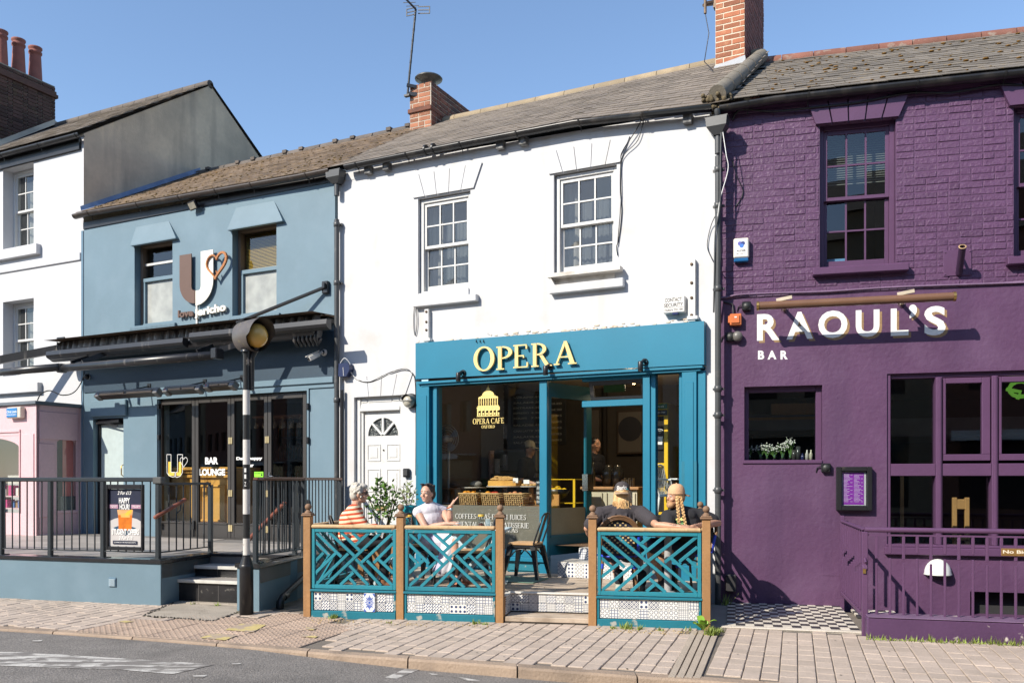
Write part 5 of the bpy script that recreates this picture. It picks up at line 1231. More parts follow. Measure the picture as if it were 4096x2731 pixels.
# ------------------------------------------------------------------ forecourt: chequered tiles, low wall, railings
fc=Thing('tiled_forecourt',fr=P,kind='structure',recentre=False)
t0u,t1u,toff=P.loc(*ground(2906,2530,.01))[0]+.0,1.315,1.60
m=MB();m.box(-.12,1.325,-1.70,.0,-.05,.002);fc.part('forecourt_bed',m,M_concrete)
m=MB();m.box(t0u-.05,1.32,-1.70,-1.605,-.03,.012,.006);fc.part('edging_stone',m,mat('pale_edging',(.52,.47,.40),.9,.1,4,.4,50))
nc,nr=14,13;wv,dv=(t1u-t0u)/nc,(toff-.0)/nr
tme=[MB().box(-wv/2+.0008,wv/2-.0008,-dv/2+.0008,dv/2-.0008,-.02,0,.001).mesh('floor_tile',(mt,)) for mt in (mat('cream_floor_tile',(.62,.57,.48),.5,.08,6,.05,40,rnd=.06,stain=((.4,.35,.28),6,.66,.08,.4)),mat('black_floor_tile',(.035,.035,.037),.45,.1,6,.05,40,rnd=.2,stain=((.15,.14,.13),7,.66,.08,.4)))]
for i in range(nc):
    for k in range(nr):fc.piece('floor_tile',tme[(i+k) % 2],Matrix.Translation((t0u+wv*(i+.5),-.005-dv*(k+.5),.014+random.uniform(-.0006,.0006))))
for i in range(5):
    for k in range(4):fc.piece('floor_tile',tme[(i+k) % 2],Matrix.Translation((1.40+wv*(i+.5),-.25-dv*(k+.5),.014)))
lw=Thing('low_wall','low purple forecourt wall with flaking paint under the railings','wall',P)
M_flake=mat('flaking_purple_paint',(.078,.036,.090),.45,.12,2,.2,30,stain=((.60,.55,.48),6,.74,.02,.9))
m=MB();m.box(1.325,pR,-1.93,-1.66,-.05,.182,.012);lw.part('wall',m,M_flake)
m=MB();m.box(1.335,pR,-1.935,-1.655,.1822,.190,.004);lw.part('coping',m,mat('worn_purple_coping',(.16,.10,.17),.5,.2,5,.2,30,stain=((.45,.4,.36),9,.74,.03,.7)))
ra=Thing('purple_railing','purple metal railing with broken balusters on the low wall','railing',P)
RO=1.76;RZ=.955
m=MB();m.tube([(1.33,-RO,RZ),(pR,-RO,RZ)],.024,10);m.box(1.33,pR,-RO-.012,-RO+.012,RZ-.055,RZ-.040);ra.part('handrail',m,M_purple_wood)
m=MB();m.box(1.305,1.355,-RO-.025,-RO+.025,-.02,RZ-.02,.004);ra.part('post',m,M_purple_wood)
ub=P.u(3506,RO)
k=0
while ub+.1135*k<pR-.1:
    u=ub+.1135*k;lo,hi=((.745,.70) if k % 2 else (.695,.655));m=MB();m.box(u-.012,u+.012,-RO-.012,-RO+.012,lo,RZ-.055,.003);ra.part('upper_baluster',m,M_purple_wood)
    m=MB();m.box(u-.010,u+.010,-RO-.010,-RO+.010,.188,hi,.003);ra.part('lower_baluster',m,M_purple_wood);k+=1
ga=Thing('purple_gate','purple metal gate closing the side of the railed forecourt','gate',P)
m=MB();m.beam((1.33,-RO+.03,RZ),(1.33,-.14,RZ),.045,.022,b=.006);ga.part('top_rail',m,M_purple_wood)
m=MB();m.beam((1.33,-RO+.03,.17),(1.33,-.14,.17),.04,.04,b=.006);ga.part('bottom_rail',m,M_purple_wood)
for k in range(11):
    y=-RO+.12+(RO-.3)*k/10;j=(.46+.05*(k % 3))*1.0;m=MB();m.box(1.318,1.342,y-.010,y+.010,.19,.62-.035*(k % 4),.003);m.box(1.318,1.342,y-.010,y+.010,.655-.03*(k % 4),RZ-.01,.003);ga.part('baluster',m,M_purple_wood)
m=MB();m.box(1.31,1.35,-.14,-.09,-.0,RZ+.06,.004);ga.part('post',m,M_purple_wood)
m=MB();m.beam((1.33,-.14,RZ-.05),(1.42,-.04,RZ-.07),.02,.04);m.beam((1.33,-RO+.05,.60),(1.33,-RO-.04,.62),.05,.05,b=.01);m.tube([(1.33,-RO+.05,.66),(1.33,-RO-.02,.70),(1.33,-RO-.06,.66)],.012,8);ga.part('lock',m,M_purple_wood)
m=MB();m.box(1.31,1.335,-RO-.04,-RO-.028,.56,.61);ga.part('padlock',m,M_brass)
# ================================================================== raised terrace of the blue bar
TZ_=.51
M_tfloor=mat('terrace_tile',(.34,.31,.28),.45,.10,1.5,.06,40,rnd=.16)
M_coping=mat('black_granite',(.022,.022,.024),.18,.2,20,.02,60)
tr_=Thing('terrace','blue rendered raised terrace with black coping, steps and tiled floor before the bar','terrace',T_,recentre=False)
uB0,uB1=T_.u(957,.06),T_.loc(-2.70,9.21)[0];yB=-.10
wl_=[T_.loc(*W.world(W.u(p),0).xy) for p in (-500,1388)]
def wall_y(u):(ua,ya),(ub_,yb2)=wl_;return ya+(yb2-ya)*(u-ua)/(ub_-ua)
uE=wl_[1][0]
fl=[(-9,.02),(0,.02),(0,.9),(uB0,.9),(uB0,yB+.02),(uB1,yB+.02),(uE,wl_[1][1]),(-9,wall_y(-9))]
m=MB();m.slab(fl,.30,TZ_-.008);tr_.part('floor_bed',m,mat('tile_joint',(.16,.15,.14),.9))
tme=MB().box(-.298,.298,-.298,.298,-.01,0,.002).mesh('floor_tile',(M_tfloor,))
for i in range(-12,5):
    for k in range(0,8):
        u,y=i*.6+.28*(k % 2)+.2,.12+.6*k+.3
        cs=[(u+a,y+b) for a in (-.29,.29) for b in (-.29,.29)]
        if all(inside(c,fl) for c in cs):tr_.piece('floor_tile',tme,Matrix.Translation((u,y,TZ_-.001)))
m=MB()
def partial(u0,u1,y0,y1):m.box(u0,u1,y0,y1,TZ_-.012,TZ_-.002)
partial(uB0+.3,uB1-.0,yB+.25,.85)
tr_.part('grey_flags',m,M_tfloor)
m=MB();m.box(-9,0,0,.2,-.05,TZ_-.045);fw_=tr_.part('front_wall',m,M_blue)
m=MB();m.box(-.2,0,.2,1.1,-.05,TZ_-.045);tr_.part('side_wall',m,M_blue)
m=MB();m.box(-9,.02,-.02,.18,TZ_-.045,TZ_,.006);m.box(-.16,.02,.18,.92,TZ_-.045,TZ_,.006);tr_.part('coping',m,M_coping)
m=MB();q=[(uB0,yB),(uB1,yB),(uE,wl_[1][1]),(uE-.2,wl_[1][1]-.05),(uB1-.15,yB+.25),(uB0+.15,.9),(uB0,.9)];m.slab(q,-.05,TZ_-.045);tr_.part('right_wall',m,M_blue)
m=MB();q=[(uB0-.015,yB-.02),(uB1+.02,yB-.02),(uE+.02,wl_[1][1]),(uE-.16,wl_[1][1]),(uB1-.13,yB+.22),(uB0+.13,yB+.22),(uB0+.13,.92),(uB0-.015,.92)];m.slab(q,TZ_-.045,TZ_);tr_.part('coping',m,M_coping)
M_riser=mat('black_tile_riser',(.020,.020,.022),.22,.3,6,.05,30,stain=((.20,.19,.17),11,.74,.03,.6))
M_nos=mat('aluminium_nosing',(.55,.54,.50),.45,.12,8,.1,60)
zs=[(.30,.26),(.60,.39),(.90,TZ_)]
for k,(y,z) in enumerate(zs):
    y1=zs[k+1][0] if k<2 else .95
    m=MB();m.box(.0,uB0,y+.02,y1+.1,-.05 if k==0 else zs[k-1][1],z-.03);tr_.part('step_riser',m,M_riser)
    if k<2:
        m=MB();m.box(.0,uB0-.0,y+.012,y1+.04,z-.03,z,.003);tr_.part('step_tread',m,M_tfloor)
        m=MB();m.box(.0,uB0,y-.012,y+.012,z-.035,z+.002,.003);tr_.part('step_nosing',m,M_nos)
    else:m=MB();m.box(.0,uB0,y-.012,y+.04,z-.03,z+.001,.004);tr_.part('step_nosing',m,M_coping)
    for j in range(1,4):m=MB();u=uB0*j/4+.04*k;m.box(u-.0015,u+.0015,y+.0185,y+.021,(0 if k==0 else zs[k-1][1]),z-.035);tr_.part('riser_joint',m,MATS['tile_joint'])
m=MB();m.box(.0,uB0,.22,.33,-.03,.012,.01);tr_.part('mortar_fillet',m,MATS['patch_concrete'])
v=T_.rect(437,466,2308,2346);m=MB();m.box(v[0],v[1],-.012,-.001,v[2],v[3],.004);vp=tr_.part('air_vent',m,M_blue_deep)
m=MB()
for k in range(7):z=v[2]+.012+(v[3]-v[2]-.024)*k/7;m.prism([(v[0]+.01,z),(v[1]-.01,z),(v[1]-.01,z+.007),(v[0]+.01,z+.007)],-.020,-.0125)
tr_.part('louvres',m,mat('pale_blue_louvre',(.36,.46,.52),.5),vp,kind='stuff')
q0=ground(1118,2448);q0=Vector((q0[0],q0[1],0))
dpi=Thing('waste_drain_pipe','black waste pipe sloping down the terrace side wall to the pavement','pipe',ID)
rp0=T_.world(uB1+.07,yB+.30,.06);rp1=T_.world(uB1+.07+(uE-uB1)*.42,yB+.30+(wl_[1][1]-yB)*.40,.36)
m=MB();m.tube([rp0+Vector((0,0,-.07)),rp0,rp0.lerp(rp1,.06)+Vector((0,0,.03)),rp1],[.042,.042,.036,.034],12);dpi.part('pipe',m,M_black)
m=MB();m.tube([rp0.lerp(rp1,.08)+Vector((0,0,.02)),rp0.lerp(rp1,.16)+Vector((0,0,.012))],.044,12);dpi.part('collar',m,M_black)
# ---- railings
def railing(T,fr,p0,p1,z0,zr,step=.108,bar=.0085,post_at=(0,1),wood=None,skip=None,topw=.05,toph=.05,zb0=None):
    p0,p1=Vector(p0),Vector(p1);L=(p1-p0).length;d=(p1-p0)/L;zb0=zb0 or z0
    m=MB();m.beam((*p0,zr-toph/2),(*p1,zr-toph/2),topw,toph,b=.008);T.part('top_rail',m,wood or M_rail)
    m=MB();m.beam((*p0,z0+.075),(*p1,z0+.075),.03,.012);T.part('bottom_rail',m,M_rail)
    n=int(L/step)
    for k in range(1,n):
        q=p0+d*(L*k/n);lean=random.gauss(0,.0015)
        m=MB();m.tube([(q.x,q.y,z0+.075),(q.x+lean,q.y+lean,zr-toph)],bar,6);T.part('baluster',m,M_rail)
    for f in post_at:
        q=p0+d*(L*f);m=MB();m.box(q.x-.024,q.x+.024,q.y-.024,q.y+.024,zb0,zr-toph,.003);m.box(q.x-.06,q.x+.06,q.y-.06,q.y+.06,zb0,zb0+.008);T.part('post',m,M_rail)
ZR=1.435
lr=Thing('terrace_railing','dark grey terrace railing along the blue wall left of the steps','railing',T_,group='terrace railings')
pu=[T_.u(p,-.07) for p in (-420,-205,6,202,413,633)]
railing(lr,T_,(pu[0],.07),(pu[-1],.07),TZ_,ZR,post_at=[(u-pu[0])/(pu[-1]-pu[0]) for u in pu])
m=MB();m.box(pu[-1]-.05,pu[-1]+.07,.03,.11,ZR-.075,ZR+.004,.01);lr.part('rail_end',m,mat('grey_timber_cap',(.07,.072,.07),.6,.2,5,.1,40))
railing(lr,T_,(pu[-1]+.02,.10),(pu[-1]+.04,.98),TZ_,ZR-.06,step=.12,post_at=(1,),topw=.03,toph=.03)
hr=[(pu[-1]+.02,-.02,.98),(pu[-1]+.10,.42,1.18)];m=MB();m.beam(*hr,.05,.04,b=.01);lr.part('hand_grip',m,mat('red_hardwood',(.22,.07,.04),.4,.2,5,.1,40))
for f in (.15,.85):p=Vector(hr[0]).lerp(Vector(hr[1]),f);m=MB();m.tube([(p.x,p.y,p.z-.02),(p.x-.01,p.y,p.z-.09),(pu[-1],p.y+.03,p.z-.14)],.009,8);lr.part('grip_bracket',m,M_rail)
rr=Thing('terrace_railing','dark grey railing with brown top rail right of the steps by the downpipe','railing',T_,group='terrace railings')
c0=(T_.u(1031,-.02),-.02);e0=(uE-.04,wl_[1][1]-.12)
railing(rr,T_,c0,e0,TZ_,ZR,step=.118,post_at=(0,.40,1),wood=M_wood_brown,topw=.06,toph=.035)
railing(rr,T_,(c0[0]-.02,.05),(c0[0]-.0,1.0),TZ_,ZR,step=.105,post_at=(1,),wood=M_wood_brown,topw=.06,toph=.035)
hr=[(c0[0]-.12,-.0,.74),(c0[0]-.10,.75,1.14)];m=MB();m.beam(*hr,.05,.04,b=.01);rr.part('hand_grip',m,MATS['red_hardwood'])
m=MB();m.tube([(hr[0][0],.03,.73),(hr[0][0]+.03,.0,.62),(c0[0],.0,.58)],.009,8);rr.part('grip_bracket',m,M_rail)
# ---- poster board hung on the railing
ps=Thing('poster_board','framed happy hour poster with an orange drink hung on the terrace railing','poster board',T_)
a=T_.rect(425,572,1937,2200,.04);x0,x1,z0,z1=a;pw_,ph_=x1-x0,z1-z0
f=MB()
for (p,q,r_,t) in ((x0,x0+.025,z0,z1),(x1-.025,x1,z0,z1),(x0+.025,x1-.025,z0,z0+.04),(x0+.025,x1-.025,z1-.05,z1)):f.box(p,q,-.05,-.01,r_,t,.004)
ps.part('frame',f,M_black)
X=lambda t:x0+pw_*t;Zz=lambda t:z1-ph_*t
ply=[0]
def sheet(pts,m,nm='print'):
    ply[0]+=1;y=-.02-.0004*ply[0];b=MB();b.add([(X(p),y,Zz(q)) for p,q in pts],[tuple(range(len(pts)))]);return ps.part(nm,b,m)
def words(s,t0,t1,q0,q1,m,w=.02,shear=0.0):
    ply[0]+=1;b=MB();fit_text(b,s,X(t0),X(t1),Zz(q1),Zz(q0),-.02-.0004*ply[0],.0003,w,1.0,shear);ps.part('lettering',b,m)
M_navy=mat('poster_navy',(.022,.026,.050),.35,.1,3,fine=0);M_prose=mat('poster_grey',(.50,.48,.47),.35,.06,2,fine=0)
sheet([(.05,.94),(.95,.94),(.95,.07),(.05,.07)],M_navy,'poster')
sheet([(.05,.94),(.95,.94),(.95,.57),(.8,.52),(.6,.495),(.4,.495),(.2,.52),(.05,.56)],M_prose)
sheet([(.05,.56),(.2,.52),(.4,.495),(.6,.495),(.8,.52),(.95,.57),(.95,.44),(.7,.40),(.4,.36),(.05,.33)],mat('poster_slate',(.055,.065,.095),.35,.1,3,fine=0))
sheet([(.16,.66),(.45,.60),(.78,.66),(.50,.78)],mat('poster_napkin',(.03,.08,.14),.35,.1,3,fine=0))
M_or=mat('poster_orange',(.62,.17,.02),.3,.25,14,fine=.1)
sheet([(.29,.42),(.68,.42),(.66,.68),(.60,.70),(.38,.70),(.31,.68)],M_or)
sheet([(.27,.385),(.70,.385),(.685,.465),(.29,.465)],mat('poster_glass',(.66,.36,.16),.3,.2,9,fine=0))
sheet([(.36,.45),(.50,.43),(.62,.45),(.62,.50),(.37,.50)],mat('poster_ice',(.75,.38,.10),.3,.2,9,fine=0))
sheet([(.48,.46),(.54,.41),(.68,.375),(.66,.43),(.57,.475)],mat('poster_peel',(.85,.45,.06),.3,.1,9,fine=0))
words('2 For £13',.28,.64,.10,.155,M_white_print,.015,.25)
words('HAPPY',.32,.62,.20,.285,M_white_print,.03);words('HOUR!',.34,.61,.295,.38,M_white_print,.03)
for (t0,t1) in ((.06,.30),(.66,.92)):
    sheet([(t0,.365),(t1,.365),(t1,.305),(t0,.305)],mat('poster_mauve',(.42,.24,.33),.35,.05,fine=0))
words('FRIDAY & SATURDAY',.09,.27,.318,.332,M_white_print);words('5PM - 7PM',.13,.23,.34,.352,M_white_print);words('SUNDAY - THURSDAY',.69,.90,.318,.332,M_white_print);words('5PM - 9PM',.74,.84,.34,.352,M_white_print)
words('STUDENT OFFERS',.13,.87,.675,.765,M_white_print,.035);words('2 For £10',.32,.68,.785,.84,M_white_print,.015,.25)
sheet([(.16,.91),(.82,.91),(.82,.855),(.16,.855)],M_navy);words('ALL DAY EVERY DAY - WITH VALID PHYSICAL STUDENT ID',.19,.79,.874,.888,M_white_print)

# ================================================================== zebra crossing beacon
be=Thing('belisha_beacon','black and white striped crossing beacon post with a hooded amber globe','crossing beacon',ID)
bxw=ground(986,2455);bX,bY=bxw[0],bxw[1]+.0
bz=lambda py:HC-(py-HY)*bY/F_PX
m=MB();m.lathe([(.0,-.02),(.072,-.02),(.070,bz(2262)),(.068,bz(2252)),(.042,bz(2226)),(.042,bz(2218))],(bX,bY,0),20);m.lathe([(.074,bz(2275)),(.076,bz(2270)),(.076,bz(2260)),(.07,bz(2256))],(bX,bY,0),20);be.part('base',m,M_black)
M_pw=mat('worn_white_paint',(.55,.53,.50),.5,.06,6,.08,40,stain=((.16,.12,.09),9,.74,.03,.8));M_pb=mat('worn_black_paint',(.02,.02,.02),.35,.1,6,.08,40,stain=((.42,.36,.30),11,.73,.03,.7))
ys=[2226,2152,2055,1956,1857,1758,1659,1560]
for k,(a,b) in enumerate(zip(ys,ys[1:])):m=MB();m.tube([(bX,bY,bz(a)),(bX,bY,bz(b))],.0365,16,caps=False);be.part('white_band' if k % 2==0 else 'black_band',m,M_pw if k % 2==0 else M_pb)
m=MB();m.tube([(bX,bY,bz(1560)),(bX,bY,bz(1425)),(bX+.0,bY,bz(1400))],[.0365,.034,.045],16);m.tube([(bX+.05,bY+.02,bz(1560)),(bX+.05,bY+.02,bz(1430)),(bX+.10,bY+.03,bz(1378))],[.026,.028,.042],12);be.part('upper_pole',m,M_pb)
gc=Vector((bX+.085,bY,bz(1342)));m=MB();m.ball(gc+Vector((.02,0,0)),(.118,.118,.128),22,14);be.part('globe',m,mat('amber_globe',(.60,.33,.05),.28,.06,3,.0,coat=.4,stain=((.82,.58,.2),2,.6,.1,.6)))
ax=Vector((.80,-.60,.03)).normalized();hd=MB();n=30;R0=ax.to_track_quat('Z','Y').to_matrix();R0=Matrix((R0.col[0],R0.col[1],R0.col[2])).transposed()
up=Vector((0,0,1));sx=up.cross(ax).normalized();uz_=ax.cross(sx)
rad=.160;back_c=gc-ax*.20;fr_c=gc+ax*.20
rows_=[]
for (t,r_) in ((-.205,.08),(-.195,.13),(-.175,rad*.97),(-.05,rad),(.09,rad),(.175,rad)):
    ring=[]
    for k in range(n):
        a=2*pi*k/n;y=cos(a)*r_;z=sin(a)*r_*1.06
        tt=t
        if t>0:tt=t*(.45+.55*(.5+.5*sin(a)))+(0 if sin(a)>-.2 else-.05)
        ring.append(gc+ax*tt+sx*y+uz_*z)
    rows_.append(ring)
vs=[p for r_ in rows_ for p in r_];hd.add(vs,[(i*n+k,i*n+(k+1) % n,(i+1)*n+(k+1) % n,(i+1)*n+k) for i in range(len(rows_)-1) for k in range(n)],True);hd.add(rows_[0],[tuple(range(n))])
inn=[gc+(p-gc)*.965 for r_ in rows_[1:] for p in r_];hd.add(inn,[(i*n+k,(i+1)*n+k,(i+1)*n+(k+1) % n,i*n+(k+1) % n) for i in range(len(rows_)-2) for k in range(n)],True)
be.part('hood',hd,mat('scuffed_hood',(.10,.088,.08),.42,.2,5,.08,30,stain=((.20,.17,.10),12,.66,.04,.5)))
m=MB();m.lathe([(.06,0),(.06,.02),(.035,.03),(.035,.05)],(bX-.0,bY,bz(1408)),14);m.box(bX-.05,bX+.05,bY-.03,bY+.03,bz(1396),bz(1390));be.part('clamp',m,M_black_metal)
m=MB()
vs_,fs_=text_data('Z II',.01);
for (s_,zc) in (('1',1880),('1',1905),('Z',1935)):fit_text(m,s_,bX-.012,bX+.008,bz(zc)-.022,bz(zc)+.022,bY-.0362,.001,.01)
be.part('number',m,M_white_print)

# ================================================================== timber deck before the cafe
def yW(u):
    (ua,ya),(ub_,yb2)=[D.loc(*W.world(x,0).xy) for x in (uL,uR)];return ya+(yb2-ya)*(u-ua)/(ub_-ua)
PU=[D.u(p) for p in (1233,1604,2001,2371,2825)]
dk=Thing('deck','weathered timber deck with tiled edge in front of the teal shopfront','deck',D,recentre=False)
BWd=.118;k=0;RC=.31
while .05+BWd*k<yW(PU[0]):
    y=.05+BWd*k;u1=PU[4]+.02
    if yW(u1)<y+BWd: # boards stop at the slanting house wall
        (ua,ya),(ub_,yb2)=[D.loc(*W.world(x,0).xy) for x in (uL,uR)];u1=ua+(y+BWd-ya)*(ub_-ua)/(yb2-ya)
    segs=[(PU[0]-.02,u1)]
    if y<RC:segs=[(PU[0]-.02,PU[2]-.03),(PU[3]+.0,u1)]
    for (a,b) in segs:
        if b-a<.1:continue
        cut=a+(b-a)*random.uniform(.3,.7)
        for (p,q) in ((a,cut),(cut,b)):m=MB();dz=random.uniform(-.0015,.0015);m.box(p+.0015,q-.0015,y+.003,y+BWd-.003,DZ-.025+dz,DZ+dz,.003);dk.part('deck_board',m,M_deck)
    k+=1
m=MB();m.slab([(PU[0]-.02,.04),(PU[2]-.02,.04),(PU[2]-.02,RC),(PU[3]+.02,RC),(PU[3]+.02,.04),(PU[4]+.02,.04),(PU[4]+.02,yW(PU[4])),(PU[0]-.02,yW(PU[0]))],-.02,DZ-.027);dk.part('deck_frame',m,mat('dark_joists',(.03,.024,.018),.9))
rl0,rl1=PU[2]+.05,PU[3]-.03;ns=int((rl1-rl0)/.092);tw_=(rl1-rl0)/ns
for j in range(2):tile_row(dk,None,(rl0,RC-.001,.068+.088*j),(1,0,0),(0,-1,0),ns,tw_,.086)
for j in range(2):tile_row(dk,None,(rl0-.001,.03,.068+.088*j),(0,1,0),(1,0,0),3,.092,.086)
m=MB();m.box(rl0-.03,rl1+.02,RC-.022,RC+.05,DZ-.004,DZ+.012,.003);m.box(rl0-.05,rl0+.012,.02,RC-.022,DZ-.004,DZ+.012,.003);dk.part('edge_trim',m,mat('white_edge_trim',(.62,.60,.55),.5,.1,6,.1,40))
m=MB();m.box(rl0-.06,rl0-.004,.0,RC,-.02,DZ-.005,.004);dk.part('step_cheek',m,M_wood)
for j in range(3):m=MB();y=-.02+.105*j;m.box(rl0-.0,rl1+.03,y,y+.10,.01,.06,.006);dk.part('step_board',m,M_deck)
m=MB();m.box(rl0-.03,rl1+.03,-.02,.28,-.02,.012);dk.part('step_frame',m,MATS['dark_joists'])
# mat on the deck
mt_=MB();g0_=ground(2000,2320,DZ);mt_.M=D.M.inverted() @ Matrix.Translation((g0_[0]-.10,g0_[1]+.15,0)) @ Matrix.Rotation(-radians(22),4,'Z');mt_.box(-.62,.62,-.26,.26,DZ+.002,DZ+.012,.004);mt_.M=None
single('floor_mat','worn green mat lying on the deck boards','mat',D,mt_,mat('green_mat',(.12,.20,.155),.95,.12,4,.4,90))
# fence posts with ball finials
def finial_post(label,u,y):
    t=Thing('fence_post',label,'fence post',D,group='deck fence posts');w=.039
    m=MB();m.box(u-w,u+w,y-w,y+w,-.02,1.035,.004);p=t.part('post',m,M_wood)
    m=MB();m.box(u-.056,u+.056,y-.056,y+.056,1.035,1.052,.004);m.box(u-.048,u+.048,y-.048,y+.048,1.052,1.066,.004);m.lathe([(.036,1.066),(.036,1.076),(.028,1.084),(.020,1.092),(.018,1.098)],(u,y,0),16);m.ball((u,y,1.128),.034,16,10);t.part('finial',m,mat('greyed_finial_wood',(.22,.13,.075),.7,.2,6,.15,40))
for lab,u in zip(('pine fence post with ball finial by the terrace wall','pine fence post with ball finial between the two left lattice panels','pine fence post with ball finial left of the deck step','pine fence post with ball finial right of the deck step','pine corner fence post with ball finial beside the purple bar'),PU):finial_post(lab,u,0.0)
finial_post('pine fence post at the back of the lattice beside the downpipe',PU[4]+.0,yW(PU[4])-.10)
SL=[((1010,655),(1375,995)),((1145,650),(1770,1235)),((1275,650),(1432,792)),((1005,765),(1225,985)),((1005,885),(1105,985)),((1515,885),(1885,1235)),((1655,880),(1895,1110)),((1800,880),(1895,975)),((1455,1095),(1605,1235)),
      ((1890,655),(1595,925)),((1740,650),(1445,912)),((1600,650),(1385,852)),((1470,650),(1378,735)),((1895,760),(1730,915)),((1428,945),(1140,1235)),((1302,960),(1012,1230)),((1165,948),(1005,1092)),((1502,1018),(1285,1232)),((1508,1152),(1428,1232))]
def lattice_panel(label,O,ex,L,mirror=False,special=None):
    """handrail, framed lattice of single slats, ledge, two rows of tiles, base board; local x along the panel"""
    t=Thing('lattice_fence',label,'lattice fence',O,group='lattice fence panels')
    m=MB();m.box(0,L,-.04,.04,.910,.948,.012);t.part('handrail',m,M_wood_rail)
    zt,zb=.905,.292;fw_=.034
    m=MB();m.box(0,fw_,-.022,.022,zb,zt,.003);m.box(L-fw_,L,-.022,.022,zb,zt,.003);m.box(fw_,L-fw_,-.022,.022,zt-fw_,zt,.003);m.box(fw_,L-fw_,-.022,.022,zb,zb+fw_*1.2,.003);t.part('frame',m,M_teal_slat)
    a0,a1,b0,b1=fw_,L-fw_,zb+fw_*1.2,zt-fw_
    for i,((xa,ya),(xb,yb_)) in enumerate(SL):
        f=lambda x,y:((1-(x-1003)/894 if mirror else (x-1003)/894),1-(y-650)/585)
        (p,q),(r_,s_)=f(xa,ya),f(xb,yb_)
        P0=Vector((a0+(a1-a0)*p,0.0015*(i % 2),b0+(b1-b0)*q));P1=Vector((a0+(a1-a0)*r_,0.0015*(i % 2),b0+(b1-b0)*s_))
        m=MB();m.beam(P0,P1,.030 if True else .03,.022,(0,-1,0),.002);t.part('slat',m,M_teal_slat)
    m=MB();m.box(-.01,L+.01,-.045,.03,.262,.286,.005);t.part('ledge',m,M_teal_worn)
    m=MB();m.box(0,L,-.012,.02,-.02,.262);t.part('backing_board',m,M_teal_worn)
    m=MB();m.box(0,.022,-.03,-.013,.066,.262,.003);m.box(L-.022,L,-.03,-.013,.066,.262,.003);m.box(0,L,-.034,-.013,-.02,.066,.004);t.part('base_board',m,M_teal_worn)
    nt2=max(2,int(round((L-.05)/.089)));w=(L-.05)/nt2
    for j in range(2):tile_row(t,None,(.025,-.0135,.072+.0935*j),(1,0,0),(0,-1,0),nt2,w,.0925)
    if special is not None:
        s=special;m=MB();m.box(s-.058,s+.058,-.040,-.022,.068,.258,.003);sp_=t.part('blue_tile',m,mat('glazed_white',(.72,.74,.76),.2))
        pm=MB();c_=(s,.163)
        for k in range(16):
            a_=2*pi*k/16;rr_=.05 if k % 2 else .06;dx_,dz_=cos(a_),sin(a_)*1.5
            pm.add([(c_[0]+dx_*.008,-.0408,c_[1]+dz_*.008),(c_[0]+dx_*rr_*.6-dz_*.004,-.0408,c_[1]+dz_*rr_*.6+dx_*.006),(c_[0]+dx_*rr_*.9,-.0408,c_[1]+dz_*rr_*.9),(c_[0]+dx_*rr_*.6+dz_*.004,-.0408,c_[1]+dz_*rr_*.6-dx_*.006)],[(0,1,2,3)])
        for sx_ in (-1,1):
            for sz_ in (-1,1):pm.add([(c_[0]+sx_*.056,-.0408,c_[1]+sz_*.092),(c_[0]+sx_*.030,-.0408,c_[1]+sz_*.092),(c_[0]+sx_*.056,-.0408,c_[1]+sz_*.055)],[(0,1,2)])
        pm.prism([(c_[0]+.012*cos(a*.785),c_[1]+.012*sin(a*.785)) for a in range(8)],-.0409,-.0403)
        t.part('blue_pattern',pm,mat('cobalt_glaze',(.04,.10,.42),.2),sp_,kind='stuff')
    return t
def fr_at(u,y,rot=0.0):
    w_=D.world(u,y);return Frame(w_.x,w_.y,D.th+rot)
def span(a,b):return PU[a]+.046,PU[b]-.046
s0,s1=span(0,1);lattice_panel('teal lattice panel with one blue flower tile in its tiled base',fr_at(s0,0),0,s1-s0,True,special=D.u(1483)-s0)
s0,s1=span(1,2);lattice_panel('teal lattice panel in front of the woman in white',fr_at(s0,0),0,s1-s0)
s0,s1=span(3,4);lattice_panel('teal lattice panel the tattooed arm rests on',fr_at(s0,0),0,s1-s0)
Lr=yW(PU[4])-.10-.09;lattice_panel('teal lattice panel on the deck side facing the purple bar',fr_at(PU[4],.046+Lr,pi/2),0,Lr)
Ll=1.55;lattice_panel('teal lattice panel on the deck side by the terrace wall',fr_at(PU[0],.046,-pi/2),0,Ll)
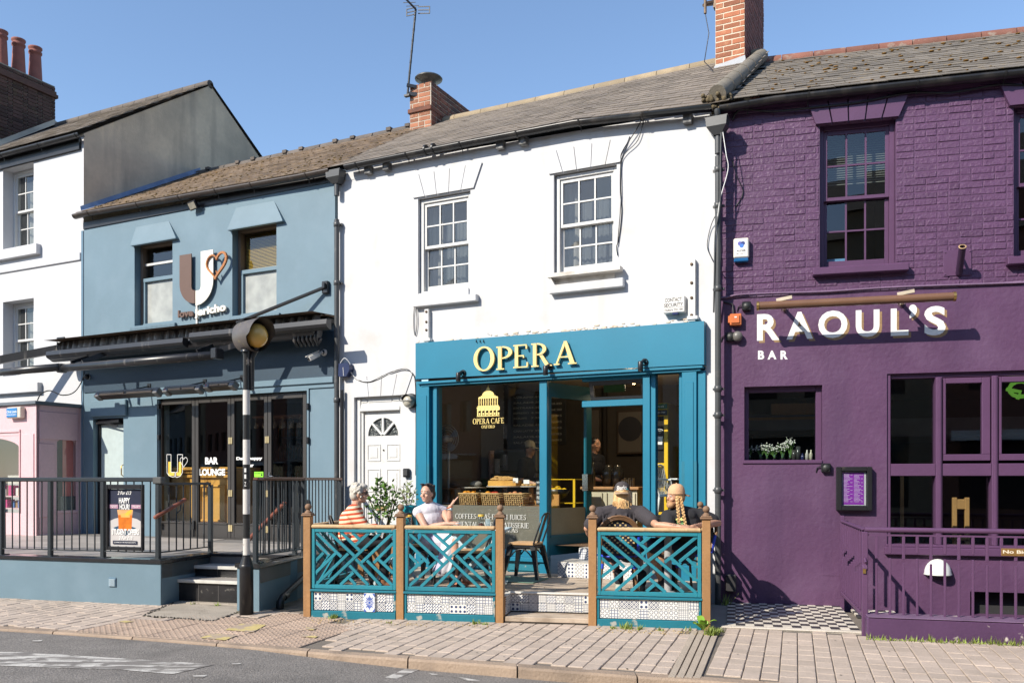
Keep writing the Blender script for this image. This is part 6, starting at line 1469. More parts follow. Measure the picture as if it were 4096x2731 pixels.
# ================================================================== across the street: the houses the windows mirror
op=Thing('opposite_terrace',fr=ID,kind='structure',recentre=False)
cols=[(.30,.27,.22),(.22,.10,.07),(.34,.33,.31),(.16,.20,.23),(.30,.24,.17),(.24,.11,.08)]
for k in range(-16,9):
    x0=-27+6.2*k;x1=x0+6.1;h=8.0+.5*(k % 3);hs=[]
    for j in range(3):hs.append((x0+.7+1.8*j,x0+1.7+1.8*j,3.9,5.5))
    hs.append((x0+.5,x0+5.4,.6,2.7));m=MB();m.cells(x0,x1,-.2,h,hs,-7.5,-7.75);op.part('front_wall',m,mat('far_wall_%d' % (k % 6),cols[k % 6],.85))
    m=MB();
    for w_ in hs:m.add([(w_[0],-7.7,w_[2]),(w_[1],-7.7,w_[2]),(w_[1],-7.7,w_[3]),(w_[0],-7.7,w_[3])],[(0,1,2,3)])
    op.part('far_windows',m,mat('far_window_glass',(.03,.035,.04),.1),kind='stuff')
    m=MB();m.add([(x0,-7.3,h),(x1,-7.3,h),(x1,-10.8,h+2.5),(x0,-10.8,h+2.5),(x0,-14.4,h),(x1,-14.4,h)],[(0,1,2,3),(3,2,5,4)]);m.add([(x0,-7.75,0),(x0,-14.2,0),(x0,-14.2,h),(x0,-10.8,h+2.5),(x0,-7.75,h)],[(0,1,2,3,4)]);op.part('far_roof',m,M_slate)
    if k % 2:m=MB();m.box(x0+.3,x1-.3,-7.5,-6.3,2.65,2.72);m.box(x0+.3,x1-.3,-6.33,-6.3,2.45,2.66);op.part('far_awning',m,mat('far_awning_cloth',(.75,.75,.75),.8))
m=MB();m.box(-130,40,-9,-5.4,-.2,.02);op.part('far_pavement',m,M_concrete)

# ================================================================== things fixed to the cafe
sg=Thing('shop_sign','raised golden OPERA letters on the teal fascia','sign',W)
FO=.11
for ch,x0,x1,yt,yb_ in (('O',1890,1981,1387,1482),('P',1982,2052,1384,1477),('E',2050,2117,1378,1470),('R',2122,2206,1371,1465),('A',2213,2304,1364,1457)):
    a=W.rect(x0,x1,yt,yb_,FO+.05);m=MB();serif_text(m,ch,a[0],a[1],a[2],a[3],-FO-.022,.028);sg.part('letter',m,M_gold)
    for q in (a[0]+.07,a[1]-.09):m=MB();m.tube([(q,-FO-.022,(a[2]+a[3])/2),(q,-FO,(a[2]+a[3])/2)],.006,6);sg.part('stud',m,M_black)
for k,(px,py) in enumerate(((1838,1505),(2187,1479),(2567,1462))):
    lab=('black wall spotlight under the first letter of the golden sign','black wall spotlight under the last letters of the golden sign','black wall spotlight on the fascia above the cafe doorway')[k]
    t=Thing('spotlight',lab,'spotlight',W,group='fascia spotlights');q=W.uz(px,py,FO+.08)
    m=MB();m.lathe([(.028,-.055),(.031,-.05),(.031,.05),(.025,.06),(0,.06)],(q[0]-.012,-FO-.09,q[1]-.01),14);t.part('barrel',m,M_black)
    m=MB();m.tube([(q[0]-.012,-FO-.09,q[1]+.03),(q[0]+.01,-FO-.05,q[1]+.06),(q[0]+.012,-FO,q[1]+.05)],.018,10);m.lathe([(.042,0),(.042,.015),(.03,.02)],(q[0]+.012,-FO,q[1]+.05),14,axis=(0,-1,0));t.part('arm',m,M_black)
    m=MB();m.lathe([(0,-.052),(.024,-.053)],(q[0]-.012,-FO-.09,q[1]-.01),12);t.part('lens',m,mat('lamp_lens',(.7,.65,.5),.2))
# bulkhead lamp, blue box, key safe, alarm box, brackets
t=Thing('bulkhead_lamp','round hooded bulkhead lamp on the white wall above the private door','lamp',W);q=W.uz(1638,1602,.06)
m=MB();m.lathe([(.10,0),(.10,.03),(.075,.035)],(q[0],0,q[1]),20,axis=(0,-1,0));t.part('base',m,M_black)
m=MB();m.ball((q[0]-.01,-.06,q[1]-.01),(.085,.075,.085),18,12);t.part('globe',m,mat('lamp_glass',(.42,.40,.33),.15,.1,6,coat=.5))
m=MB();
for k in range(9):
    a0,a1=pi*k/9,pi*(k+1)/9;R_=.095
    m.add([(q[0]-.01+R_*cos(a0),-.015,q[1]+R_*sin(a0)),(q[0]-.01+R_*cos(a1),-.015,q[1]+R_*sin(a1)),(q[0]-.01+.075*cos(a1),-.135,q[1]+.012+.07*sin(a1)),(q[0]-.01+.075*cos(a0),-.135,q[1]+.012+.07*sin(a0))],[(0,1,2,3)],True)
m.box(q[0]-.10,q[0]+.08,-.14,-.02,q[1]-.012,q[1]+.003);t.part('hood',m,mat('grey_lamp_hood',(.17,.165,.15),.45,.2,6))
t=Thing('alarm_box','dark blue alarm box on the white wall beside the black downpipe','alarm box',W,group='alarm boxes');a=W.rect(1354,1400,1452,1506,.09)
m=MB();m.prism([(a[0],a[2]+.02),(a[0]+.02,a[2]),(a[1]-.06,a[2]),(a[1],a[2]+.10),(a[1]-.01,a[3]-.03),(a[1]-.05,a[3]),(a[0]+.01,a[3])],-.10,-.004);t.part('case',m,mat('navy_plastic',(.012,.022,.075),.35,.06,4))
m=MB();m.tube([(a[0]+.10,-.105,a[2]+.01),(a[0]+.09,-.105,a[3]-.06)],.004,5);t.part('strap',m,M_white_print)
t=Thing('alarm_box','white alarm box lettered CONTACT SECURITY above the teal fascia','alarm box',W,group='alarm boxes');a=W.rect(2651,2738,1184,1250,.09)
m=MB();m.box(a[0],a[1],-.09,-.002,a[2],a[3],.008);t.part('case',m,mat('white_plastic',(.72,.71,.68),.4,.03,4));m=MB();m.box(a[0]+.11,a[0]+.18,-.085,-.03,a[2]-.022,a[2]-.001,.004);t.part('strobe',m,mat('navy_strobe',(.03,.04,.12),.2))
w_=a[1]-a[0];h_=a[3]-a[2]
for s_,f0,f1,g0_,g1_ in (('CONTACT',.10,.88,.66,.90),('SECURITY',.06,.94,.36,.58),('Oxford 321100',.08,.92,.10,.24)):m=MB();fit_text(m,s_,a[0]+w_*f0,a[0]+w_*f1,a[2]+h_*g0_,a[2]+h_*g1_,-.0901,.001,.025);t.part('lettering',m,M_black)
m=MB();m.box(a[0]+.01,a[1]-.01,-.0915,-.0902,a[2]+h_*.29,a[2]+h_*.31);t.part('rule',m,M_black)
t=Thing('key_safe','small black key box on the wall right of the private door','key box',W);a=W.rect(1611,1634,1873,1908,.05);m=MB();m.box(a[0],a[1],-.055,-.002,a[2],a[3],.01);t.part('case',m,M_black);m=MB();m.box(a[0]+.02,a[1]-.01,-.066,-.056,a[2]+.02,a[3]-.02,.004);t.part('cover',m,mat('dark_plastic',(.06,.06,.06),.3))
for lab,(x0,x1,yt,yb_) in (('white steel awning bracket below the left sash window',(1697,1714,1236,1371)),('tall white steel awning bracket by the lettered alarm box',(2752,2781,1037,1285))):
    t=Thing('awning_bracket',lab,'bracket',W,group='steel awning brackets');a=W.rect(x0,x1,yt,yb_,.06)
    m=MB();m.box(a[0],a[1],-.06,-.002,a[2],a[3],.004);m.box(a[0]-.01,a[1]+.03,-.075,-.002,a[2]+.02,a[2]+.06,.003);t.part('channel',m,M_white_wood)
    for f in (.10,.38,.62,.92):m=MB();m.lathe([(.018,0),(.018,.008),(.010,.014),(0,.015)],((a[0]+a[1])/2,-.0605,a[2]+(a[3]-a[2])*f),8,axis=(0,-1,0));t.part('bolt',m,mat('rusty_bolt',(.12,.08,.05),.7,.3,20))
for px,py in ((1659,1167),(1891,1145)):
    pass
def cable(label,fr,pts,r=.006,m=None,name='cable'):
    P3=[Vector((*(lambda q:(q[0],-o,q[1]))(fr.uz(x,y,o)),)) for x,y,o in pts]
    out=[]
    for i in range(len(P3)-1): # smooth the run with a Catmull-Rom spline
        a,b,c,d=P3[max(i-1,0)],P3[i],P3[i+1],P3[min(i+2,len(P3)-1)]
        for k in range(6):
            t_=k/6;out.append(.5*((2*b)+(c-a)*t_+(2*a-5*b+4*c-d)*t_*t_+(3*b-a-3*c+d)*t_**3))
    out.append(P3[-1]);mb=MB();mb.tube(out,r,6);return single(name,label,'cable',fr,mb,m or M_black,group='loose cables on the walls')
cable('pair of black cables hanging from the eaves past the right sash window',W,[(2574,462,.02),(2545,520,.04),(2490,605,.03),(2483,650,.015),(2481,760,.012),(2487,850,.012),(2475,960,.012),(2466,985,.02),(2470,1022,.015)])
cable('black cable beside the right sash window',W,[(2577,470,.03),(2552,560,.03),(2500,615,.025),(2484,660,.02),(2484,800,.02),(2470,980,.02)],.005)
cable('loose white wire curling beside the grey downpipe',W,[(2890,520,.12),(2905,620,.12),(2912,680,.10),(2880,800,.12),(2868,900,.12),(2862,1010,.1)],.005,M_white_print)
cable('black wire looping out from the grey downpipe over the white wall',W,[(2872,845,.12),(2845,900,.03),(2829,980,.02),(2845,1030,.02),(2862,1060,.10)],.005)
cable('cable bundle strapped to the grey downpipe',W,[(2886,500,.12),(2882,640,.12),(2880,820,.12),(2862,930,.12),(2858,1100,.10),(2855,1250,.05)],.010,M_pipe)
cable('tangled black cables over the white wall above the private door',W,[(1395,1475,.03),(1425,1515,.02),(1480,1526,.02),(1560,1490,.02),(1620,1475,.02),(1650,1495,.02),(1662,1540,.02),(1664,1720,.012),(1663,1900,.012)],.007)
cable('thin white cable looping from the blue alarm box',W,[(1360,1455,.09),(1378,1432,.10),(1400,1455,.06),(1404,1490,.04),(1440,1522,.02),(1500,1520,.02),(1580,1482,.02),(1640,1482,.02),(1663,1530,.018)],.005,M_white_print)
cable('black wire hanging beside the left awning bracket',W,[(1660,1205,.02),(1655,1260,.015),(1656,1320,.015),(1662,1340,.015),(1668,1290,.02),(1664,1215,.02)],.005)
cable('black cable slung along the purple eaves',P,[(2930,480,.02),(2965,440,.06),(3100,446,.05),(3260,430,.06),(3440,410,.06),(3640,372,.06),(3800,372,.05),(3990,340,.06),(4096,342,.05),(4300,330,.05)],.012)
cable('thin black wire beside the grey downpipe on the purple brick',P,[(2930,640,.01),(2945,700,.02),(2972,770,.015),(2940,830,.01)],.005)
cable('old paint-covered cable along the ledge of the purple bar',P,[(2905,1190,.05),(2960,1178,.06),(3100,1172,.05),(3300,1166,.055),(3550,1150,.05),(3800,1140,.055),(4096,1130,.05)],.010,MATS['pale_purple_ledge'])
# lettering and dome emblem on the shop window
wl2=Thing('window_lettering','gold dome emblem over OPERA CAFE OXFORD on the shop window','window lettering',W)
yl_=.047
a=W.rect(1884,2010,1671,1693);m=MB();serif_text(m,'OPERA CAFE',a[0],a[1],a[2],a[3],yl_,.001);wl2.part('lettering',m,M_gold_print)
a=W.rect(1919,1973,1699,1711);m=MB();serif_text(m,'OXFORD',a[0],a[1],a[2],a[3],yl_,.001);wl2.part('lettering',m,M_gold_print)
ex0,ex1=W.u(1900),W.u(1992);ez0,ez1=W.uz(1946,1660)[1],W.uz(1946,1538)[1];EX=lambda t:ex0+(ex1-ex0)*t;EZ_=lambda t:ez0+(ez1-ez0)*t
def flat(mb,pts,k=0):
    pts=[(EX(p),EZ_(q)) for p,q in pts];solid_letters(mb,pts,[tuple(range(len(pts)))],yl_,.001+.0002*k)
m=MB()
flat(m,[(.47,.90),(.53,.90),(.505,1.0),(.495,1.0)]);flat(m,[(.42,.84),(.58,.84),(.56,.90),(.44,.90)]);flat(m,[(.40,.815),(.60,.815),(.60,.838),(.40,.838)])
flat(m,[(.24,.66)]+[(.5+.26*cos(pi-pi*k/12),.66+.155*sin(pi*k/12)) for k in range(1,12)][::-1][::-1]+[(.76,.66)][::1])
flat(m,[(.18,.625),(.82,.625),(.82,.655),(.18,.655)]);flat(m,[(.06,.56),(.94,.56),(.90,.62),(.10,.62)])
for k in range(9):x=.10+.1*k;flat(m,[(x-.018,.33),(x+.018,.33),(x+.018,.555),(x-.018,.555)])
for k in range(4):x=.20+.2*k;flat(m,[(x-.03,.40),(x+.03,.40),(x+.03,.48),(x-.03,.48)])
flat(m,[(.04,.285),(.96,.285),(.96,.325),(.04,.325)]);flat(m,[(.0,.24),(1.0,.24),(1.0,.28),(.0,.28)])
for k in range(6):
    x0=.02+.165*k;flat(m,[(x0,.0),(x0+.05,.0),(x0+.05,.235),(x0,.235)]);flat(m,[(x0+.055,.15),(x0+.155,.17),(x0+.155,.235),(x0+.055,.235)]);flat(m,[(x0+.075,.02),(x0+.135,.02),(x0+.135,.09),(x0+.075,.09)])
flat(m,[(.0,-.03),(1.0,-.03),(.98,-.004),(.02,-.004)]);wl2.part('emblem',m,M_gold_print)
fl2=Thing('window_lettering','white menu words on the grey film at the foot of the shop window','window lettering',W)
for s_,x0,x1,yt,yb_ in (('COFFEES-TEAS-FRESH JUICES',1814,2098,2056,2076),('ORIENTAL SWEETS-PATISSERIE',1806,2110,2088,2108),('PIZZAS',1990,2066,2112,2128)):
    a=W.rect(x0,x1,yt,yb_);m=MB();serif_text(m,s_,a[0],a[1],a[2],a[3],yl_,.001);fl2.part('lettering',m,mat('pale_print',(.62,.62,.58),.5,.03))

# ================================================================== inside the cafe
rm=MB();room(rm,W.u(1690),W.u(2824),.145,3.6,FL,2.92);ro=cafe.part('shop_room',rm,mat('shop_wall_paint',(.105,.09,.075),.85,.1,1))
m=MB();m.add([(W.u(1690),.145,2.915),(W.u(2824),.145,2.915),(W.u(2824),3.6,2.915),(W.u(1690),3.6,2.915)],[(0,1,2,3)]);cafe.part('ceiling',m,mat('shop_ceiling',(.62,.54,.42),.9))
m=MB();m.add([(W.u(1690),.145,FL+.004),(W.u(2824),.145,FL+.004),(W.u(2824),3.6,FL+.004),(W.u(1690),3.6,FL+.004)],[(0,1,2,3)]);cafe.part('shop_floor',m,mat('shop_floorboards',(.16,.10,.06),.5,.2,3))
mb_=Thing('menu_board','black chalk menu boards on the back wall of the cafe','menu board',W)
M_chalkb=mat('chalkboard',(.016,.016,.017),.7);M_chalk=mat('chalk',(.33,.32,.29),.9)
by=2.4
for (x0,x1,yt,yb_,lines) in ((1788,1872,1545,1690,9),(1880,2030,1540,1790,12),(2045,2175,1580,1690,5),(2045,2175,1690,1790,4),(2190,2262,1555,1780,9)):
    a=W.rect(x0,x1,yt,yb_,-by);m=MB();m.box(a[0],a[1],by,by+.03,a[2],a[3],.004);mb_.part('board',m,M_chalkb)
    m=MB()
    for k in range(lines):
        z=a[3]-(a[3]-a[2])*(k+.6)/(lines+.3);h=(a[3]-a[2])/lines*.34;wl3=(a[1]-a[0])*random.uniform(.4,.66);fit_text(m,random.choice(('SALADS','ESPRESSO','CHAI LATTE','WRAPS','SOUPS','EXTRAS','MINT TEA')),a[0]+.04,a[0]+.04+wl3,z,z+h,by-.0005,.001);fit_text(m,random.choice(('3.45','4.20','7.95','6.45')),a[1]-.22,a[1]-.06,z,z+h,by-.0005,.001)
    mb_.part('chalk_writing',m,M_chalk)
# display shelf, baskets, fruit, cakes
DS=zfilm+.0
ds=Thing('window_shelf','timber display shelf behind the shop window','shelf',W)
m=MB();m.box(W.u(1760),W.u(2160),.16,.62,DS-.05,DS-.005,.006);ds.part('shelf_board',m,M_wood)
m=MB();m.box(W.u(1960,-.7),W.u(2240,-.7),.66,.70,DS-.4,DS+.14);ds.part('counter_front',m,mat('orange_counter',(.45,.22,.06),.5,.1,2))
M_wick=mat('wicker',(.46,.30,.13),.75,.2,20,.3,60)
def basket(x0,x1,lab,fruits):
    t=Thing('fruit_basket',lab,'basket',W,group='wicker baskets in the window');u0,u1=W.u(x0,-.28),W.u(x1,-.28);zb=DS;h=.135;y0,y1=.20,.40
    for r_ in range(6):
        f=r_/5;e=-.025+.025*f;m=MB();n=26;path=[]
        for k in range(n+1):
            s=4*k/n;q=[(u0-e,y0-e),(u1+e,y0-e),(u1+e,y1+e),(u0-e,y1+e),(u0-e,y0-e)];i=min(3,int(s));g=s-i
            path.append((q[i][0]+(q[i+1][0]-q[i][0])*g+random.gauss(0,.002),q[i][1]+(q[i+1][1]-q[i][1])*g+.005*(-1)**(k+r_),zb+.012+h*f))
        m.tube(path,.0125 if r_<5 else .015,6,caps=False);t.part('wicker_row',m,M_wick)
    m=MB()
    for k in range(9):u=u0+(u1-u0)*(k+.5)/9;m.tube([(u+.01,y0+.005,zb),(u,y0-.012,zb+h)],.006,5)
    t.part('wicker_stakes',m,M_wick,kind='stuff');m=MB();m.box(u0+.02,u1-.02,y0+.02,y1-.02,zb,zb+h*.6);t.part('lining',m,M_dim)
    for i in range(fruits):
        fx=u0+.05+(u1-u0-.10)*((i % 3)+.5)/3;m=MB();r_=random.uniform(.036,.046);m.ball((fx+random.gauss(0,.01),y0+.06+.07*(i//3),zb+h*.95+random.uniform(0,.02)),r_,12,8)
        cl=random.choice(FR);single(cl[0],cl[0]+' piled in '+lab,'fruit',W,m,cl[1],group='fruit in the window baskets')
FR=[('orange',mat('orange_peel',(.72,.28,.02),.45,.08,12,.1,120))]
basket(1846,1920,'left wicker basket of oranges on the window shelf',5)
FR=[('orange',MATS['orange_peel']),('apple',mat('red_apple',(.48,.05,.025),.3,.25,8)),('apple',MATS['red_apple'])]
basket(1935,2010,'middle wicker basket with a red apple on the window shelf',4)
FR=[('peach',mat('peach_skin',(.62,.24,.10),.6,.2,8))]
basket(2026,2104,'right wicker basket of peaches on the window shelf',4)
for k,(x0,x1,py,yy) in enumerate(((1770,1850,1952,.55),(1852,1940,1948,.55),(1955,2082,1944,.50),(2086,2162,1944,.50))):
    lab=('dark cake stand with a plain board at the left of the window','cake stand with a white scalloped board in the window','cake stand holding a wooden box of cookies','cake stand holding flat pastries beside the chalk sign')[k]
    t=Thing('cake_stand',lab,'cake stand',W,group='cake stands in the window');u0,u1=W.u(x0,-yy),W.u(x1,-yy);z=W.uz((x0+x1)/2,py,-yy)[1];c_=(u0+u1)/2
    m=MB();m.lathe([(.05,DS),(.06,DS+.01),(.035,DS+(z-DS)*.4),(.03,z-.02),(.05,z-.012)],(c_,yy,0),14);t.part('foot',m,M_wood if k!=2 else M_wood_brown)
    m=MB();m.lathe([(.0,z-.012),((u1-u0)/2,z-.010),((u1-u0)/2+.006,z),(0,z+.002)],(c_,yy,0),22);t.part('board',m,mat('white_board',(.66,.62,.55),.6) if k else M_wood)
    if k==2:
        m=MB();m.box(u0+.03,u1-.03,yy-.08,yy+.1,z+.003,z+.075,.004);single('wooden_tray','light wooden box of cookies on a stand in the window','tray',W,m,M_pine)
        for j in range(16):
            m=MB();m.ball((u0+.07+(u1-u0-.14)*((j % 6)+.5)/6+random.gauss(0,.012),yy-.04+.05*(j//6),z+.085+.015*(j//6)+random.uniform(0,.012)),(.045,.042,.016),10,6);single('cookie','golden cookie heaped in the wooden box in the window','cookie',W,m,mat('cookie',(.52,.30,.10),.85,.2,20,.5,60),group='cookies in the wooden box')
    if k==3:
        for j in range(5):m=MB();m.ball((u0+.05+.055*j,yy-.02,z+.02),(.035,.06,.018),10,6);single('pastry','flat golden pastry on the stand beside the chalk sign','pastry',W,m,mat('pastry',(.55,.33,.13),.8,.2,20,.4,60),group='pastries in the window')
    if k==0 or k==1:
        m=MB();m.ball((c_+.0,yy+.06,z+.045),(.09,.07,.045),14,8);single('bread_loaf',('dark loaf on the left cake stand','grey wrapped loaf on the scalloped board')[k],'loaf',W,m,mat('loaf_%d' % k,((.10,.06,.04),(.22,.21,.19))[k],.8,.3,10,.4,40))
for (x0,x1,yt,yb_,yy) in ((2052,2072,1911,1930,.42),(2094,2117,1918,1934,.42)):
    a=W.rect(x0,x1,yt,yb_,-yy);m=MB();m.box(a[0],a[1],yy,yy+.006,a[2],a[3]);single('price_card','small white price card before the '+('cookies' if x0<2080 else 'pastries'),'price card',W,m,M_white_print,group='price cards in the window')
a=W.rect(2145,2166,1922,2018,-.13);m=MB();m.box(a[0],a[1],.12,.135,a[2],a[3],.004);t=Thing('chalk_sign','narrow black chalk sign reading AVO HASH inside the window edge','sign',W);t.part('board',m,M_chalkb)
for s_,f0,f1 in (('NEW',.90,.97),('AVO',.62,.78),('HASH',.44,.56),('FRIED',.24,.36),('EGG',.08,.18)):m=MB();fit_text(m,s_,a[0]+.012,a[1]-.010,a[2]+(a[3]-a[2])*f0,a[2]+(a[3]-a[2])*f1,.1198,.0008,.02);t.part('chalk_writing',m,mat('bright_chalk',(.7,.7,.68),.9))
# desk fan
t=Thing('desk_fan','grey desk fan behind the left of the shop window','fan',W);q=W.uz(1786,1754,-.5);R_=.20
for r_ in (.19,.155,.12,.085):m=MB();m.tube([(q[0]+r_*cos(2*pi*k/24),.5,q[1]+r_*sin(2*pi*k/24)) for k in range(25)],.004,5,caps=False);t.part('guard_ring',m,mat('fan_grey',(.42,.42,.40),.4))
for k in range(4):
    a0=k*pi/2+.4;m=MB();pts_=[(q[0]+.03*cos(a0),.52,q[1]+.03*sin(a0)),(q[0]+.17*cos(a0-.25),.50,q[1]+.17*sin(a0-.25)),(q[0]+.185*cos(a0+.1),.52,q[1]+.185*sin(a0+.1)),(q[0]+.16*cos(a0+.5),.54,q[1]+.16*sin(a0+.5))];m.add(pts_,[(0,1,2,3)]);t.part('blade',m,mat('fan_blade',(.34,.34,.33),.4))
m=MB();m.lathe([(.0,-.08),(.045,-.07),(.055,0),(.05,.09),(0,.10)],(q[0],.5,q[1]),16,axis=(0,1,0));t.part('motor',m,MATS['fan_grey'])
m=MB();m.tube([(q[0],.56,q[1]-.03),(q[0],.56,DS)],.018,10);m.lathe([(0,.02),(.10,.015),(.11,0)],(q[0],.56,DS),16);t.part('stand',m,MATS['fan_grey'])
# dim things on the counter behind
bc=Thing('back_counter','dark coffee counter with machine and cups at the back of the cafe','counter',W)
m=MB();m.box(W.u(1760),W.u(2230,-2),1.55,2.1,FL,1.42);bc.part('counter',m,M_dim)
cf=Thing('coffee_machine','dim steel coffee machine on the back counter','coffee machine',W)
u=W.u(2060,-1.6);m=MB();m.box(u-.35,u+.35,1.6,2.0,1.52,1.85,.02);cf.part('body',m,mat('dull_steel',(.16,.16,.16),.35,.1,metal=.7));m=MB();m.box(u-.38,u+.38,1.55,2.0,1.43,1.50,.01);cf.part('drip_tray',m,MATS['dull_steel'])
for k in (-1,1):m=MB();m.tube([(u+.15*k,1.56,1.62),(u+.15*k,1.44,1.60)],.014,8);cf.part('handle',m,M_black)
for px,hh,c_ in ((1965,.42,(.42,.28,.24)),(1990,.30,(.38,.36,.33))):
    u=W.u(px,-1.6);m=MB();m.lathe([(.035,1.42),(.045,1.42+hh),(.0,1.42+hh)],(u,1.6,0),12);single('cup_stack','tall stack of takeaway cups on the back counter','cups',W,m,mat('cup_paper_%d' % px,c_,.7,.3,30),group='stacks of takeaway cups')
m=MB();u=W.u(1810,-.9);m.box(u-.1,u+.08,.85,1.0,DS-.1,DS+.22,.01);single('till','pale card till screen behind the window baskets','till',W,m,mat('till_grey',(.30,.29,.27),.5))
# through the doorway: cream counter, jars, picture, spotlights, exit sign
cc_=Thing('serving_counter','cream panelled serving counter with wooden top inside the doorway','counter',W);cyd=1.35
u0,u1=W.u(2352,-cyd),W.u(2548,-cyd);zt=W.uz(2450,1946,-cyd)[1]
m=MB();m.box(u0,u1,cyd,cyd+.6,FL,zt-.04);cc_.part('carcass',m,mat('cream_paint',(.44,.41,.30),.5));m=MB();m.box(u0-.1,u1+.04,cyd-.05,cyd+.65,zt-.04,zt,.008);cc_.part('counter_top',m,M_wood)
for k in range(3):a=u0+(u1-u0)*k/3;m=MB();m.box(a+.02,a+.05,cyd-.02,cyd-.001,FL+.1,zt-.08,.005);m.box(a+(u1-u0)/3-.05,a+(u1-u0)/3-.02,cyd-.02,cyd-.001,FL+.1,zt-.08,.005);cc_.part('panel',m,MATS['cream_paint'])
for px in (2432,2470):
    u=W.u(px,-1.7);m=MB();m.lathe([(.0,0),(.085,0),(.085,.22),(.05,.26),(.05,.30),(0,.30)],(u,1.7,zt),14);single('glass_jar','large dim glass jar on the serving counter','jar',W,m,mat('dim_jar',(.05,.05,.045),.1),group='jars on the serving counter')
u=W.u(2372,-1.45);m=MB();m.lathe([(0,0),(.035,0),(.035,.20),(.013,.26),(.013,.34),(0,.34)],(u,1.45,zt),12);single('bottle','dark bottle with a pale label on the serving counter','bottle',W,m,mat('label_bottle',(.05,.045,.03),.15,.5,10))
m=MB();u=W.u(2510,-1.5);
for k in range(6):m.box(u-.08+.03*k,u-.075+.03*k,1.5,1.58,zt,zt+.10+.02*(k % 2))
single('napkin_holder','white paper napkins standing on the serving counter','napkins',W,m,mat('paper',(.48,.45,.38),.9))
a=W.rect(2468,2574,1640,1815,-3.5);pc=Thing('framed_picture','framed picture of a dark disc on the back wall','picture',W);m=MB();m.box(a[0],a[1],3.5,3.54,a[2],a[3],.005);pc.part('frame',m,mat('picture_frame',(.10,.07,.05),.5));m=MB();m.box(a[0]+.03,a[1]-.03,3.49,3.4995,a[2]+.03,a[3]-.03);pc.part('print',m,mat('print_paper',(.20,.18,.155),.6));m=MB();c_=((a[0]+a[1])/2,(a[2]+a[3])/2+.05);m.lathe([(0,0),(.20,0)],(c_[0],3.489,c_[1]),24,axis=(0,-1,0));pc.part('disc',m,mat('disc_ink',(.04,.04,.05),.6))
a=W.rect(2350,2395,1640,1815,-3.5);m=MB();m.box(a[0],a[1],3.5,3.54,a[2],a[3]);single('framed_picture','narrow framed picture at the left of the doorway view','picture',W,m,mat('print_paper_two',(.19,.17,.15),.6))
m=MB();a=W.rect(2418,2430,1630,2000,-3.5);m.box(a[0],a[1],3.44,3.5,FL,2.9);cafe.part('wall_post',m,M_dim)
a=W.rect(2414,2500,1534,1568,-1.2);m=MB();m.box(a[0],a[1],1.2,1.215,a[2],a[3],.003);single('exit_sign','blank dark green sign hanging inside above the doorway','sign',W,m,mat('sign_green',(.012,.075,.03),.5))
ts_=Thing('track_spotlights','ceiling track with three spotlights inside above the doorway','spotlights',W);q=W.uz(2480,1502,-1.6);m=MB();m.beam((q[0]-.28,1.55,q[1]),(q[0]+.28,1.65,q[1]),.03,.02);ts_.part('track',m,M_chrome)
for k in range(3):u=q[0]-.2+.2*k;m=MB();m.lathe([(.03,0),(.045,.10),(.0,.10)],(u,1.6,q[1]-.03),12,axis=((.3,-.2,-.9),(0,-.2,-1),(.2,-.6,-.8))[k]);ts_.part('spot_head',m,M_chrome)
m=MB();u=q[0]-.2+.4;m.lathe([(0,.105),(.035,.105)],(u,1.6,q[1]-.03),12,axis=(.2,-.6,-.8));ts_.part('lit_lens',m,emit_mat('lit_lamp',(1,.8,.5),5.0))
lp_=bpy.data.lights.new('shop_lamp','POINT');lp_.energy=11;lp_.color=(1,.78,.52);lp_.shadow_soft_size=.06;lo2=bpy.data.objects.new('shop_lamp',lp_);COL.objects.link(lo2);lo2.parent=ts_.e;lo2.location=(q[0]+.2,1.50,q[1]-.18);ts_.direct.append(lo2)
m=MB();u=W.u(2450,-1.3);m.box(u-.06,u+.06,1.3,1.42,2.87,2.913,.01);single('smoke_alarm','white smoke alarm on the cafe ceiling','smoke alarm',W,m,M_white_print)
# yellow phone-box door, white stick-back chair inside the side light
yp=Thing('yellow_cabinet','yellow phone-box style cabinet behind the narrow side window','cabinet',W)
M_yel=mat('yellow_gloss',(.72,.46,.015),.35,.06,4);yy=.55;u0,u1=W.u(2608,-yy),W.u(2672,-yy);zt=W.uz(2640,1612,-yy)[1];zb=FL
m=MB();m.box(u0,u0+.05,yy,yy+.04,zb,zt,.004);m.box(u1-.05,u1,yy,yy+.04,zb,zt,.004);m.box(u0+.05,u1-.05,yy,yy+.04,zt-.16,zt,.004);m.box(u0+.05,u1-.05,yy,yy+.04,zb,zb+.1)
for k in range(1,5):z=zb+.1+(zt-.26-zb)*k/5;m.box(u0+.05,u1-.05,yy+.004,yy+.036,z-.025,z+.025,.004)
m.box(u1-.03,u1+.0,yy+.04,yy+.6,zb,zt);yp.part('frame',m,M_yel)
m=MB();m.box(u0+.05,u1-.05,yy+.02,yy+.03,zb+.1,zt-.16);yp.part('panes',m,mat('dark_pane',(.03,.028,.025),.15))
zz=W.uz(2640,1745,-yy)[1];m=MB();m.box(u0+.06,u1-.06,yy-.006,yy+.003,zz-.16,zz+.12);cp=yp.part('cup_plate',m,M_black)
m=MB();c_=(u0+u1)/2;m.prism([(c_-.03,zz-.1),(c_+.03,zz-.1),(c_+.04,zz+.0),(c_-.04,zz+.0)],yy-.008,yy-.0065)
for k in (1,2,3):m.tube([(c_+.02*k*cos(a_),yy-.008,zz+.03+.02*k*sin(a_)) for a_ in [pi*.25+pi*.5*j/6 for j in range(7)]],.004,5)
yp.part('cup_symbol',m,M_white_print,cp)
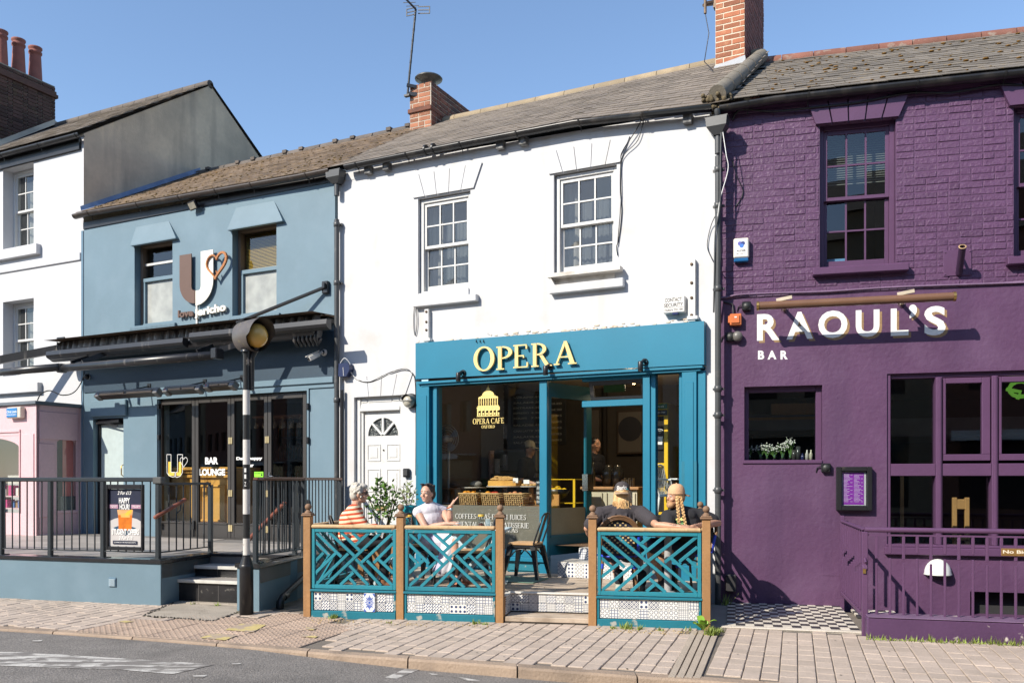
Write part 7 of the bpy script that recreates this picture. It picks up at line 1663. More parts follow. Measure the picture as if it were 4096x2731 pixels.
m=MB();m.box(u0+.02,u1-.01,yy-.008,yy-.001,zt-.07,zt-.01);yp.part('exit_plate',m,mat('plate_green',(.015,.12,.05),.5));m=MB();fit_text(m,'Fire exit',u0+.06,u1-.05,zt-.055,zt-.025,yy-.0085,.0006);yp.part('lettering',m,M_white_print)
m=MB();m.box(u0+.02,u1-.01,yy-.008,yy-.001,zt-.15,zt-.085);yp.part('clear_plate',m,M_black);m=MB();fit_text(m,'Keep clear',u0+.04,u1-.03,zt-.13,zt-.10,yy-.0085,.0006);yp.part('lettering',m,M_white_print)
ch_w=W.world(W.u(2688,-.42),.42);wz=W.uz(2690,1975,-.42)[1];wt=W.uz(2650,1858,-.42)[1]
wc=Thing('white_bar_chair','white stick back high chair behind the side window','chair',Frame(ch_w.x,ch_w.y,radians(48)));M_wch=mat('white_gloss_chair',(.70,.72,.72),.4,.04)
m=MB();m.slab([(.16*cos(2*pi*k/16),.17*sin(2*pi*k/16)) for k in range(16)],wz-.03,wz);wc.part('seat',m,M_wch)
hp=[Vector((-.13-.06*sin(pi*k/14),-.155*cos(pi*k/14)**(1),wz+.02+(wt-wz-.02)*sin(pi*k/14)**.55)) for k in range(15)]
m=MB();m.tube(hp,.011,8);wc.part('hoop',m,M_wch)
m=MB();m.tube([(.14,-.19,wz+.17),(-.05,-.185,wz+.18),(-.16,-.10,wz+.18),(-.17,.10,wz+.18),(-.05,.185,wz+.18),(.14,.19,wz+.17)],.012,8);wc.part('arm_rail',m,M_wch)
for k in range(2,13):m=MB();m.tube([(-.11,-.13*cos(pi*k/14),wz),hp[k]],.006,6);wc.part('spindle',m,M_wch)
for sx in (-1,1):
    m=MB();m.tube([(.12,.15*sx,wz),(.13,.185*sx,wz+.17)],.008,6);wc.part('arm_post',m,M_wch)
    for sy in (-1,1):m=MB();m.tube([(.10*sx,.11*sy,wz-.02),(.16*sx,.17*sy,FL)],[.016,.014],8);wc.part('leg',m,M_wch)
for sx in (-1,1):m=MB();m.tube([(.13*sx,-.14,wz-.26),(.13*sx,.14,wz-.26)],.010,8);wc.part('stretcher',m,M_wch)
# yellow shelf with lemons seen through the folded door leaf
ysf=Thing('yellow_shelf','yellow wire shelf holding a lemon bowl behind the open door glass','shelf',W);yy=.75;u0,u1=W.u(2205,-yy),W.u(2300,-yy)
for py in (1915,2010):z=W.uz(2250,py,-yy)[1];m=MB();m.box(u0-.05,u1,yy,yy+.3,z-.012,z,.003);ysf.part('shelf_board',m,M_yel)
m=MB();m.box(u1-.03,u1,yy,yy+.02,FL,W.uz(2250,1915,-yy)[1]-.012);ysf.part('upright',m,M_yel)
bwl=Thing('lemon_bowl','dark wire bowl of lemons on the yellow shelf','bowl',W);q=W.uz(2232,1985,-yy-.1);m=MB();m.lathe([(.06,0),(.13,.05),(.17,.13),(.165,.13),(.125,.055),(.055,.008)],(q[0],yy+.1,q[1]-.03),18);bwl.part('bowl',m,M_black)
for k in range(9):m=MB();a=k*.9;m.ball((q[0]+.09*cos(a)*(k<7),yy+.1+.09*sin(a)*(k<7),q[1]+.08+.03*(k>=7)),(.045,.036,.036),12,8);single('lemon','bright lemon heaped in the wire bowl','lemon',W,m,mat('lemon_peel',(.78,.50,.02),.4,.08,10,.1,90),group='lemons in the wire bowl')

# ================================================================== things fixed to the blue bar
aw=Thing('awning','black folded awning with gutter-like front bars over the blue bar doors','awning',W)
M_awn=mat('awning_black',(.018,.018,.020),.35,.15,3,.03,40,streak=((.20,.18,.16),9,.70,.05,.5));M_cloth=mat('folded_awning_cloth',(.50,.45,.39),.85,.15,4,.2,30,streak=((.04,.035,.03),9,.52,.08,.8))
zA=3.70;ua,ub_=W.u(250,.15),W.u(1312,.15)
m=MB();m.box(ua,ub_,-.16,-.002,zA-.10,zA-.02,.01);aw.part('cassette',m,M_awn)
m=MB();n=420;vs=[]
for k in range(n+1):
    u=ua+.02+(ub_-ua-.04)*k/n;w_=abs(sin((u-ua)*pi/.135));vs+=[(u,-.17,zA+.015),(u,-.24-.05*w_,zA-.015+.012*w_),(u,-.27-.05*w_,zA-.16)]
m.add(vs,[(i*3+k,(i+1)*3+k,(i+1)*3+k+1,i*3+k+1) for i in range(n) for k in range(2)],True);aw.part('folded_fabric',m,M_cloth)
m=MB();vs=[]
for k in range(41):
    u=ua+(ub_-ua)*k/40;vs+=[(u,-.0,zA+.03),(u,-.50,zA+.005)]
m.add(vs,[(2*i,2*i+1,2*i+3,2*i+2) for i in range(40)]);m.box(ua,ub_,-.2,-.01,zA+.0,zA+.018);aw.part('dust_cover',m,mat('rusty_cover',(.22,.15,.10),.8,.3,5))
m=MB();m.tube([(ua+.03,-.33,zA-.24),(ub_-.03,-.33,zA-.24)],.10,14);aw.part('fabric_roll',m,M_awn)  # black roll, added to stop sun passing below the folded fabric
def frontbar(x0,x1,off,zc,h=.13,prof=0):
    u0,u1=W.u(x0,off),W.u(x1,off);m=MB()
    if prof==0:pr=[(-off-.05,zc+h/2),(-off+.05,zc+h/2),(-off+.05,zc-h/2),(-off+.01,zc-h/2),(-off-.045,zc-h*.28),(-off-.062,zc-.0)]
    else:pr=[(-off+.06*cos(a*pi/6),zc+.062*sin(a*pi/6)) for a in range(12)]
    vs=[(u0,y,z) for y,z in pr]+[(u1,y,z) for y,z in pr];n=len(pr);m.add(vs,[tuple(range(n)),tuple(range(2*n-1,n-1,-1))]+[(i,n+i,n+(i+1) % n,(i+1) % n) for i in range(n)],prof==1);return aw.part('front_bar',m,M_awn)
frontbar(196,742,.50,3.44);frontbar(768,1316,.50,3.50)
frontbar(238,852,.80,3.16,prof=1);frontbar(-120,236,.86,3.17,prof=1)
m=MB();u=W.u(868,.8);m.box(u-.05,u+.06,-.88,-.72,3.10,3.25,.012);aw.part('end_cap',m,M_awn);m=MB();u=W.u(252,.8);m.box(u-.09,u+.03,-.87,-.73,3.09,3.23,.02);aw.part('end_cap',m,M_awn)
def P3(x,y,o):q=W.uz(x,y,o);return (q[0],-o,q[1])
m=MB();m.beam(P3(252,1392,.2),P3(-120,1462,.95),.07,.13);aw.part('folding_arm',m,M_awn)
m=MB();m.beam((W.u(1150,.2),-.2,3.52),(W.u(880,.75),-.75,3.24),.06,.07);m.beam((W.u(500,.2),-.2,3.54),(W.u(330,.75),-.75,3.24),.06,.07);aw.part('folding_arm',m,M_awn)
for px in (330,830):m=MB();u=W.u(px,.6);m.beam((u,-.5,3.36),(u,-.8,3.24),.03,.05);aw.part('link',m,M_awn)
for px in (1195,1212,1229,1246,1262,1278):m=MB();u=W.u(px,.3);m.tube([(u,-.36,3.45),(u+.01,-.40,3.34),(u,-.34,3.28),(u,-.28,3.36)],.028,8);aw.part('fabric_fold',m,M_awn)
m=MB();m.beam(P3(1297,1150,.05),P3(945,1292,.5),.045,.045,b=.01);aw.part('stay_rod',m,M_black_metal)
m=MB();q=W.uz(1303,1148,.03);m.box(q[0]-.05,q[0]+.05,-.06,-.002,q[1]-.09,q[1]+.08,.006);m.box(q[0]-.02,q[0]+.03,-.10,-.06,q[1]-.03,q[1]+.05,.006);aw.part('wall_plate',m,M_black_metal)
for k,(x0,x1,y0_,y1_) in enumerate(((390,640,1590,1565),(662,810,1570,1553),(826,945,1552,1540))):
    lab=('long infrared heater bar left of the folding doors','middle infrared heater bar over the folding doors','right infrared heater bar over the folding doors')[k]
    t=Thing('patio_heater',lab,'heater',W,group='infrared heaters under the awning');off=.34;u0,u1=W.u(x0,off),W.u(x1,off);z=W.uz((x0+x1)/2,(y0_+y1_)/2,off)[1]
    old=Matrix.Translation((0,-off,z)) @ Matrix.Rotation(radians(-32),4,'X')
    m=MB();m.M=old;m.box(u0,u1,-.06,.06,.02,.065,.012);m.box(u0,u0+.10,-.065,.062,-.05,.022,.01);m.box(u1-.09,u1,-.065,.062,-.05,.022,.01);t.part('body',m,mat('heater_grey',(.20,.195,.19),.35,.08,metal=.3))
    m=MB();m.M=old;m.box(u0+.10,u1-.09,-.055,.055,-.03,.018);t.part('reflector',m,mat('heater_reflector',(.10,.085,.07),.3,.2,metal=.6))
    for j in range(2):
        m=MB();m.M=old;m.tube([(u0+.12+(u1-u0-.22)*.52*j,-.056,-.005),(u0+.12+(u1-u0-.22)*(.46+.52*j),-.056,-.005)],.014,8);t.part('heating_tube',m,mat('heater_tube',(.42,.30,.20),.3))
    m=MB();m.M=old;m.box((u0+.04),u0+.055,-.067,-.064,-.015,.0);t.part('indicator',m,mat('indicator_red',(.6,.02,.01),.4))
    m=MB();u=(u0+u1)/2;m.beam((u,-off,z+.06),(u+.1,-.01,z+.16),.02,.02);m.box(u+.06,u+.14,-.03,-.001,z+.12,z+.20,.005);t.part('wall_bracket',m,M_black_metal)
t=Thing('floodlight','square black floodlight under the blue eaves','floodlight',W);q=W.uz(772,822,.10);Mx=Matrix.Translation((q[0],-.10,q[1])) @ Matrix.Rotation(radians(28),4,'X') @ Matrix.Rotation(radians(-8),4,'Y')
m=MB();m.M=Mx;m.box(-.085,.085,-.02,.03,-.065,.065,.008);t.part('case',m,M_black);m=MB();m.M=Mx;m.box(-.068,.068,-.024,-.0205,-.048,.048);t.part('lens',m,mat('flood_lens',(.32,.30,.24),.2,.2,20));m=MB();m.tube([(q[0]-.07,-.09,q[1]+.02),(q[0]-.07,-.0,q[1]+.06)],.01,6);m.tube([(q[0]+.09,-.08,q[1]),(q[0]+.14,-.03,q[1]-.04),(q[0]+.12,0,q[1]+.04)],.005,6);t.part('bracket',m,M_black)
t=Thing('security_camera','white security camera under the awning by the downpipe','security camera',W);q0_,q1_=Vector(P3(1235,1436,.24)),Vector(P3(1290,1408,.06))
m=MB();m.beam(q0_,q0_.lerp(q1_,.72),.075,.07,b=.008);m.beam(q0_+Vector((-.03,-.02,.035)),q0_.lerp(q1_,.7)+Vector((0,0,.045)),.085,.012);t.part('body',m,mat('cctv_white',(.68,.66,.62),.35,.05));m=MB();m.tube([q0_.lerp(q1_,.7),q1_],.022,10);m.lathe([(.05,0),(.05,.03),(.03,.05)],(q1_.x,-.0,q1_.z),14,axis=(0,-1,0));t.part('mount',m,MATS['cctv_white'])
m=MB();m.lathe([(0,0),(.026,0),(.026,.004)],q0_+Vector((.004,-.002,-.004)),12,axis=q0_-q1_);t.part('lens',m,M_black)
t=Thing('security_camera','small dark dome camera at the left end of the blue wall','security camera',W);q=W.uz(346,1506,.05);m=MB();m.ball((q[0],-.05,q[1]),.045,14,10);t.part('dome',m,M_black);m=MB();m.lathe([(.05,0),(.05,.03)],(q[0],0,q[1]),14,axis=(0,-1,0));t.part('base',m,M_white_wood)
# U J sign
uj=Thing('logo_sign','brown and white letter logo with a rusty heart over the words lovejericho','sign',W)
OFS=.045
def jshape(x0,x1,xb,yt,yb_,side): # upright stroke bending inwards at the foot
    a,b,c=W.u(x0,OFS),W.u(x1,OFS),W.u(xb,OFS);zt,z0=W.uz((x0+x1)/2,yt,OFS)[1],W.uz((x0+xb)/2,yb_,OFS)[1];w_=abs(b-a);R_=abs(c-a) if side<0 else abs(b-c);n=10
    hz=.135
    if side<0:pts=[(a,zt),(a,z0+R_)]+[(a+R_-R_*cos(pi/2*k/n),z0+R_-R_*sin(pi/2*k/n)) for k in range(1,n+1)]+[(c,z0+hz+.06),(c,z0+R_*.62)]+[(b+.05-.05*sin(pi/2*k/6),z0+R_*.62+.07-.07*cos(pi/2*k/6)) for k in range(1,7)]+[(b,zt)]
    else:pts=[(b,zt),(b,z0+R_)]+[(b-R_+R_*cos(pi/2*k/n),z0+R_-R_*sin(pi/2*k/n)) for k in range(1,n+1)]+[(c,z0+hz+.06),(c,z0+R_*.62)]+[(a-.05+.05*sin(pi/2*k/6),z0+R_*.62+.07-.07*cos(pi/2*k/6)) for k in range(1,7)]+[(a,zt)]
    if side>0:pts=pts[::-1]
    return pts
m=MB();m.prism(jshape(721,768,782,1019,1217,-1)[::1],-OFS-.015,-OFS);uj.part('letter',m,mat('brown_sign',(.115,.062,.042),.5,.06,3))
m=MB();m.prism(jshape(806,855,785,1003,1221,1),-OFS-.015,-OFS);uj.part('letter',m,mat('ivory_sign',(.80,.77,.68),.5,.03,3))
def heart(t,s=1.0):x=16*sin(t)**3;z=13*cos(t)-5*cos(2*t)-2*cos(3*t)-cos(4*t);return x/17*s,z/17*s
hc=W.uz(866,1058,.07);hw,hh=(W.u(908,.07)-W.u(824,.07))/2,(W.uz(866,1003,.07)[1]-W.uz(866,1122,.07)[1])/2
pth=[]
for k in range(41):x,z=heart(2*pi*k/40);pth.append((hc[0]+x*hw+.02*z,-.075,hc[1]+z*hh+.10*x*hw))
m=MB()
for i,(p,q) in enumerate(zip(pth,pth[1:])):m.beam(p,q,.022+.016*max(0,sin((i/40)*pi*2)),.03,(0,1,0))
m.tube([(hc[0]+.0,-.075,hc[1]-hh*.42),(hc[0]+.02,-.075,hc[1]-hh*.75),(hc[0]+.06,-.075,hc[1]-hh*.60)],.012,6);uj.part('heart',m,mat('rust_orange',(.40,.15,.04),.6,.3,5,.2,40,stain=((.16,.07,.03),8,.6,.06,.7)))
a=W.rect(715,775,1239,1268,.04);m=MB();fit_text(m,'love',a[0],a[1],a[2],a[3],-.03,.03,.04);uj.part('lettering',m,MATS['brown_sign'])
a=W.rect(782,906,1228,1270,.04);m=MB();fit_text(m,'jericho',a[0],a[1],a[2],a[3],-.03,.03,.04,dz=.04);uj.part('lettering',m,MATS['ivory_sign'])
a=W.rect(783,789,1217,1298,.02);m=MB();m.box(a[0],a[1],-.02,-.002,a[2],a[3]);b_=W.rect(705,800,1299,1307,.02);m.box(b_[0],b_[1],-.02,-.002,b_[2],b_[3]);uj.part('cable_trunking',m,M_white_wood)
# lettering on the folding doors
dl=Thing('door_lettering','white BAR LOUNGE lettering and outlined logo on the folding doors','window lettering',W);yd=.062
for s_,x0,x1,yt,yb_ in (('BAR',820,872,1828,1856),('LOUNGE',796,900,1874,1901),('Daily happy',945,1049,1826,1842),('hour',975,1015,1853,1867)):
    a=W.rect(x0,x1,yt,yb_,-.06);m=MB();fit_text(m,s_,a[0],a[1],a[2],a[3],yd,.001,.045);dl.part('lettering',m,M_white_print)
def oline(mb,pts,w_):
    for p,q in zip(pts,pts[1:]):mb.beam(p,q,.001,w_,(0,0,1) if abs(q[2]-p[2])<abs(q[0]-p[0]) else (1,0,0))
pz=lambda x,y:(W.u(x,-.06),yd-.002,W.uz(x,y,-.06)[1])
m=MB();oline(m,[pz(*p) for p in ((667,1817),(684,1817),(684,1888),(700,1888),(700,1905),(690,1907),(677,1902),(668,1890),(667,1817))],.008);oline(m,[pz(*p) for p in ((710,1817),(730,1817),(730,1888),(722,1903),(708,1908),(703,1908),(703,1888),(710,1886),(710,1817))],.008);oline(m,[pz(735+16*heart(2*pi*k/20)[0],1845-24*heart(2*pi*k/20)[1]) for k in range(21)],.007);dl.part('logo_outline',m,M_white_print)
m=MB()
for (x0,x1,y0_,y1_) in ((673,683,1846,1902),(683,697,1888,1902),(706,724,1888,1902),(715,725,1846,1888)):a=W.rect(x0,x1,y0_,y1_,-.06);m.box(a[0],a[1],yd-.0012,yd-.0004,a[2],a[3])
dl.part('logo_fill',m,mat('yellow_print',(.72,.46,.06),.5))
a=W.rect(1016,1052,1886,1907,-.055);m=MB();m.box(a[0],a[1],.0600,.0610,a[2],a[3]);t=Thing('hygiene_sticker','bright green food hygiene sticker on the folding door glass','sticker',W);t.part('sticker',m,mat('sticker_green',(.24,.70,.03),.5));m=MB();fit_text(m,'FOOD HYGIENE RATING',a[0]+.01,a[1]-.01,a[3]-.03,a[3]-.015,.0598,.0005);m.lathe([(0,0),(.016,0)],(a[1]-.03,.0596,a[2]+.03),12,axis=(0,-1,0));t.part('print',m,M_black)
# left house: security box, number plate
t=Thing('alarm_box','blue and cream alarm box on the pink shop front','alarm box',W,group='alarm boxes');a=W.rect(33,88,1628,1672,BO+.06);m=MB();m.box(a[0],a[1],-BO-.09,-BO-.001,a[2],a[3],.012);t.part('case',m,mat('cream_plastic',(.66,.60,.50),.4));m=MB();m.box(a[0]+.005,a[1]-.075,-BO-.097,-BO-.0905,a[2]+.015,a[3]-.015,.004);t.part('front_plate',m,mat('sky_blue_plastic',(.03,.19,.46),.4))
m=MB();fit_text(m,'Chris Lewis',a[0]+.012,a[1]-.085,a[2]+.085,a[2]+.125,-BO-.0971,.0006,.015,shear=.2);t.part('lettering',m,M_white_print);m=MB();fit_text(m,'FIRE & SECURITY',a[0]+.012,a[1]-.085,a[2]+.045,a[2]+.065,-BO-.0971,.0006,.01);t.part('lettering',m,M_white_print)
t=Thing('hydrant_plate','small black plate with a white letter H on the white house','plate',W);a=W.rect(226,256,1348,1388,.02);m=MB();m.box(a[0],a[1],-.02,-.001,a[2],a[3],.003);t.part('plate',m,M_black);m=MB();fit_text(m,'H',a[0]+.03,a[1]-.05,a[2]+.04,a[3]-.03,-.0201,.001,.04);t.part('lettering',m,M_white_print)
cable('black cables drooping from the blue wall over the pink bay roof',W,[(150,1600,.7),(165,1575,.6),(200,1562,.4),(250,1580,.3),(300,1565,.1),(335,1500,.02),(328,1420,.02)],.010)

# ================================================================== things fixed to the purple bar
rs=Thing('painted_sign','white RAOUL\'S BAR lettering with hatched shadow painted on the purple wall','sign',P)
yw=-.0285
for ch,x0,x1,yt,yb_ in (('R',3028,3118,1255,1361),('A',3146,3252,1247,1356),('O',3273,3390,1242,1352),('U',3423,3518,1239,1347),('L',3563,3634,1233,1342),('’',3636,3668,1218,1273),('S',3697,3783,1224,1341)):
    a=P.rect(x0,x1,yt,yb_,.03);h=a[3]-a[2]
    hm=MB();fit_text(hm,ch,a[0]+.022,a[1]+.026,a[2]-.026,a[3]-.026,yw,.0012,.03);rs.part('letter_shadow',hm,mat('gilt_shadow',(.27,.17,.085),.6,.2,60));m=MB();fit_text(m,ch,a[0],a[1],a[2],a[3],yw-.0012,.0012,.03);rs.part('letter',m,M_white_print)
    m=MB();w_=a[1]-a[0]
for ch,x0,x1 in (('B',3032,3057),('A',3070,3106),('R',3122,3151)):
    a=P.rect(x0,x1,1402,1437,.03);m=MB();fit_text(m,ch,a[0],a[1],a[2],a[3],yw,.0015,.04);rs.part('letter',m,M_white_print)
tl=Thing('tube_light','long bronze tube light on two arms above the painted bar name','light',P);OF=.40
q0_,q1_=Vector((P.uz(3031,1224,OF)[0],-OF,P.uz(3031,1224,OF)[1])),Vector((P.uz(3818,1186,OF)[0],-OF,P.uz(3818,1186,OF)[1]))
m=MB();m.tube([q0_,q1_],.044,18);tl.part('tube',m,mat('bronze_tube',(.16,.085,.05),.32,.15,4,.03,40));
for q in (q0_,q1_):m=MB();d=(q1_-q0_).normalized()*.012;m.tube([q-d,q+d],.049,18);tl.part('end_cap',m,M_brass)
for px in (3145,3632):
    u=P.u(px,OF);f=(u-q0_.x)/(q1_.x-q0_.x);z=q0_.z+(q1_.z-q0_.z)*f;m=MB();m.beam((u,-OF,z+.03),(u,-.02,z+.02),.03,.03);m.lathe([(.035,0),(.035,.015)],(u,-.03,z+.02),12,axis=(0,-1,0));m.beam((u-.10,-OF+.02,z+.055),(u+.06,-OF-.02,z+.075),.03,.035);tl.part('arm',m,mat('pale_bracket',(.42,.36,.27),.6,.2,8))
t=Thing('alarm_box','white and blue alarm box lettered ALDER SECURITY on the purple brick','alarm box',P,group='alarm boxes');a=P.rect(2934,2996,952,1047,.07);w_=a[1]-a[0];h_=a[3]-a[2]
m=MB();m.box(a[0],a[1],-.075,-.008,a[2]+h_*.16,a[3],.014);t.part('case',m,mat('ivory_plastic',(.68,.64,.57),.35));m=MB();m.box(a[0]+.004,a[1]-.004,-.072,-.008,a[2],a[2]+h_*.16,.01);t.part('strobe',m,mat('blue_strobe',(.01,.10,.26),.25));m=MB();m.box(a[0]+.018,a[1]-.018,-.0765,-.0755,a[2]+h_*.24,a[3]-.02);t.part('front_plate',m,M_white_print)
for k,(dx,dz,c_) in enumerate(((-.015,.012,(.12,.12,.42)),(.018,.012,(.03,.05,.20)),(.004,-.014,(.06,.18,.55)))):m=MB();m.lathe([(0,.0003*k),(.024,.0003*k)],(a[0]+w_*.5+dx,-.0768,a[2]+h_*.72+dz),18,axis=(0,-1,0));t.part('logo_disc',m,mat('logo_disc_%d' % k,c_,.5,fine=0))
m=MB();fit_text(m,'ALDER',a[0]+w_*.2,a[1]-w_*.2,a[2]+h_*.42,a[2]+h_*.50,-.0766,.0006,.025);t.part('lettering',m,M_black);m=MB();fit_text(m,'SECURITY',a[0]+w_*.18,a[1]-w_*.18,a[2]+h_*.31,a[2]+h_*.37,-.0766,.0006,.0);t.part('lettering',m,M_black)
fh=Thing('flagpole_holder','purple steel flagpole socket on a bolted plate','flagpole holder',P);a=P.rect(3774,3886,1000,1103,.01);m=MB();m.box(a[0],a[1],-.016,-.008+.0,a[2],a[3],.003);m.box(a[0],a[1],-.012,.0,a[2],a[3],.003);fh.part('plate',m,M_purple_wood)
q=P.uz(3836,1092,.02);tip=P.uz(3850,988,.26);m=MB();A_,B_=Vector((q[0],-.02,q[1])),Vector((tip[0]-.0,-.26,tip[1]));m.tube([A_,B_],.036,16,caps=False);m.tube([A_,B_],.030,16,caps=False);m.beam((q[0],-.016,q[1]+.25),A_.lerp(B_,.62),.012,.04);fh.part('socket',m,mat('dark_purple_steel',(.05,.025,.06),.4,.1,4));m=MB();m.lathe([(.029,0),(.039,0),(.039,.006),(.029,.006)],B_,16,axis=B_-A_);fh.part('rim',m,mat('rusted_rim',(.45,.30,.16),.6,.2,10))
for fx in (.06,.94):
    for fz in (.08,.92):m=MB();m.lathe([(.008,0),(.006,.006),(0,.007)],(a[0]+(a[1]-a[0])*fx,-.0165,a[2]+(a[3]-a[2])*fz),8,axis=(0,-1,0));fh.part('bolt',m,M_purple_wood)
mc=Thing('menu_case','black framed menu case with a violet menu on the purple wall','menu case',P);a=P.rect(3345,3488,1866,2041,.08);w_=a[1]-a[0];h_=a[3]-a[2];yb2=-.030
m=MB()
for (p,q,r_,t_) in ((a[0],a[0]+.055,a[2],a[3]),(a[1]-.05,a[1],a[2],a[3]),(a[0]+.055,a[1]-.05,a[2],a[2]+.05),(a[0]+.055,a[1]-.05,a[3]-.05,a[3])):m.box(p,q,-.105,yb2,r_,t_,.006)
m.box(a[0]+.055,a[1]-.05,-.06,yb2,a[2]+.05,a[3]-.05);mc.part('frame',m,M_black)
x0,x1,z0,z1=a[0]+.062,a[1]-.058,a[2]+.056,a[3]-.056;m=MB();m.box(x0,x1,-.064,-.0605,z0,z1);mc.part('backing',m,mat('case_white',(.62,.60,.64),.5));m=MB();m.box(x0+.006,x1-.022,-.0655,-.0642,z0+.008,z1-.006);mc.part('menu_sheet',m,mat('violet_print',(.27,.035,.40),.45,.05,3))
m=MB();wv_=x1-x0-.03
for c_ in range(2):
    xs=x0+.014+c_*wv_*.5
    for k in range(22):
        z=z1-.035-(z1-z0-.06)*k/22;L_=wv_*.40*random.uniform(.35,.95);m.box(xs,xs+L_,-.0662,-.0656,z,z+.004)
        if k % 3==0:m.box(xs+wv_*.33,xs+wv_*.43,-.0662,-.0656,z,z+.004)
fit_text(m,'RAOUL\'S',x0+.02,x0+wv_*.35,z1-.030,z1-.018,-.0656,.0006,.01);mc.part('menu_text',m,mat('menu_text_white',(.7,.6,.74),.5),kind='stuff')
pane(mc,x0-.004,x1+.004,z0-.004,z1+.004,-.085,M_glass,None)
for lab,(px,py) in (('black junction box left of the bronze tube light',(2986,1224)),('black junction box beside the round grey sounder',(2921,1346)),('black junction box under the small purple window',(3304,1870))):
    q=P.uz(px,py,.07);m=MB();m.box(q[0]-.05,q[0]+.05,-.085,-.030,q[1]-.05,q[1]+.05,.01);t=Thing('junction_box',lab,'junction box',P,group='junction boxes on the purple bar');t.part('case',m,M_black);m=MB();m.lathe([(.036,0),(.032,.008),(0,.010)],(q[0],-.0855,q[1]),14,axis=(0,-1,0));t.part('cover',m,mat('dark_cap',(.03,.032,.03),.5));m=MB();m.tube([(q[0]-.05,-.05,q[1]+.02),(q[0]-.09,-.04,q[1]+.0),(q[0]-.10,-.032,q[1]-.05)],.006,6);t.part('cable_tail',m,M_black)
t=Thing('orange_box','orange electrical box on the purple wall below the ledge','electrical box',P);a=P.rect(2916,2966,1256,1302,.07);m=MB();m.box(a[0]+.01,a[1],-.10,-.030,a[2],a[3],.008);m.box(a[0]-.01,a[0]+.02,-.09,-.030,a[2]+.03,a[3]-.02,.005);m.box(a[0]+.02,a[1]-.02,-.115,-.1,a[2]+.02,a[3]-.02,.006);t.part('case',m,mat('orange_plastic',(.58,.16,.05),.45,.08,8));m=MB();m.box(a[0]+.06,a[0]+.085,-.118,-.1155,a[3]-.05,a[3]-.035);t.part('label_plate',m,M_white_print);m=MB();m.tube([(a[0]+.05,-.06,a[3]),(a[0]+.04,-.05,a[3]+.12),(a[0]-.06,-.04,a[3]+.15)],.010,8);t.part('cable_gland',m,M_black)
t=Thing('wall_sounder','round grey sounder beside the black junction box on the purple wall','sounder',P);q=P.uz(2950,1345,.08);m=MB();m.ball((q[0],-.075,q[1]),(.056,.045,.060),16,10);m.lathe([(.05,0),(.05,.04)],(q[0],-.03,q[1]),14,axis=(0,-1,0));t.part('dome',m,mat('dull_grey_plastic',(.13,.125,.115),.4,.1,6))
t=Thing('bulkhead_lamp','white half-round bulkhead lamp behind the purple railing','lamp',P);q=P.uz(3757,2294,.1);vs=[];m=MB();n=18
for i in range(7):
    ph=pi/2*i/6
    for k in range(n+1):
        th=pi*k/n;vs.append((q[0]+.135*cos(th)*cos(ph)*1.0,-.030-.13*sin(th)*cos(ph),q[1]+.155*sin(ph)))
m.add(vs,[(i*(n+1)+k,i*(n+1)+k+1,(i+1)*(n+1)+k+1,(i+1)*(n+1)+k) for i in range(6) for k in range(n)],True);t.part('shade',m,mat('white_lamp_metal',(.70,.71,.68),.3,.04));m=MB();m.slab([(q[0]+.14*cos(pi*k/n),-.030-.136*sin(pi*k/n)) for k in range(n+1)],q[1]-.014,q[1]-.001);t.part('rim',m,MATS['white_lamp_metal'])
t=Thing('brass_sign','brass plate reading No Bicycles on the purple railing','sign',P);a=P.rect(4005,4180,2193,2224,RO+.02);m=MB();m.box(a[0],a[1],-RO-.026,-RO-.013,a[2],a[3],.003);t.part('plate',m,mat('worn_brass',(.33,.19,.06),.4,.2,5,.05,40,metal=.5));m=MB();fit_text(m,'No Bicycles',a[0]+.012,a[1]-.012,a[2]+.014,a[3]-.014,-RO-.0262,.0012,.02);t.part('lettering',m,mat('pale_engraving',(.70,.62,.48),.5))
t=Thing('parking_meter_box','dark metal box low on the purple wall beside the downpipe','box',P);a=P.rect(2903,2945,2297,2365,.1);m=MB();m.box(a[0],a[1],-.12,-.03,a[2],a[3],.01);t.part('case',m,mat('dark_box_metal',(.035,.033,.035),.5))
# flowers and bottles inside the small purple window
zsill=q1_s=pub and zs0+.035
M_green=mat('stem_green',(.10,.22,.04),.6,.2,10);M_bud=mat('white_blossom',(.78,.80,.70),.7,.05)
for k,(px,hh) in enumerate(((2998,.13),(3042,.14),(3068,.16),(3098,.12),(3130,.16),(3160,.21))):
    u=P.u(px,-.24);t=Thing('flower_vase',('leftmost vase of white flowers, half hidden by the window edge','second vase of white flowers from the left in the purple bar window','third vase of white flowers from the left in the purple bar window','low wide vase of white flowers in the middle of the purple bar window','full vase of white flowers next to the tallest sprig','tallest sprig of white flowers beside the dark tumblers')[k],'vase',P,group='flower vases in the purple window');r_=random.uniform(.022,.034);m=MB();m.lathe([(0,0),(r_,.0),(r_*.95,.05),(r_*.5,.07),(r_*.6,.085)],(u,.24,zsill),12);t.part('vase',m,M_glass)
    fm=MB();sm=MB()
    for j in range(46):
        a_=random.uniform(0,6.28);rr_=.075*sqrt(random.random());x_,y_,z_=u+rr_*cos(a_),.24+rr_*sin(a_)*.7,zsill+hh+random.gauss(0,.018)-rr_*.35+.02
        fm.ball((x_,y_,z_),random.uniform(.0045,.009),6,4)
        if j % 3==0:sm.tube([(u+random.gauss(0,.005),.24,zsill+.03),(u+(x_-u)*.4,.24,zsill+hh*.6),(x_,y_,z_)],.0022,4)
    t.part('blossom',fm,M_bud,kind='stuff');t.part('stems',sm,M_green,kind='stuff')
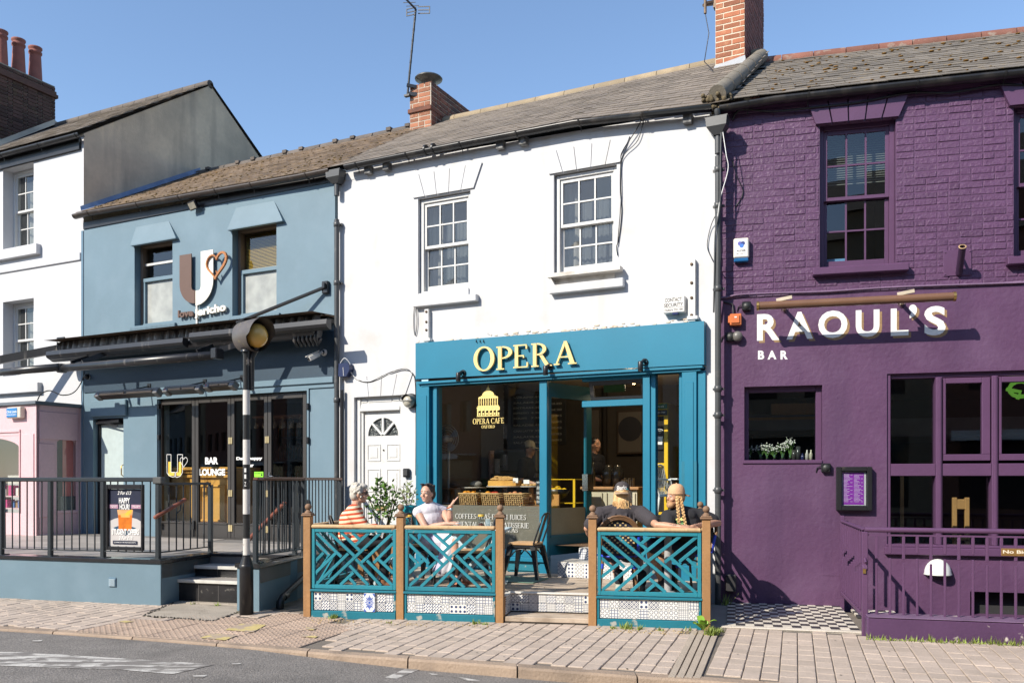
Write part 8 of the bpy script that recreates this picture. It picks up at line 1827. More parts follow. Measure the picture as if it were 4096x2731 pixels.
for k,(px,hh,c_) in enumerate(((3176,.12,(.06,.06,.05)),(3193,.16,(.05,.055,.05)),(3210,.08,(.03,.04,.12)),(3228,.12,(.55,.55,.48)),(3244,.12,(.58,.56,.42)))):
    u=P.u(px,-.22);m=MB();r_=.026 if k<2 else .019;m.lathe([(0,0),(r_,0),(r_,hh*.62),(r_*.45,hh*.78),(r_*.45,hh),(0,hh)] if k>1 else [(0,0),(r_,0),(r_,hh),(0,hh)],(u,.22,zsill),12);single('bottle',('short dark glass tumbler','tall dark glass tumbler','small blue dropper bottle','white tonic bottle','cream tonic bottle with yellow cap')[k]+' on the purple window shelf','bottle',P,m,mat('shelf_bottle_%d' % k,c_,.15,.3,20))

# ================================================================== weeds and leaves
def blades(mb,x,y,z,n,h,spread=.05):
    for _ in range(n):
        a=random.uniform(0,6.28);r_=spread*random.random();bx_,by_=x+r_*cos(a),y+r_*sin(a);hh=h*random.uniform(.4,1);l=random.uniform(.2,.9)*hh;b=random.uniform(0,6.28);w_=.004+.004*random.random()
        mb.add([(bx_-w_*sin(b),by_+w_*cos(b),z),(bx_+w_*sin(b),by_-w_*cos(b),z),(bx_+l*cos(b),by_+l*sin(b),z+hh)],[(0,1,2)])
wd=MB()
for (px,py,n,h) in [(1330,2472,40,.06),(1345,2470,30,.05),(1245,2462,15,.04),(1560,2490,14,.03),(1905,2494,22,.06),(1940,2497,20,.04),(2500,2512,40,.07),(2515,2514,20,.09),(2560,2516,24,.05),(2640,2520,20,.05),(2450,2512,18,.04),(2760,2522,14,.05),(2840,2540,60,.10),(2860,2538,60,.08),(2880,2530,30,.06),(2905,2420,40,.16),(960,2452,12,.05),(870,2420,14,.05),(780,2415,10,.04)]+[(x,2556+(x-3475)*.04,8,random.uniform(.02,.09)) for x in range(3480,4100,17)]:
    g_=ground(px,py);blades(wd,g_[0],g_[1],0.0,n,h)
single('weeds',None,None,ID,wd,mat('weed_green',(.20,.26,.045),.7,.4,30),kind='stuff')
dr_=MB()
for k in range(320):
    px=random.choice((random.uniform(1250,2000),random.uniform(2390,2860)));g_=ground(px,2470+(px-1250)*.033+random.uniform(4,20));blades(dr_,g_[0],g_[1],0.0,2,.012,.02)
single('dry_grass',None,None,ID,dr_,mat('dry_straw',(.42,.31,.13),.9,.3,30),kind='stuff')
dock=Thing('weed_plant','broad leaved green weed at the foot of the corner fence post','weed',ID);g_=ground(2812,2528)
for k in range(9):
    a=k*.72+.3;L_=random.uniform(.07,.13);up_=random.uniform(.04,.12);m=MB();n=5;vs=[]
    for i in range(n+1):
        f=i/n;w_=.036*sin(pi*min(1,f*1.02+.04))**.7;r_=L_*f;z_=.02+up_*sin(f*1.9);cx_,cy_=g_[0]-.0+r_*cos(a),g_[1]+r_*sin(a)*.7;vs+=[(cx_-w_*sin(a),cy_+w_*cos(a)*.7,z_+.008),(cx_,cy_,z_),(cx_+w_*sin(a),cy_-w_*cos(a)*.7,z_+.008)]
    m.add(vs,[(i*3+j,(i+1)*3+j,(i+1)*3+j+1,i*3+j+1) for i in range(n) for j in range(2)],True);dock.part('leaf',m,mat('dock_leaf',(.20,.36,.035),.5,.25,12))
lt=MB()
for k in range(70):
    X_=random.uniform(-5,4);y_=random.uniform(kerb_y(X_)+.1,front_y(X_)-.05);a=random.random()*6.3;s_=random.uniform(.004,.012);z_=.004;lt.add([(X_+s_*cos(a+q),y_+s_*sin(a+q),z_) for q in (0,1.9,3.3,4.9)],[(0,1,2,3)])
single('litter',None,None,ID,lt,mat('trodden_gum',(.07,.065,.06),.9),kind='stuff')
# ================================================================== tables, chairs and plants on the deck
def pt(px,py,Y):return Vector(((px-CX)/F_PX*Y,Y,HC-(py-HY)*Y/F_PX))
FS=.90 # furniture and figures keep this size against the walls measured in courses
M_seatw=mat('pale_seat_wood',(.52,.32,.15),.5,.12,4,.1,40,streak=((.36,.2,.09),9,.58,.08,.5))
def cafe_chair(label,X,Y,rot,group='black metal cafe chairs'):
    """sheet-metal chair with a wooden seat; its back is towards local -x"""
    t=Thing('cafe_chair',label,'chair',Frame(X,Y,-rot),group=group,recentre=False);t.e.location.z=DZ;s=FS
    h=.45*s;w=.18*s
    m=MB();m.slab([(-w+.02,-w),(w-.02,-w*1.05),(w,-w),(w,w),(w-.02,w*1.05),(-w+.02,w),(-w,w-.03),(-w,-w+.03)],h,h+.022);t.part('seat',m,M_seatw)
    m=MB();m.box(-w,w,-w,w,h-.045,h-.002,.012);t.part('seat_frame',m,M_black_metal)
    for sx in (-1,1):
        for sy in (-1,1):
            m=MB();a=Vector((sx*(w-.02),sy*(w-.02),h-.02));b=Vector((sx*(w+.055),sy*(w+.05),0));n=6;vs=[]
            for i in range(n+1):
                p=a.lerp(b,i/n);k=.030-.014*i/n;vs+=[(p.x-k,p.y-k,p.z),(p.x+k,p.y-k,p.z),(p.x+k,p.y+k,p.z),(p.x-k,p.y+k,p.z)]
            m.add(vs,[(i*4+j,i*4+(j+1) % 4,(i+1)*4+(j+1) % 4,(i+1)*4+j) for i in range(n) for j in range(4)]);t.part('leg',m,M_black_metal)
    for sy in (-1,1):
        m=MB();m.tube([(-w+.03+2*(w-.03)*k/8,sy*(w+.004),h-.05-.10*s*(abs(k-4)/4)**2.2) for k in range(9)],.008,6);t.part('apron_arch',m,M_black_metal)
    hb=.40*s;p0=(-w+.01,-w*.86,h);pts=[Vector((-w+.02,-w*.92,h)),Vector((-w-.05,-w*.92,h+hb*.55)),Vector((-w-.085,-w*.80,h+hb*.9)),Vector((-w-.095,-w*.45,h+hb)),Vector((-w-.098,0,h+hb*1.01)),Vector((-w-.095,w*.45,h+hb)),Vector((-w-.085,w*.80,h+hb*.9)),Vector((-w-.05,w*.92,h+hb*.55)),Vector((-w+.02,w*.92,h))]
    m=MB();m.tube(pts,.011,8);t.part('back_hoop',m,M_black_metal)
    m=MB();m.beam((-w+.02,0,h),(-w-.095,0,h+hb),.09*s,.006,(1,0,0));t.part('back_splat',m,M_black_metal)
    return t
cp_=pt(2105,2180,10.12);cafe_chair('empty black metal chair with pale wooden seat by the deck step',cp_.x,cp_.y,radians(158))
cp_=pt(1895,2222,9.02);cafe_chair('black metal chair pulled up to the pale blue table with coffee',cp_.x,cp_.y,radians(170))
cp_=pt(1712,2190,9.82);cafe_chair('black metal chair the woman in white sits on',cp_.x,cp_.y,radians(-28))
cp_=pt(1415,2190,9.33);cafe_chair('black metal chair the woman in stripes sits on',cp_.x,cp_.y,radians(5))
M_tab=mat('pale_blue_metal',(.50,.62,.66),.4,.05,4,stain=((.3,.3,.28),14,.76,.02,.6))
def folding_table(label,X,Y,rot,w=.31,d=.30):
    t=Thing('folding_table',label,'table',Frame(X,Y,-rot),group='pale blue folding tables',recentre=False);t.e.location.z=DZ;h=.70*FS
    m=MB();m.box(-w,w,-d,d,h-.014,h,.004);m.box(-w+.01,w-.01,-d+.01,d-.01,h-.03,h-.015);t.part('table_top',m,M_tab)
    for sy in (-1,1):
        for sx in (-1,1):m=MB();m.beam((sx*w*.82,sy*(d-.05+.012*sx),h-.03),(-sx*w*.85,sy*(d-.05+.012*sx),0),.028,.012,(0,1,0));t.part('leg',m,M_tab)
    for sx in (-1,1):m=MB();m.beam((sx*w*.85,-d+.05,.03),(sx*w*.85,d-.05,.03),.02,.012);t.part('stretcher',m,M_tab)
    return t
tA=pt(1585,2128,9.42);folding_table('pale folding table between the two women',tA.x,tA.y,radians(-10),.24,.26)
tB=pt(1915,2105,9.42);folding_table('pale blue folding table with coffee cup in front of the woman in white',tB.x,tB.y,radians(-8),.33,.28)
TT=DZ+.70*FS
g_=pt(1828,2085,9.50);t=Thing('coffee_cup','pale grey coffee cup and saucer on the blue table','cup',Frame(g_.x,g_.y,0))
m=MB();m.lathe([(0,TT+.008),(.022,TT+.010),(.040,TT+.040),(.042,TT+.056),(.038,TT+.056),(.034,TT+.035),(0,TT+.02)],(0,0,0),18);t.part('cup',m,mat('grey_china',(.50,.52,.50),.2));m=MB();m.lathe([(0,TT),(.03,TT+.001),(.068,TT+.010),(.066,TT+.013),(0,TT+.007)],(0,0,0),20);t.part('saucer',m,MATS['grey_china']);m=MB();m.tube([(-.038,0,TT+.048),(-.060,0,TT+.045),(-.058,0,TT+.025),(-.036,0,TT+.024)],.005,6);t.part('handle',m,MATS['grey_china'])
g_=pt(1925,2080,9.45);t=Thing('glass_of_cola','tall glass with dark drink and amber rim on the blue table','glass',Frame(g_.x,g_.y,0));m=MB();m.lathe([(.030,TT),(.033,TT+.13),(.033,TT+.16)],(0,0,0),16);t.part('glass',m,M_glass);m=MB();m.lathe([(0,TT+.003),(.028,TT+.003),(.030,TT+.05),(0,TT+.05)],(0,0,0),16);t.part('drink',m,mat('cola',(.10,.025,.01),.1));m=MB();m.lathe([(.034,TT+.125),(.035,TT+.14),(.03,TT+.15),(0,TT+.152)],(0,0,0),16);t.part('lid',m,mat('amber_lid',(.62,.38,.05),.4))
g_=pt(1951,2088,9.42);t=Thing('water_glass','short pale glass beside the tall glass of cola','glass',Frame(g_.x,g_.y,0));m=MB();m.lathe([(0,TT+.002),(.025,TT),(.028,TT+.10)],(0,0,0),16);t.part('glass',m,glass_mat('milky_tumbler',(.75,.8,.8),.1,((.5,.6,.6),.35)))
g_=pt(1634,2085,9.40);t=Thing('glass_jar','glass jar with yellow striped lid on the table between the women','jar',Frame(g_.x,g_.y,0));m=MB();m.lathe([(.036,TT),(.036,TT+.11),(.030,TT+.125)],(0,0,0),16);t.part('jar',m,M_glass);m=MB();m.lathe([(.038,TT+.122),(.038,TT+.145),(0,TT+.147)],(0,0,0),16);t.part('lid',m,MATS['amber_lid'])
# round pedestal table in the corner
g_=pt(2672,2200,8.62);t=Thing('pedestal_table','grey round pedestal table before the man in the tan cap','table',Frame(g_.x,g_.y,0),recentre=False);t.e.location.z=DZ;h=.70*FS
m=MB();m.tube([(0,0,.02),(0,0,h-.03)],.038,16);t.part('pole',m,mat('grey_pole',(.36,.36,.36),.4,.08,4));m=MB();m.lathe([(0,.0),(.20,.0),(.20,.012),(.10,.03),(.04,.05)],(0,0,0),22);t.part('base',m,MATS['grey_pole']);m=MB();m.lathe([(0,h-.03),(.24,h-.03),(.24,h-.005),(0,h-.005)],(0,0,0),28);t.part('table_top',m,mat('dark_table',(.05,.05,.05),.4))
# woven bistro chairs
M_cane=mat('brown_cane',(.16,.085,.04),.35,.2,8,.05,40);M_bind=mat('blue_binding',(.02,.06,.52),.4,.1,10);M_weave_d=mat('dark_weave',(.012,.012,.03),.5);M_weave_c=mat('cream_weave',(.60,.44,.20),.5,.1,10)
def bistro_chair(label,X,Y,rot):
    t=Thing('bistro_chair',label,'chair',Frame(X,Y,-rot),group='woven bistro chairs',recentre=False);t.e.location.z=DZ;s=FS;h=.44*s;w=.21*s
    hoop=[Vector((-w-.02*0,-w*1.0,h+.02)),Vector((-w-.05,-w*1.05,h+.25*s))]+[Vector((-w-.08-.02*sin(pi*k/10),-w*1.05*cos(pi*k/10),h+.25*s+.20*s*sin(pi*k/10))) for k in range(0,11)]+[Vector((-w,w,h+.02))]
    for off_,r_ in ((0,.012),(.024,.010),(.046,.010)):
        c_=Vector((-w-.06,0,h+.22*s));m=MB();m.tube([c_+(p-c_)*(1-off_*3.2) if p.z>h+.1 else p+Vector((0,-p.y*off_*3.0,0)) for p in hoop],r_,8);t.part('cane_hoop',m,M_cane)
    m=MB();mc_=MB();bw_=w*.84;rows=15;colsn=12 # woven back: dark cords with cream squares standing proud
    m.box(-w-.070,-w-.058,-bw_,bw_,h+.01,h+.24*s,0);
    arc_=[(bw_*cos(pi*k/12),h+.24*s+.17*s*sin(pi*k/12)) for k in range(13)]
    vs=[(-w-.070,y,z) for y,z in arc_]+[(-w-.058,y,z) for y,z in arc_];m.add(vs,[tuple(range(12,-1,-1)),tuple(range(13,26))]+[(i,i+1,14+i,13+i) for i in range(12)]);t.part('woven_back',m,M_weave_d)
    for r_ in range(rows):
        for c2 in range(colsn):
            z=h+.03+.41*s*(r_+.5)/rows;y=-bw_+2*bw_*(c2+.5)/colsn
            if z>h+.24*s and (y/bw_)**2+((z-h-.24*s)/(.17*s))**2>.86:continue
            if (r_+c2) % 2:continue
            mc_.box(-w-.074,-w-.0705,y-.009,y+.009,z-.008,z+.008)
    t.part('cream_weave',mc_,M_weave_c,kind='stuff')
    m=MB();m.slab([(w*1.0*cos(2*pi*k/18),w*1.02*sin(2*pi*k/18)) for k in range(18)],h-.02,h+.012);t.part('seat',m,M_weave_d)
    m=MB();m.tube([(w*1.03*cos(2*pi*k/24),w*1.05*sin(2*pi*k/24),h-.004) for k in range(25)],.014,8,caps=False);t.part('seat_ring',m,M_bind)
    for sx in (-1,1):
        for sy in (-1,1):
            a=Vector((sx*w*.80,sy*w*.80,h-.01));b=Vector((sx*w*1.05,sy*w*1.0,0));m=MB();m.tube([a,b],.014,8);lg=t.part('leg',m,M_cane)
            m=MB();m.tube([a.lerp(b,.18),a.lerp(b,.30)],.018,8);t.part('binding',m,M_bind,lg)
    for sy in (-1,1):
        m=MB();m.tube([(-w*.80+1.7*w*k/8,sy*w*.88,h-.05-.16*s*sin(pi*k/8)**.8*0-.10*s*(abs(k-4)/4)**2) for k in range(9)],.009,8);t.part('brace',m,M_cane)
        m=MB();m.tube([(-w-.02,sy*w,h+.02),(-w-.06,sy*w*1.05,h+.22*s)],.016,8);t.part('binding',m,M_bind)
    return t
cp_=pt(2470,2200,8.78);bistro_chair('woven blue and cream bistro chair the long haired man sits on',cp_.x,cp_.y,radians(86))
cp_=pt(2735,2200,8.90);bistro_chair('woven bistro chair the man in the tan cap sits on',cp_.x,cp_.y,radians(198))
# plants
def leafy(t,c,rx,rz,n,L,mt,stems,Yd=.6):
    for i in range(n):
        a,b=random.uniform(0,6.28),random.uniform(-1,1);r_=random.random()**.45
        p=c+Vector((rx*r_*cos(a)*sqrt(1-b*b),rx*Yd*r_*sin(a)*sqrt(1-b*b),rz*r_*b))
        d=Vector((random.gauss(0,1),random.gauss(0,.8),random.gauss(.35,.7))).normalized();l=L*random.uniform(.6,1.2);sd=d.cross(Vector((random.gauss(0,1),random.gauss(0,1),random.gauss(0,1)))).normalized();w_=l*.22
        m=MB();m.add([p,p+d*l*.35+sd*w_,p+d*l*.7+sd*w_*.8,p+d*l,p+d*l*.7-sd*w_*.8,p+d*l*.35-sd*w_,p+d*l*.5+d.cross(sd)*l*.06],[(0,1,6),(1,2,6),(2,3,6),(3,4,6),(4,5,6),(5,0,6)]);t.part('leaf',m,mt)
    for (a,b) in stems:m=MB();m.tube([a,a.lerp(b,.5)+Vector((random.gauss(0,.01),0,0)),b],[.008,.006,.003],6);t.part('stem',m,mat('plant_stem',(.10,.07,.03),.8))
M_leaf=mat('glossy_leaf',(.075,.15,.022),.32,.3,18,rnd=.45,coat=.2);M_olive=mat('olive_leaf',(.24,.29,.13),.5,.2,18,rnd=.3)
c=pt(1532,2010,10.35);t=Thing('potted_plant','leafy green plant in a wooden box before the white door','plant',ID)
tops=[c+Vector((random.gauss(0,.12),random.gauss(0,.05),random.uniform(0,.26))) for _ in range(9)]
leafy(t,c+Vector((0,0,.02)),.22,.28,285,.070,M_leaf,[(Vector((c.x+random.gauss(0,.03),c.y,.60)),q) for q in tops])
m=MB();m.box(c.x-.16,c.x+.16,c.y-.14,c.y+.14,DZ,.68,.008);t.part('planter',m,M_wood);m=MB();m.box(c.x-.27,c.x-.20,c.y-.2,c.y-.15,DZ,.98,.006);t.part('planter_upright',m,M_wood)
c=pt(1634,1995,10.75);t=Thing('olive_plant','small olive plant in a tall turquoise pot by the white door frame','plant',ID);leafy(t,c+Vector((0,0,.03)),.12,.20,110,.06,M_olive,[(Vector((c.x,c.y,1.0)),c+Vector((random.gauss(0,.07),0,random.uniform(.0,.18)))) for _ in range(6)]);m=MB();m.lathe([(.07,DZ),(.10,1.06),(.105,1.09),(.09,1.09),(.085,1.05)],(c.x,c.y,0),20);t.part('pot',m,mat('turquoise_glaze',(.02,.28,.33),.2,.1,4))

# ================================================================== people
def voxel(mb,size,it,mt,fac=.5):
    me=mb.mesh('body');o=bpy.data.objects.new('tmp_body',me);COL.objects.link(o)
    r_=o.modifiers.new('r','REMESH');r_.mode='VOXEL';r_.voxel_size=size
    s=o.modifiers.new('s','SMOOTH');s.factor=fac;s.iterations=it
    dg=bpy.context.evaluated_depsgraph_get();m2=bpy.data.meshes.new_from_object(o.evaluated_get(dg));bpy.data.objects.remove(o);bpy.data.meshes.remove(me)
    m2.materials.clear();m2.materials.append(mt)
    m2.polygons.foreach_set('use_smooth',[True]*len(m2.polygons));m2.polygons.foreach_set('material_index',[0]*len(m2.polygons));return m2
def addpart(t,name,me,parent=None):
    o=mkobj(name,me,parent or t.e);me.name=name
    if parent is None:t.direct.append(o)
    return o
def limb(mb,pts,rs,n=12):
    mb.tube(pts,rs,n)
    for p,r_ in zip(pts,rs):mb.ball(p,r_,n,8)
def basis(f):
    f=Vector((f[0],f[1],0)).normalized();l=Vector((-f.y,f.x,0));return f,l # forward, left
def ell(mb,c,f,r_):
    """ellipsoid with radii (forward, side, up) turned to face f"""
    F_,L_=basis(f);old=mb.M;mb.M=Matrix(((F_.x,L_.x,0,c[0]),(F_.y,L_.y,0,c[1]),(0,0,1,c[2]),(0,0,0,1)));mb.ball((0,0,0),r_,16,12);mb.M=old
def head(mb,c,f,s=1.0):
    F_,L_=basis(f);U=Vector((0,0,1));k=.90*s
    ell(mb,c+U*.012*k,f,(.092*k,.074*k,.098*k));ell(mb,c+F_*.022*k-U*.050*k,f,(.066*k,.056*k,.066*k))
    ell(mb,c+F_*.058*k-U*.092*k,f,(.022*k,.028*k,.020*k)) # chin
    ell(mb,c+F_*.092*k-U*.026*k,f,(.022*k,.013*k,.016*k));limb(mb,[c+F_*.086*k+U*.012*k,c+F_*.104*k-U*.024*k],[.010*k,.012*k],8) # nose
    for sd in (-1,1):
        ell(mb,c+L_*sd*.076*k-F_*.004*k-U*.016*k,f,(.020*k,.009*k,.030*k));ell(mb,c+F_*.074*k+L_*sd*.032*k+U*.026*k,f,(.012*k,.024*k,.008*k)) # ears, brows
        ell(mb,c+F_*.062*k+L_*sd*.036*k-U*.034*k,f,(.026*k,.024*k,.020*k)) # cheeks
def face(t,c,f,body,s=1.0,lip=(.50,.22,.19)):
    F_,L_=basis(f);U=Vector((0,0,1));k=.90*s
    for sd in (-1,1):
        m=MB();ell(m,c+F_*.079*k+L_*sd*.031*k+U*.006*k,f,(.010*k,.013*k,.008*k));t.part('eye',m,mat('eye_white',(.60,.58,.55),.3),body)
        m=MB();ell(m,c+F_*.0885*k+L_*sd*.031*k+U*.006*k,f,(.003*k,.006*k,.006*k));t.part('pupil',m,M_black,body)
        m=MB();limb(m,[c+F_*.087*k+L_*sd*.016*k+U*.030*k,c+F_*.080*k+L_*sd*.046*k+U*.029*k],[.004*k,.003*k],6);t.part('eyebrow',m,mat('eyebrow_hair',(.12,.08,.05),.8),body)
    m=MB();limb(m,[c+F_*.078*k+L_*.020*k-U*.064*k,c+F_*.086*k-U*.062*k,c+F_*.078*k-L_*.020*k-U*.064*k],[.003*k,.006*k,.003*k],8);t.part('lips',m,mat('lip_%d' % int(lip[0]*100),lip,.4),body)
def hand(mb,w,d,up,s=1.0,curl=.25,spread=.12,thumb=1):
    """palm from the wrist w along d, back of the hand towards up; four unequal bent fingers and a side thumb"""
    d=Vector(d).normalized();up=Vector(up);sd=d.cross(up).normalized();up=sd.cross(d).normalized();k=.92*s
    for j in range(4):
        o=(j-1.5)*.0185*k;limb(mb,[w+d*.01*k+sd*o*.6,w+d*.085*k+sd*o],[.0145*k,.0125*k],8)
        b=w+d*.085*k+sd*o;L_=(.064,.074,.070,.054)[j]*k;fd=(d+sd*spread*(j-1.5)).normalized()
        b1=b+(fd*cos(curl*.6)-up*sin(curl*.6))*L_*.45;b2=b1+(fd*cos(curl*1.6)-up*sin(curl*1.6))*L_*.32;b3=b2+(fd*cos(curl*2.4)-up*sin(curl*2.4))*L_*.26
        limb(mb,[b,b1,b2,b3],[.0095*k,.0088*k,.0080*k,.0066*k],8)
    a=w+d*.022*k+sd*thumb*-.028*k;b1=a+(d*.75-sd*thumb*.75-up*.15).normalized()*.042*k;b2=b1+(d*.95-sd*thumb*.3-up*.2).normalized()*.034*k
    limb(mb,[w+d*.012*k,a,b1,b2],[.014*k,.0135*k,.0105*k,.008*k],8)
def torso(mb,J,f,g=0.0,s=1.0):
    """pelvis, waist, chest, shoulder girdle, neck; g grows it for clothes"""
    k=.9*s;pe,wa,chs,nk=J['pelvis'],J['pelvis'].lerp(J['chest'],.5),J['chest'],J['neck']
    ell(mb,pe,f,(.115*k+g,.165*k+g,.105*k+g));ell(mb,wa,f,(.105*k+g,.145*k+g,.13*k+g));ell(mb,chs,f,(.115*k+g,.160*k+g,.15*k+g));ell(mb,chs.lerp(nk,.55),f,(.090*k+g,.150*k+g,.085*k+g))
    for q in ('sl','sr'):limb(mb,[nk-Vector((0,0,.03*k)),J[q]],[.055*k+g,.058*k+g],10)
def arm(mb,a,b,c,s=1.0):k=.9*s;limb(mb,[a,a.lerp(b,.4),b,b.lerp(c,.35),c],[.056*k,.050*k,.039*k,.043*k,.026*k])
def leg(mb,a,b,c,s=1.0):k=.9*s;limb(mb,[a,a.lerp(b,.5),b,b.lerp(c,.3),c],[.090*k,.076*k,.056*k,.058*k,.036*k])
def shoe(mb,a,d,s=1.0,h=.06):
    d=Vector((d[0],d[1],0)).normalized();k=.9*s;g0=Vector((a.x,a.y,DZ));limb(mb,[g0-d*.05*k+Vector((0,0,.036)),g0+d*.06*k+Vector((0,0,.036)),g0+d*.17*k+Vector((0,0,.028))],[.036*k,.040*k,.030*k],10);limb(mb,[g0+Vector((0,0,.04)),Vector((a.x,a.y,max(a.z,DZ+.09)))],[.040*k,.038*k],10)
def strands(mb,pts_list,r_):
    for p in pts_list:mb.tube(p,[r_,r_*1.1,r_*.9,r_*.35][:len(p)] if len(p)<=4 else [r_]*(len(p)-1)+[r_*.3],5)

# --- woman in the striped jumper, in profile
t=Thing('person','seated person with short grey hair, sunglasses and red and cream striped jumper','person',ID)
Y0=9.33;f=(1,.02);J=dict(pelvis=pt(1415,2162,Y0),chest=pt(1412,2078,Y0),neck=pt(1422,2024,Y0),sl=pt(1412,2052,Y0+.13),sr=pt(1412,2052,Y0-.13));hc_=pt(1438,1972,Y0)
er,wr=pt(1462,2112,Y0-.19),pt(1530,2112,Y0-.12);el_,wl4=pt(1470,2112,Y0+.16),pt(1535,2112,Y0+.10)
kn=[pt(1545,2172,Y0+s_*.09) for s_ in (-1,1)];an=[pt(1535,2312,Y0+s_*.10) for s_ in (-1,1)]
b=MB();torso(b,J,f);limb(b,[J['neck']-Vector((0,0,.03)),hc_-Vector((.02,0,.06))],[.050,.047]);head(b,hc_,f)
arm(b,J['sr'],er,wr);arm(b,J['sl'],el_,wl4);hand(b,wr,(1,.1,.02),(0,0,1),curl=.3);hand(b,wl4,(1,-.15,.02),(0,0,1),curl=.3,thumb=-1)
for i in (0,1):leg(b,J['pelvis']+Vector((.02,(-.08,.08)[i],-.02)),kn[i],an[i]);limb(b,[an[i],an[i]+Vector((.12,0,-.03))],[.03,.025])
body=addpart(t,'body',voxel(b,.0068,2,M_skin));face(t,hc_,f,body)
c=MB();torso(c,J,f,.016);
for a_,e_,w_ in ((J['sr'],er,wr),(J['sl'],el_,wl4)):limb(c,[a_,a_.lerp(e_,.5),e_,e_.lerp(w_,.55)],[.074,.070,.058,.052])
ell(c,J['pelvis']+Vector((.03,0,-.0)),f,(.155,.180,.10));limb(c,[J['chest']-Vector((.03,0,0)),J['pelvis']-Vector((.05,0,.02))],[.12,.13])
stripe=bpy.data.materials.new('striped_knit');stripe.use_nodes=True;N=stripe.node_tree.nodes;L=stripe.node_tree.links;tc=N.new('ShaderNodeTexCoord');wv_=N.new('ShaderNodeTexWave');wv_.bands_direction='Z';wv_.inputs['Scale'].default_value=6.6;wv_.inputs['Distortion'].default_value=.8;wv_.inputs['Detail Scale'].default_value=.9;mp=N.new('ShaderNodeMapping');mp.inputs['Rotation'].default_value=(0,.12,0);L.new(tc.outputs['Object'],mp.inputs[0]);L.new(mp.outputs[0],wv_.inputs['Vector']);cr=N.new('ShaderNodeValToRGB');cr.color_ramp.elements[0].position=.46;cr.color_ramp.elements[0].color=(.52,.07,.025,1);cr.color_ramp.elements[1].position=.50;cr.color_ramp.elements[1].color=(.72,.60,.40,1);L.new(wv_.outputs['Fac'],cr.inputs[0]);L.new(cr.outputs[0],N['Principled BSDF'].inputs['Base Color']);N['Principled BSDF'].inputs['Roughness'].default_value=.9
addpart(t,'jumper',voxel(c,.010,3,stripe),body)
c=MB()
for i in (0,1):limb(c,[J['pelvis']+Vector((.0,(-.08,.08)[i],-.04)),J['pelvis'].lerp(kn[i],.5)+Vector((0,(-.04,.04)[i],-.01)),kn[i],an[i]+Vector((0,0,.03))],[.105,.088,.070,.055])
addpart(t,'trousers',voxel(c,.010,3,mat('black_trousers',(.012,.012,.015),.9)),body)
for i in (0,1):c=MB();shoe(c,an[i],(1,.05));addpart(t,'shoe',voxel(c,.007,2,mat('brown_leather',(.20,.085,.04),.45,.15,10)),body)
c=MB();U=Vector((0,0,1));ell(c,hc_+Vector((-.022,0,.036)),f,(.088,.083,.082));ell(c,hc_+Vector((-.050,0,-.018)),f,(.058,.076,.072));ell(c,hc_+Vector((.028,0,.072)),f,(.062,.064,.036));
for k in range(70):a,z_=random.uniform(1.0,5.28),random.uniform(-.06,.10);r_=.082*sqrt(max(.1,1-(z_/.13)**2));c.ball(hc_+Vector((r_*cos(a)-.012,r_*sin(a)*.95,z_+.02)),random.uniform(.009,.016),7,5)
addpart(t,'hair',voxel(c,.0062,1,mat('grey_hair',(.50,.47,.41),.6,.35,70,.5,130)),body)
c=MB()
for sd in (-1,1):ell(c,hc_+Vector((.079,sd*.030,.004)),f,(.008,.026,.020));limb(c,[hc_+Vector((.074,sd*.060,.008)),hc_+Vector((.0,sd*.074,.006))],[.004,.004],6)
limb(c,[hc_+Vector((.088,-.012,.008)),hc_+Vector((.088,.012,.008))],[.004,.004],6);addpart(t,'sunglasses',c.mesh('sunglasses',(mat('dark_lens',(.015,.012,.012),.12),)),body)

# --- woman in white, one hand raised
t=Thing('person','seated person with dark tied hair and sleeveless white dress raising an open hand','person',ID)
Y0=9.72;f=(.55,-.82);J=dict(pelvis=pt(1738,2165,Y0),chest=pt(1728,2078,Y0),neck=pt(1722,2014,Y0-.01),sl=pt(1772,2043,Y0+.06),sr=pt(1672,2048,Y0-.06));hc_=pt(1708,1972,Y0-.03);hf=(-.42,-.9)
er,wr=pt(1705,2112,Y0-.16),pt(1792,2092,Y0-.22);el_,wl4=pt(1800,2092,Y0-.12),pt(1800,2026,Y0-.16)
kn=[pt(1825,2160,Y0-.30),pt(1850,2158,Y0-.14)];an=[pt(1812,2305,Y0-.30),pt(1835,2308,Y0-.08)]
b=MB();torso(b,J,f,0,.96);limb(b,[J['neck']-Vector((0,0,.03)),hc_-Vector((-.01,-.01,.06))],[.044,.042]);head(b,hc_,hf,.97)
arm(b,J['sr'],er,wr);arm(b,J['sl'],el_,wl4);hand(b,wr,(.9,-.2,.05),(0,-.3,1),curl=.3);hand(b,wl4,(.62,-.1,.78),(.75,.1,-.6),curl=-.02,spread=.10,thumb=-1)
for i in (0,1):leg(b,J['pelvis']+Vector((.05,-.06+.1*i,-.03)),kn[i],an[i],.96);limb(b,[an[i]-Vector((0,0,.0)),an[i]+Vector((.09,-.06,-.04))],[.032,.024])
body=addpart(t,'body',voxel(b,.0066,2,M_skin));face(t,hc_,hf,body,.97,(.48,.18,.17))
c=MB();torso(c,J,f,.013,.96);ell(c,J['pelvis'],f,(.15,.185,.11))
M_dress=mat('white_linen',(.66,.63,.68),.9,.10,3,.4,30,streak=((.38,.33,.50),8,.62,.04,.5))
addpart(t,'blouse',voxel(c,.0085,2,M_dress),body)
c=MB();mid=(kn[0]+kn[1])/2;low=pt(1778,2272,Y0-.26)
limb(c,[J['pelvis'],J['pelvis'].lerp(mid,.5),mid+Vector((-.02,0,.0)),mid.lerp(low,.5)+Vector((-.03,.02,0)),low],[.160,.150,.118,.115,.105]);limb(c,[J['pelvis']+Vector((.02,.05,0)),kn[1]+Vector((-.03,0,-.02))],[.14,.09])
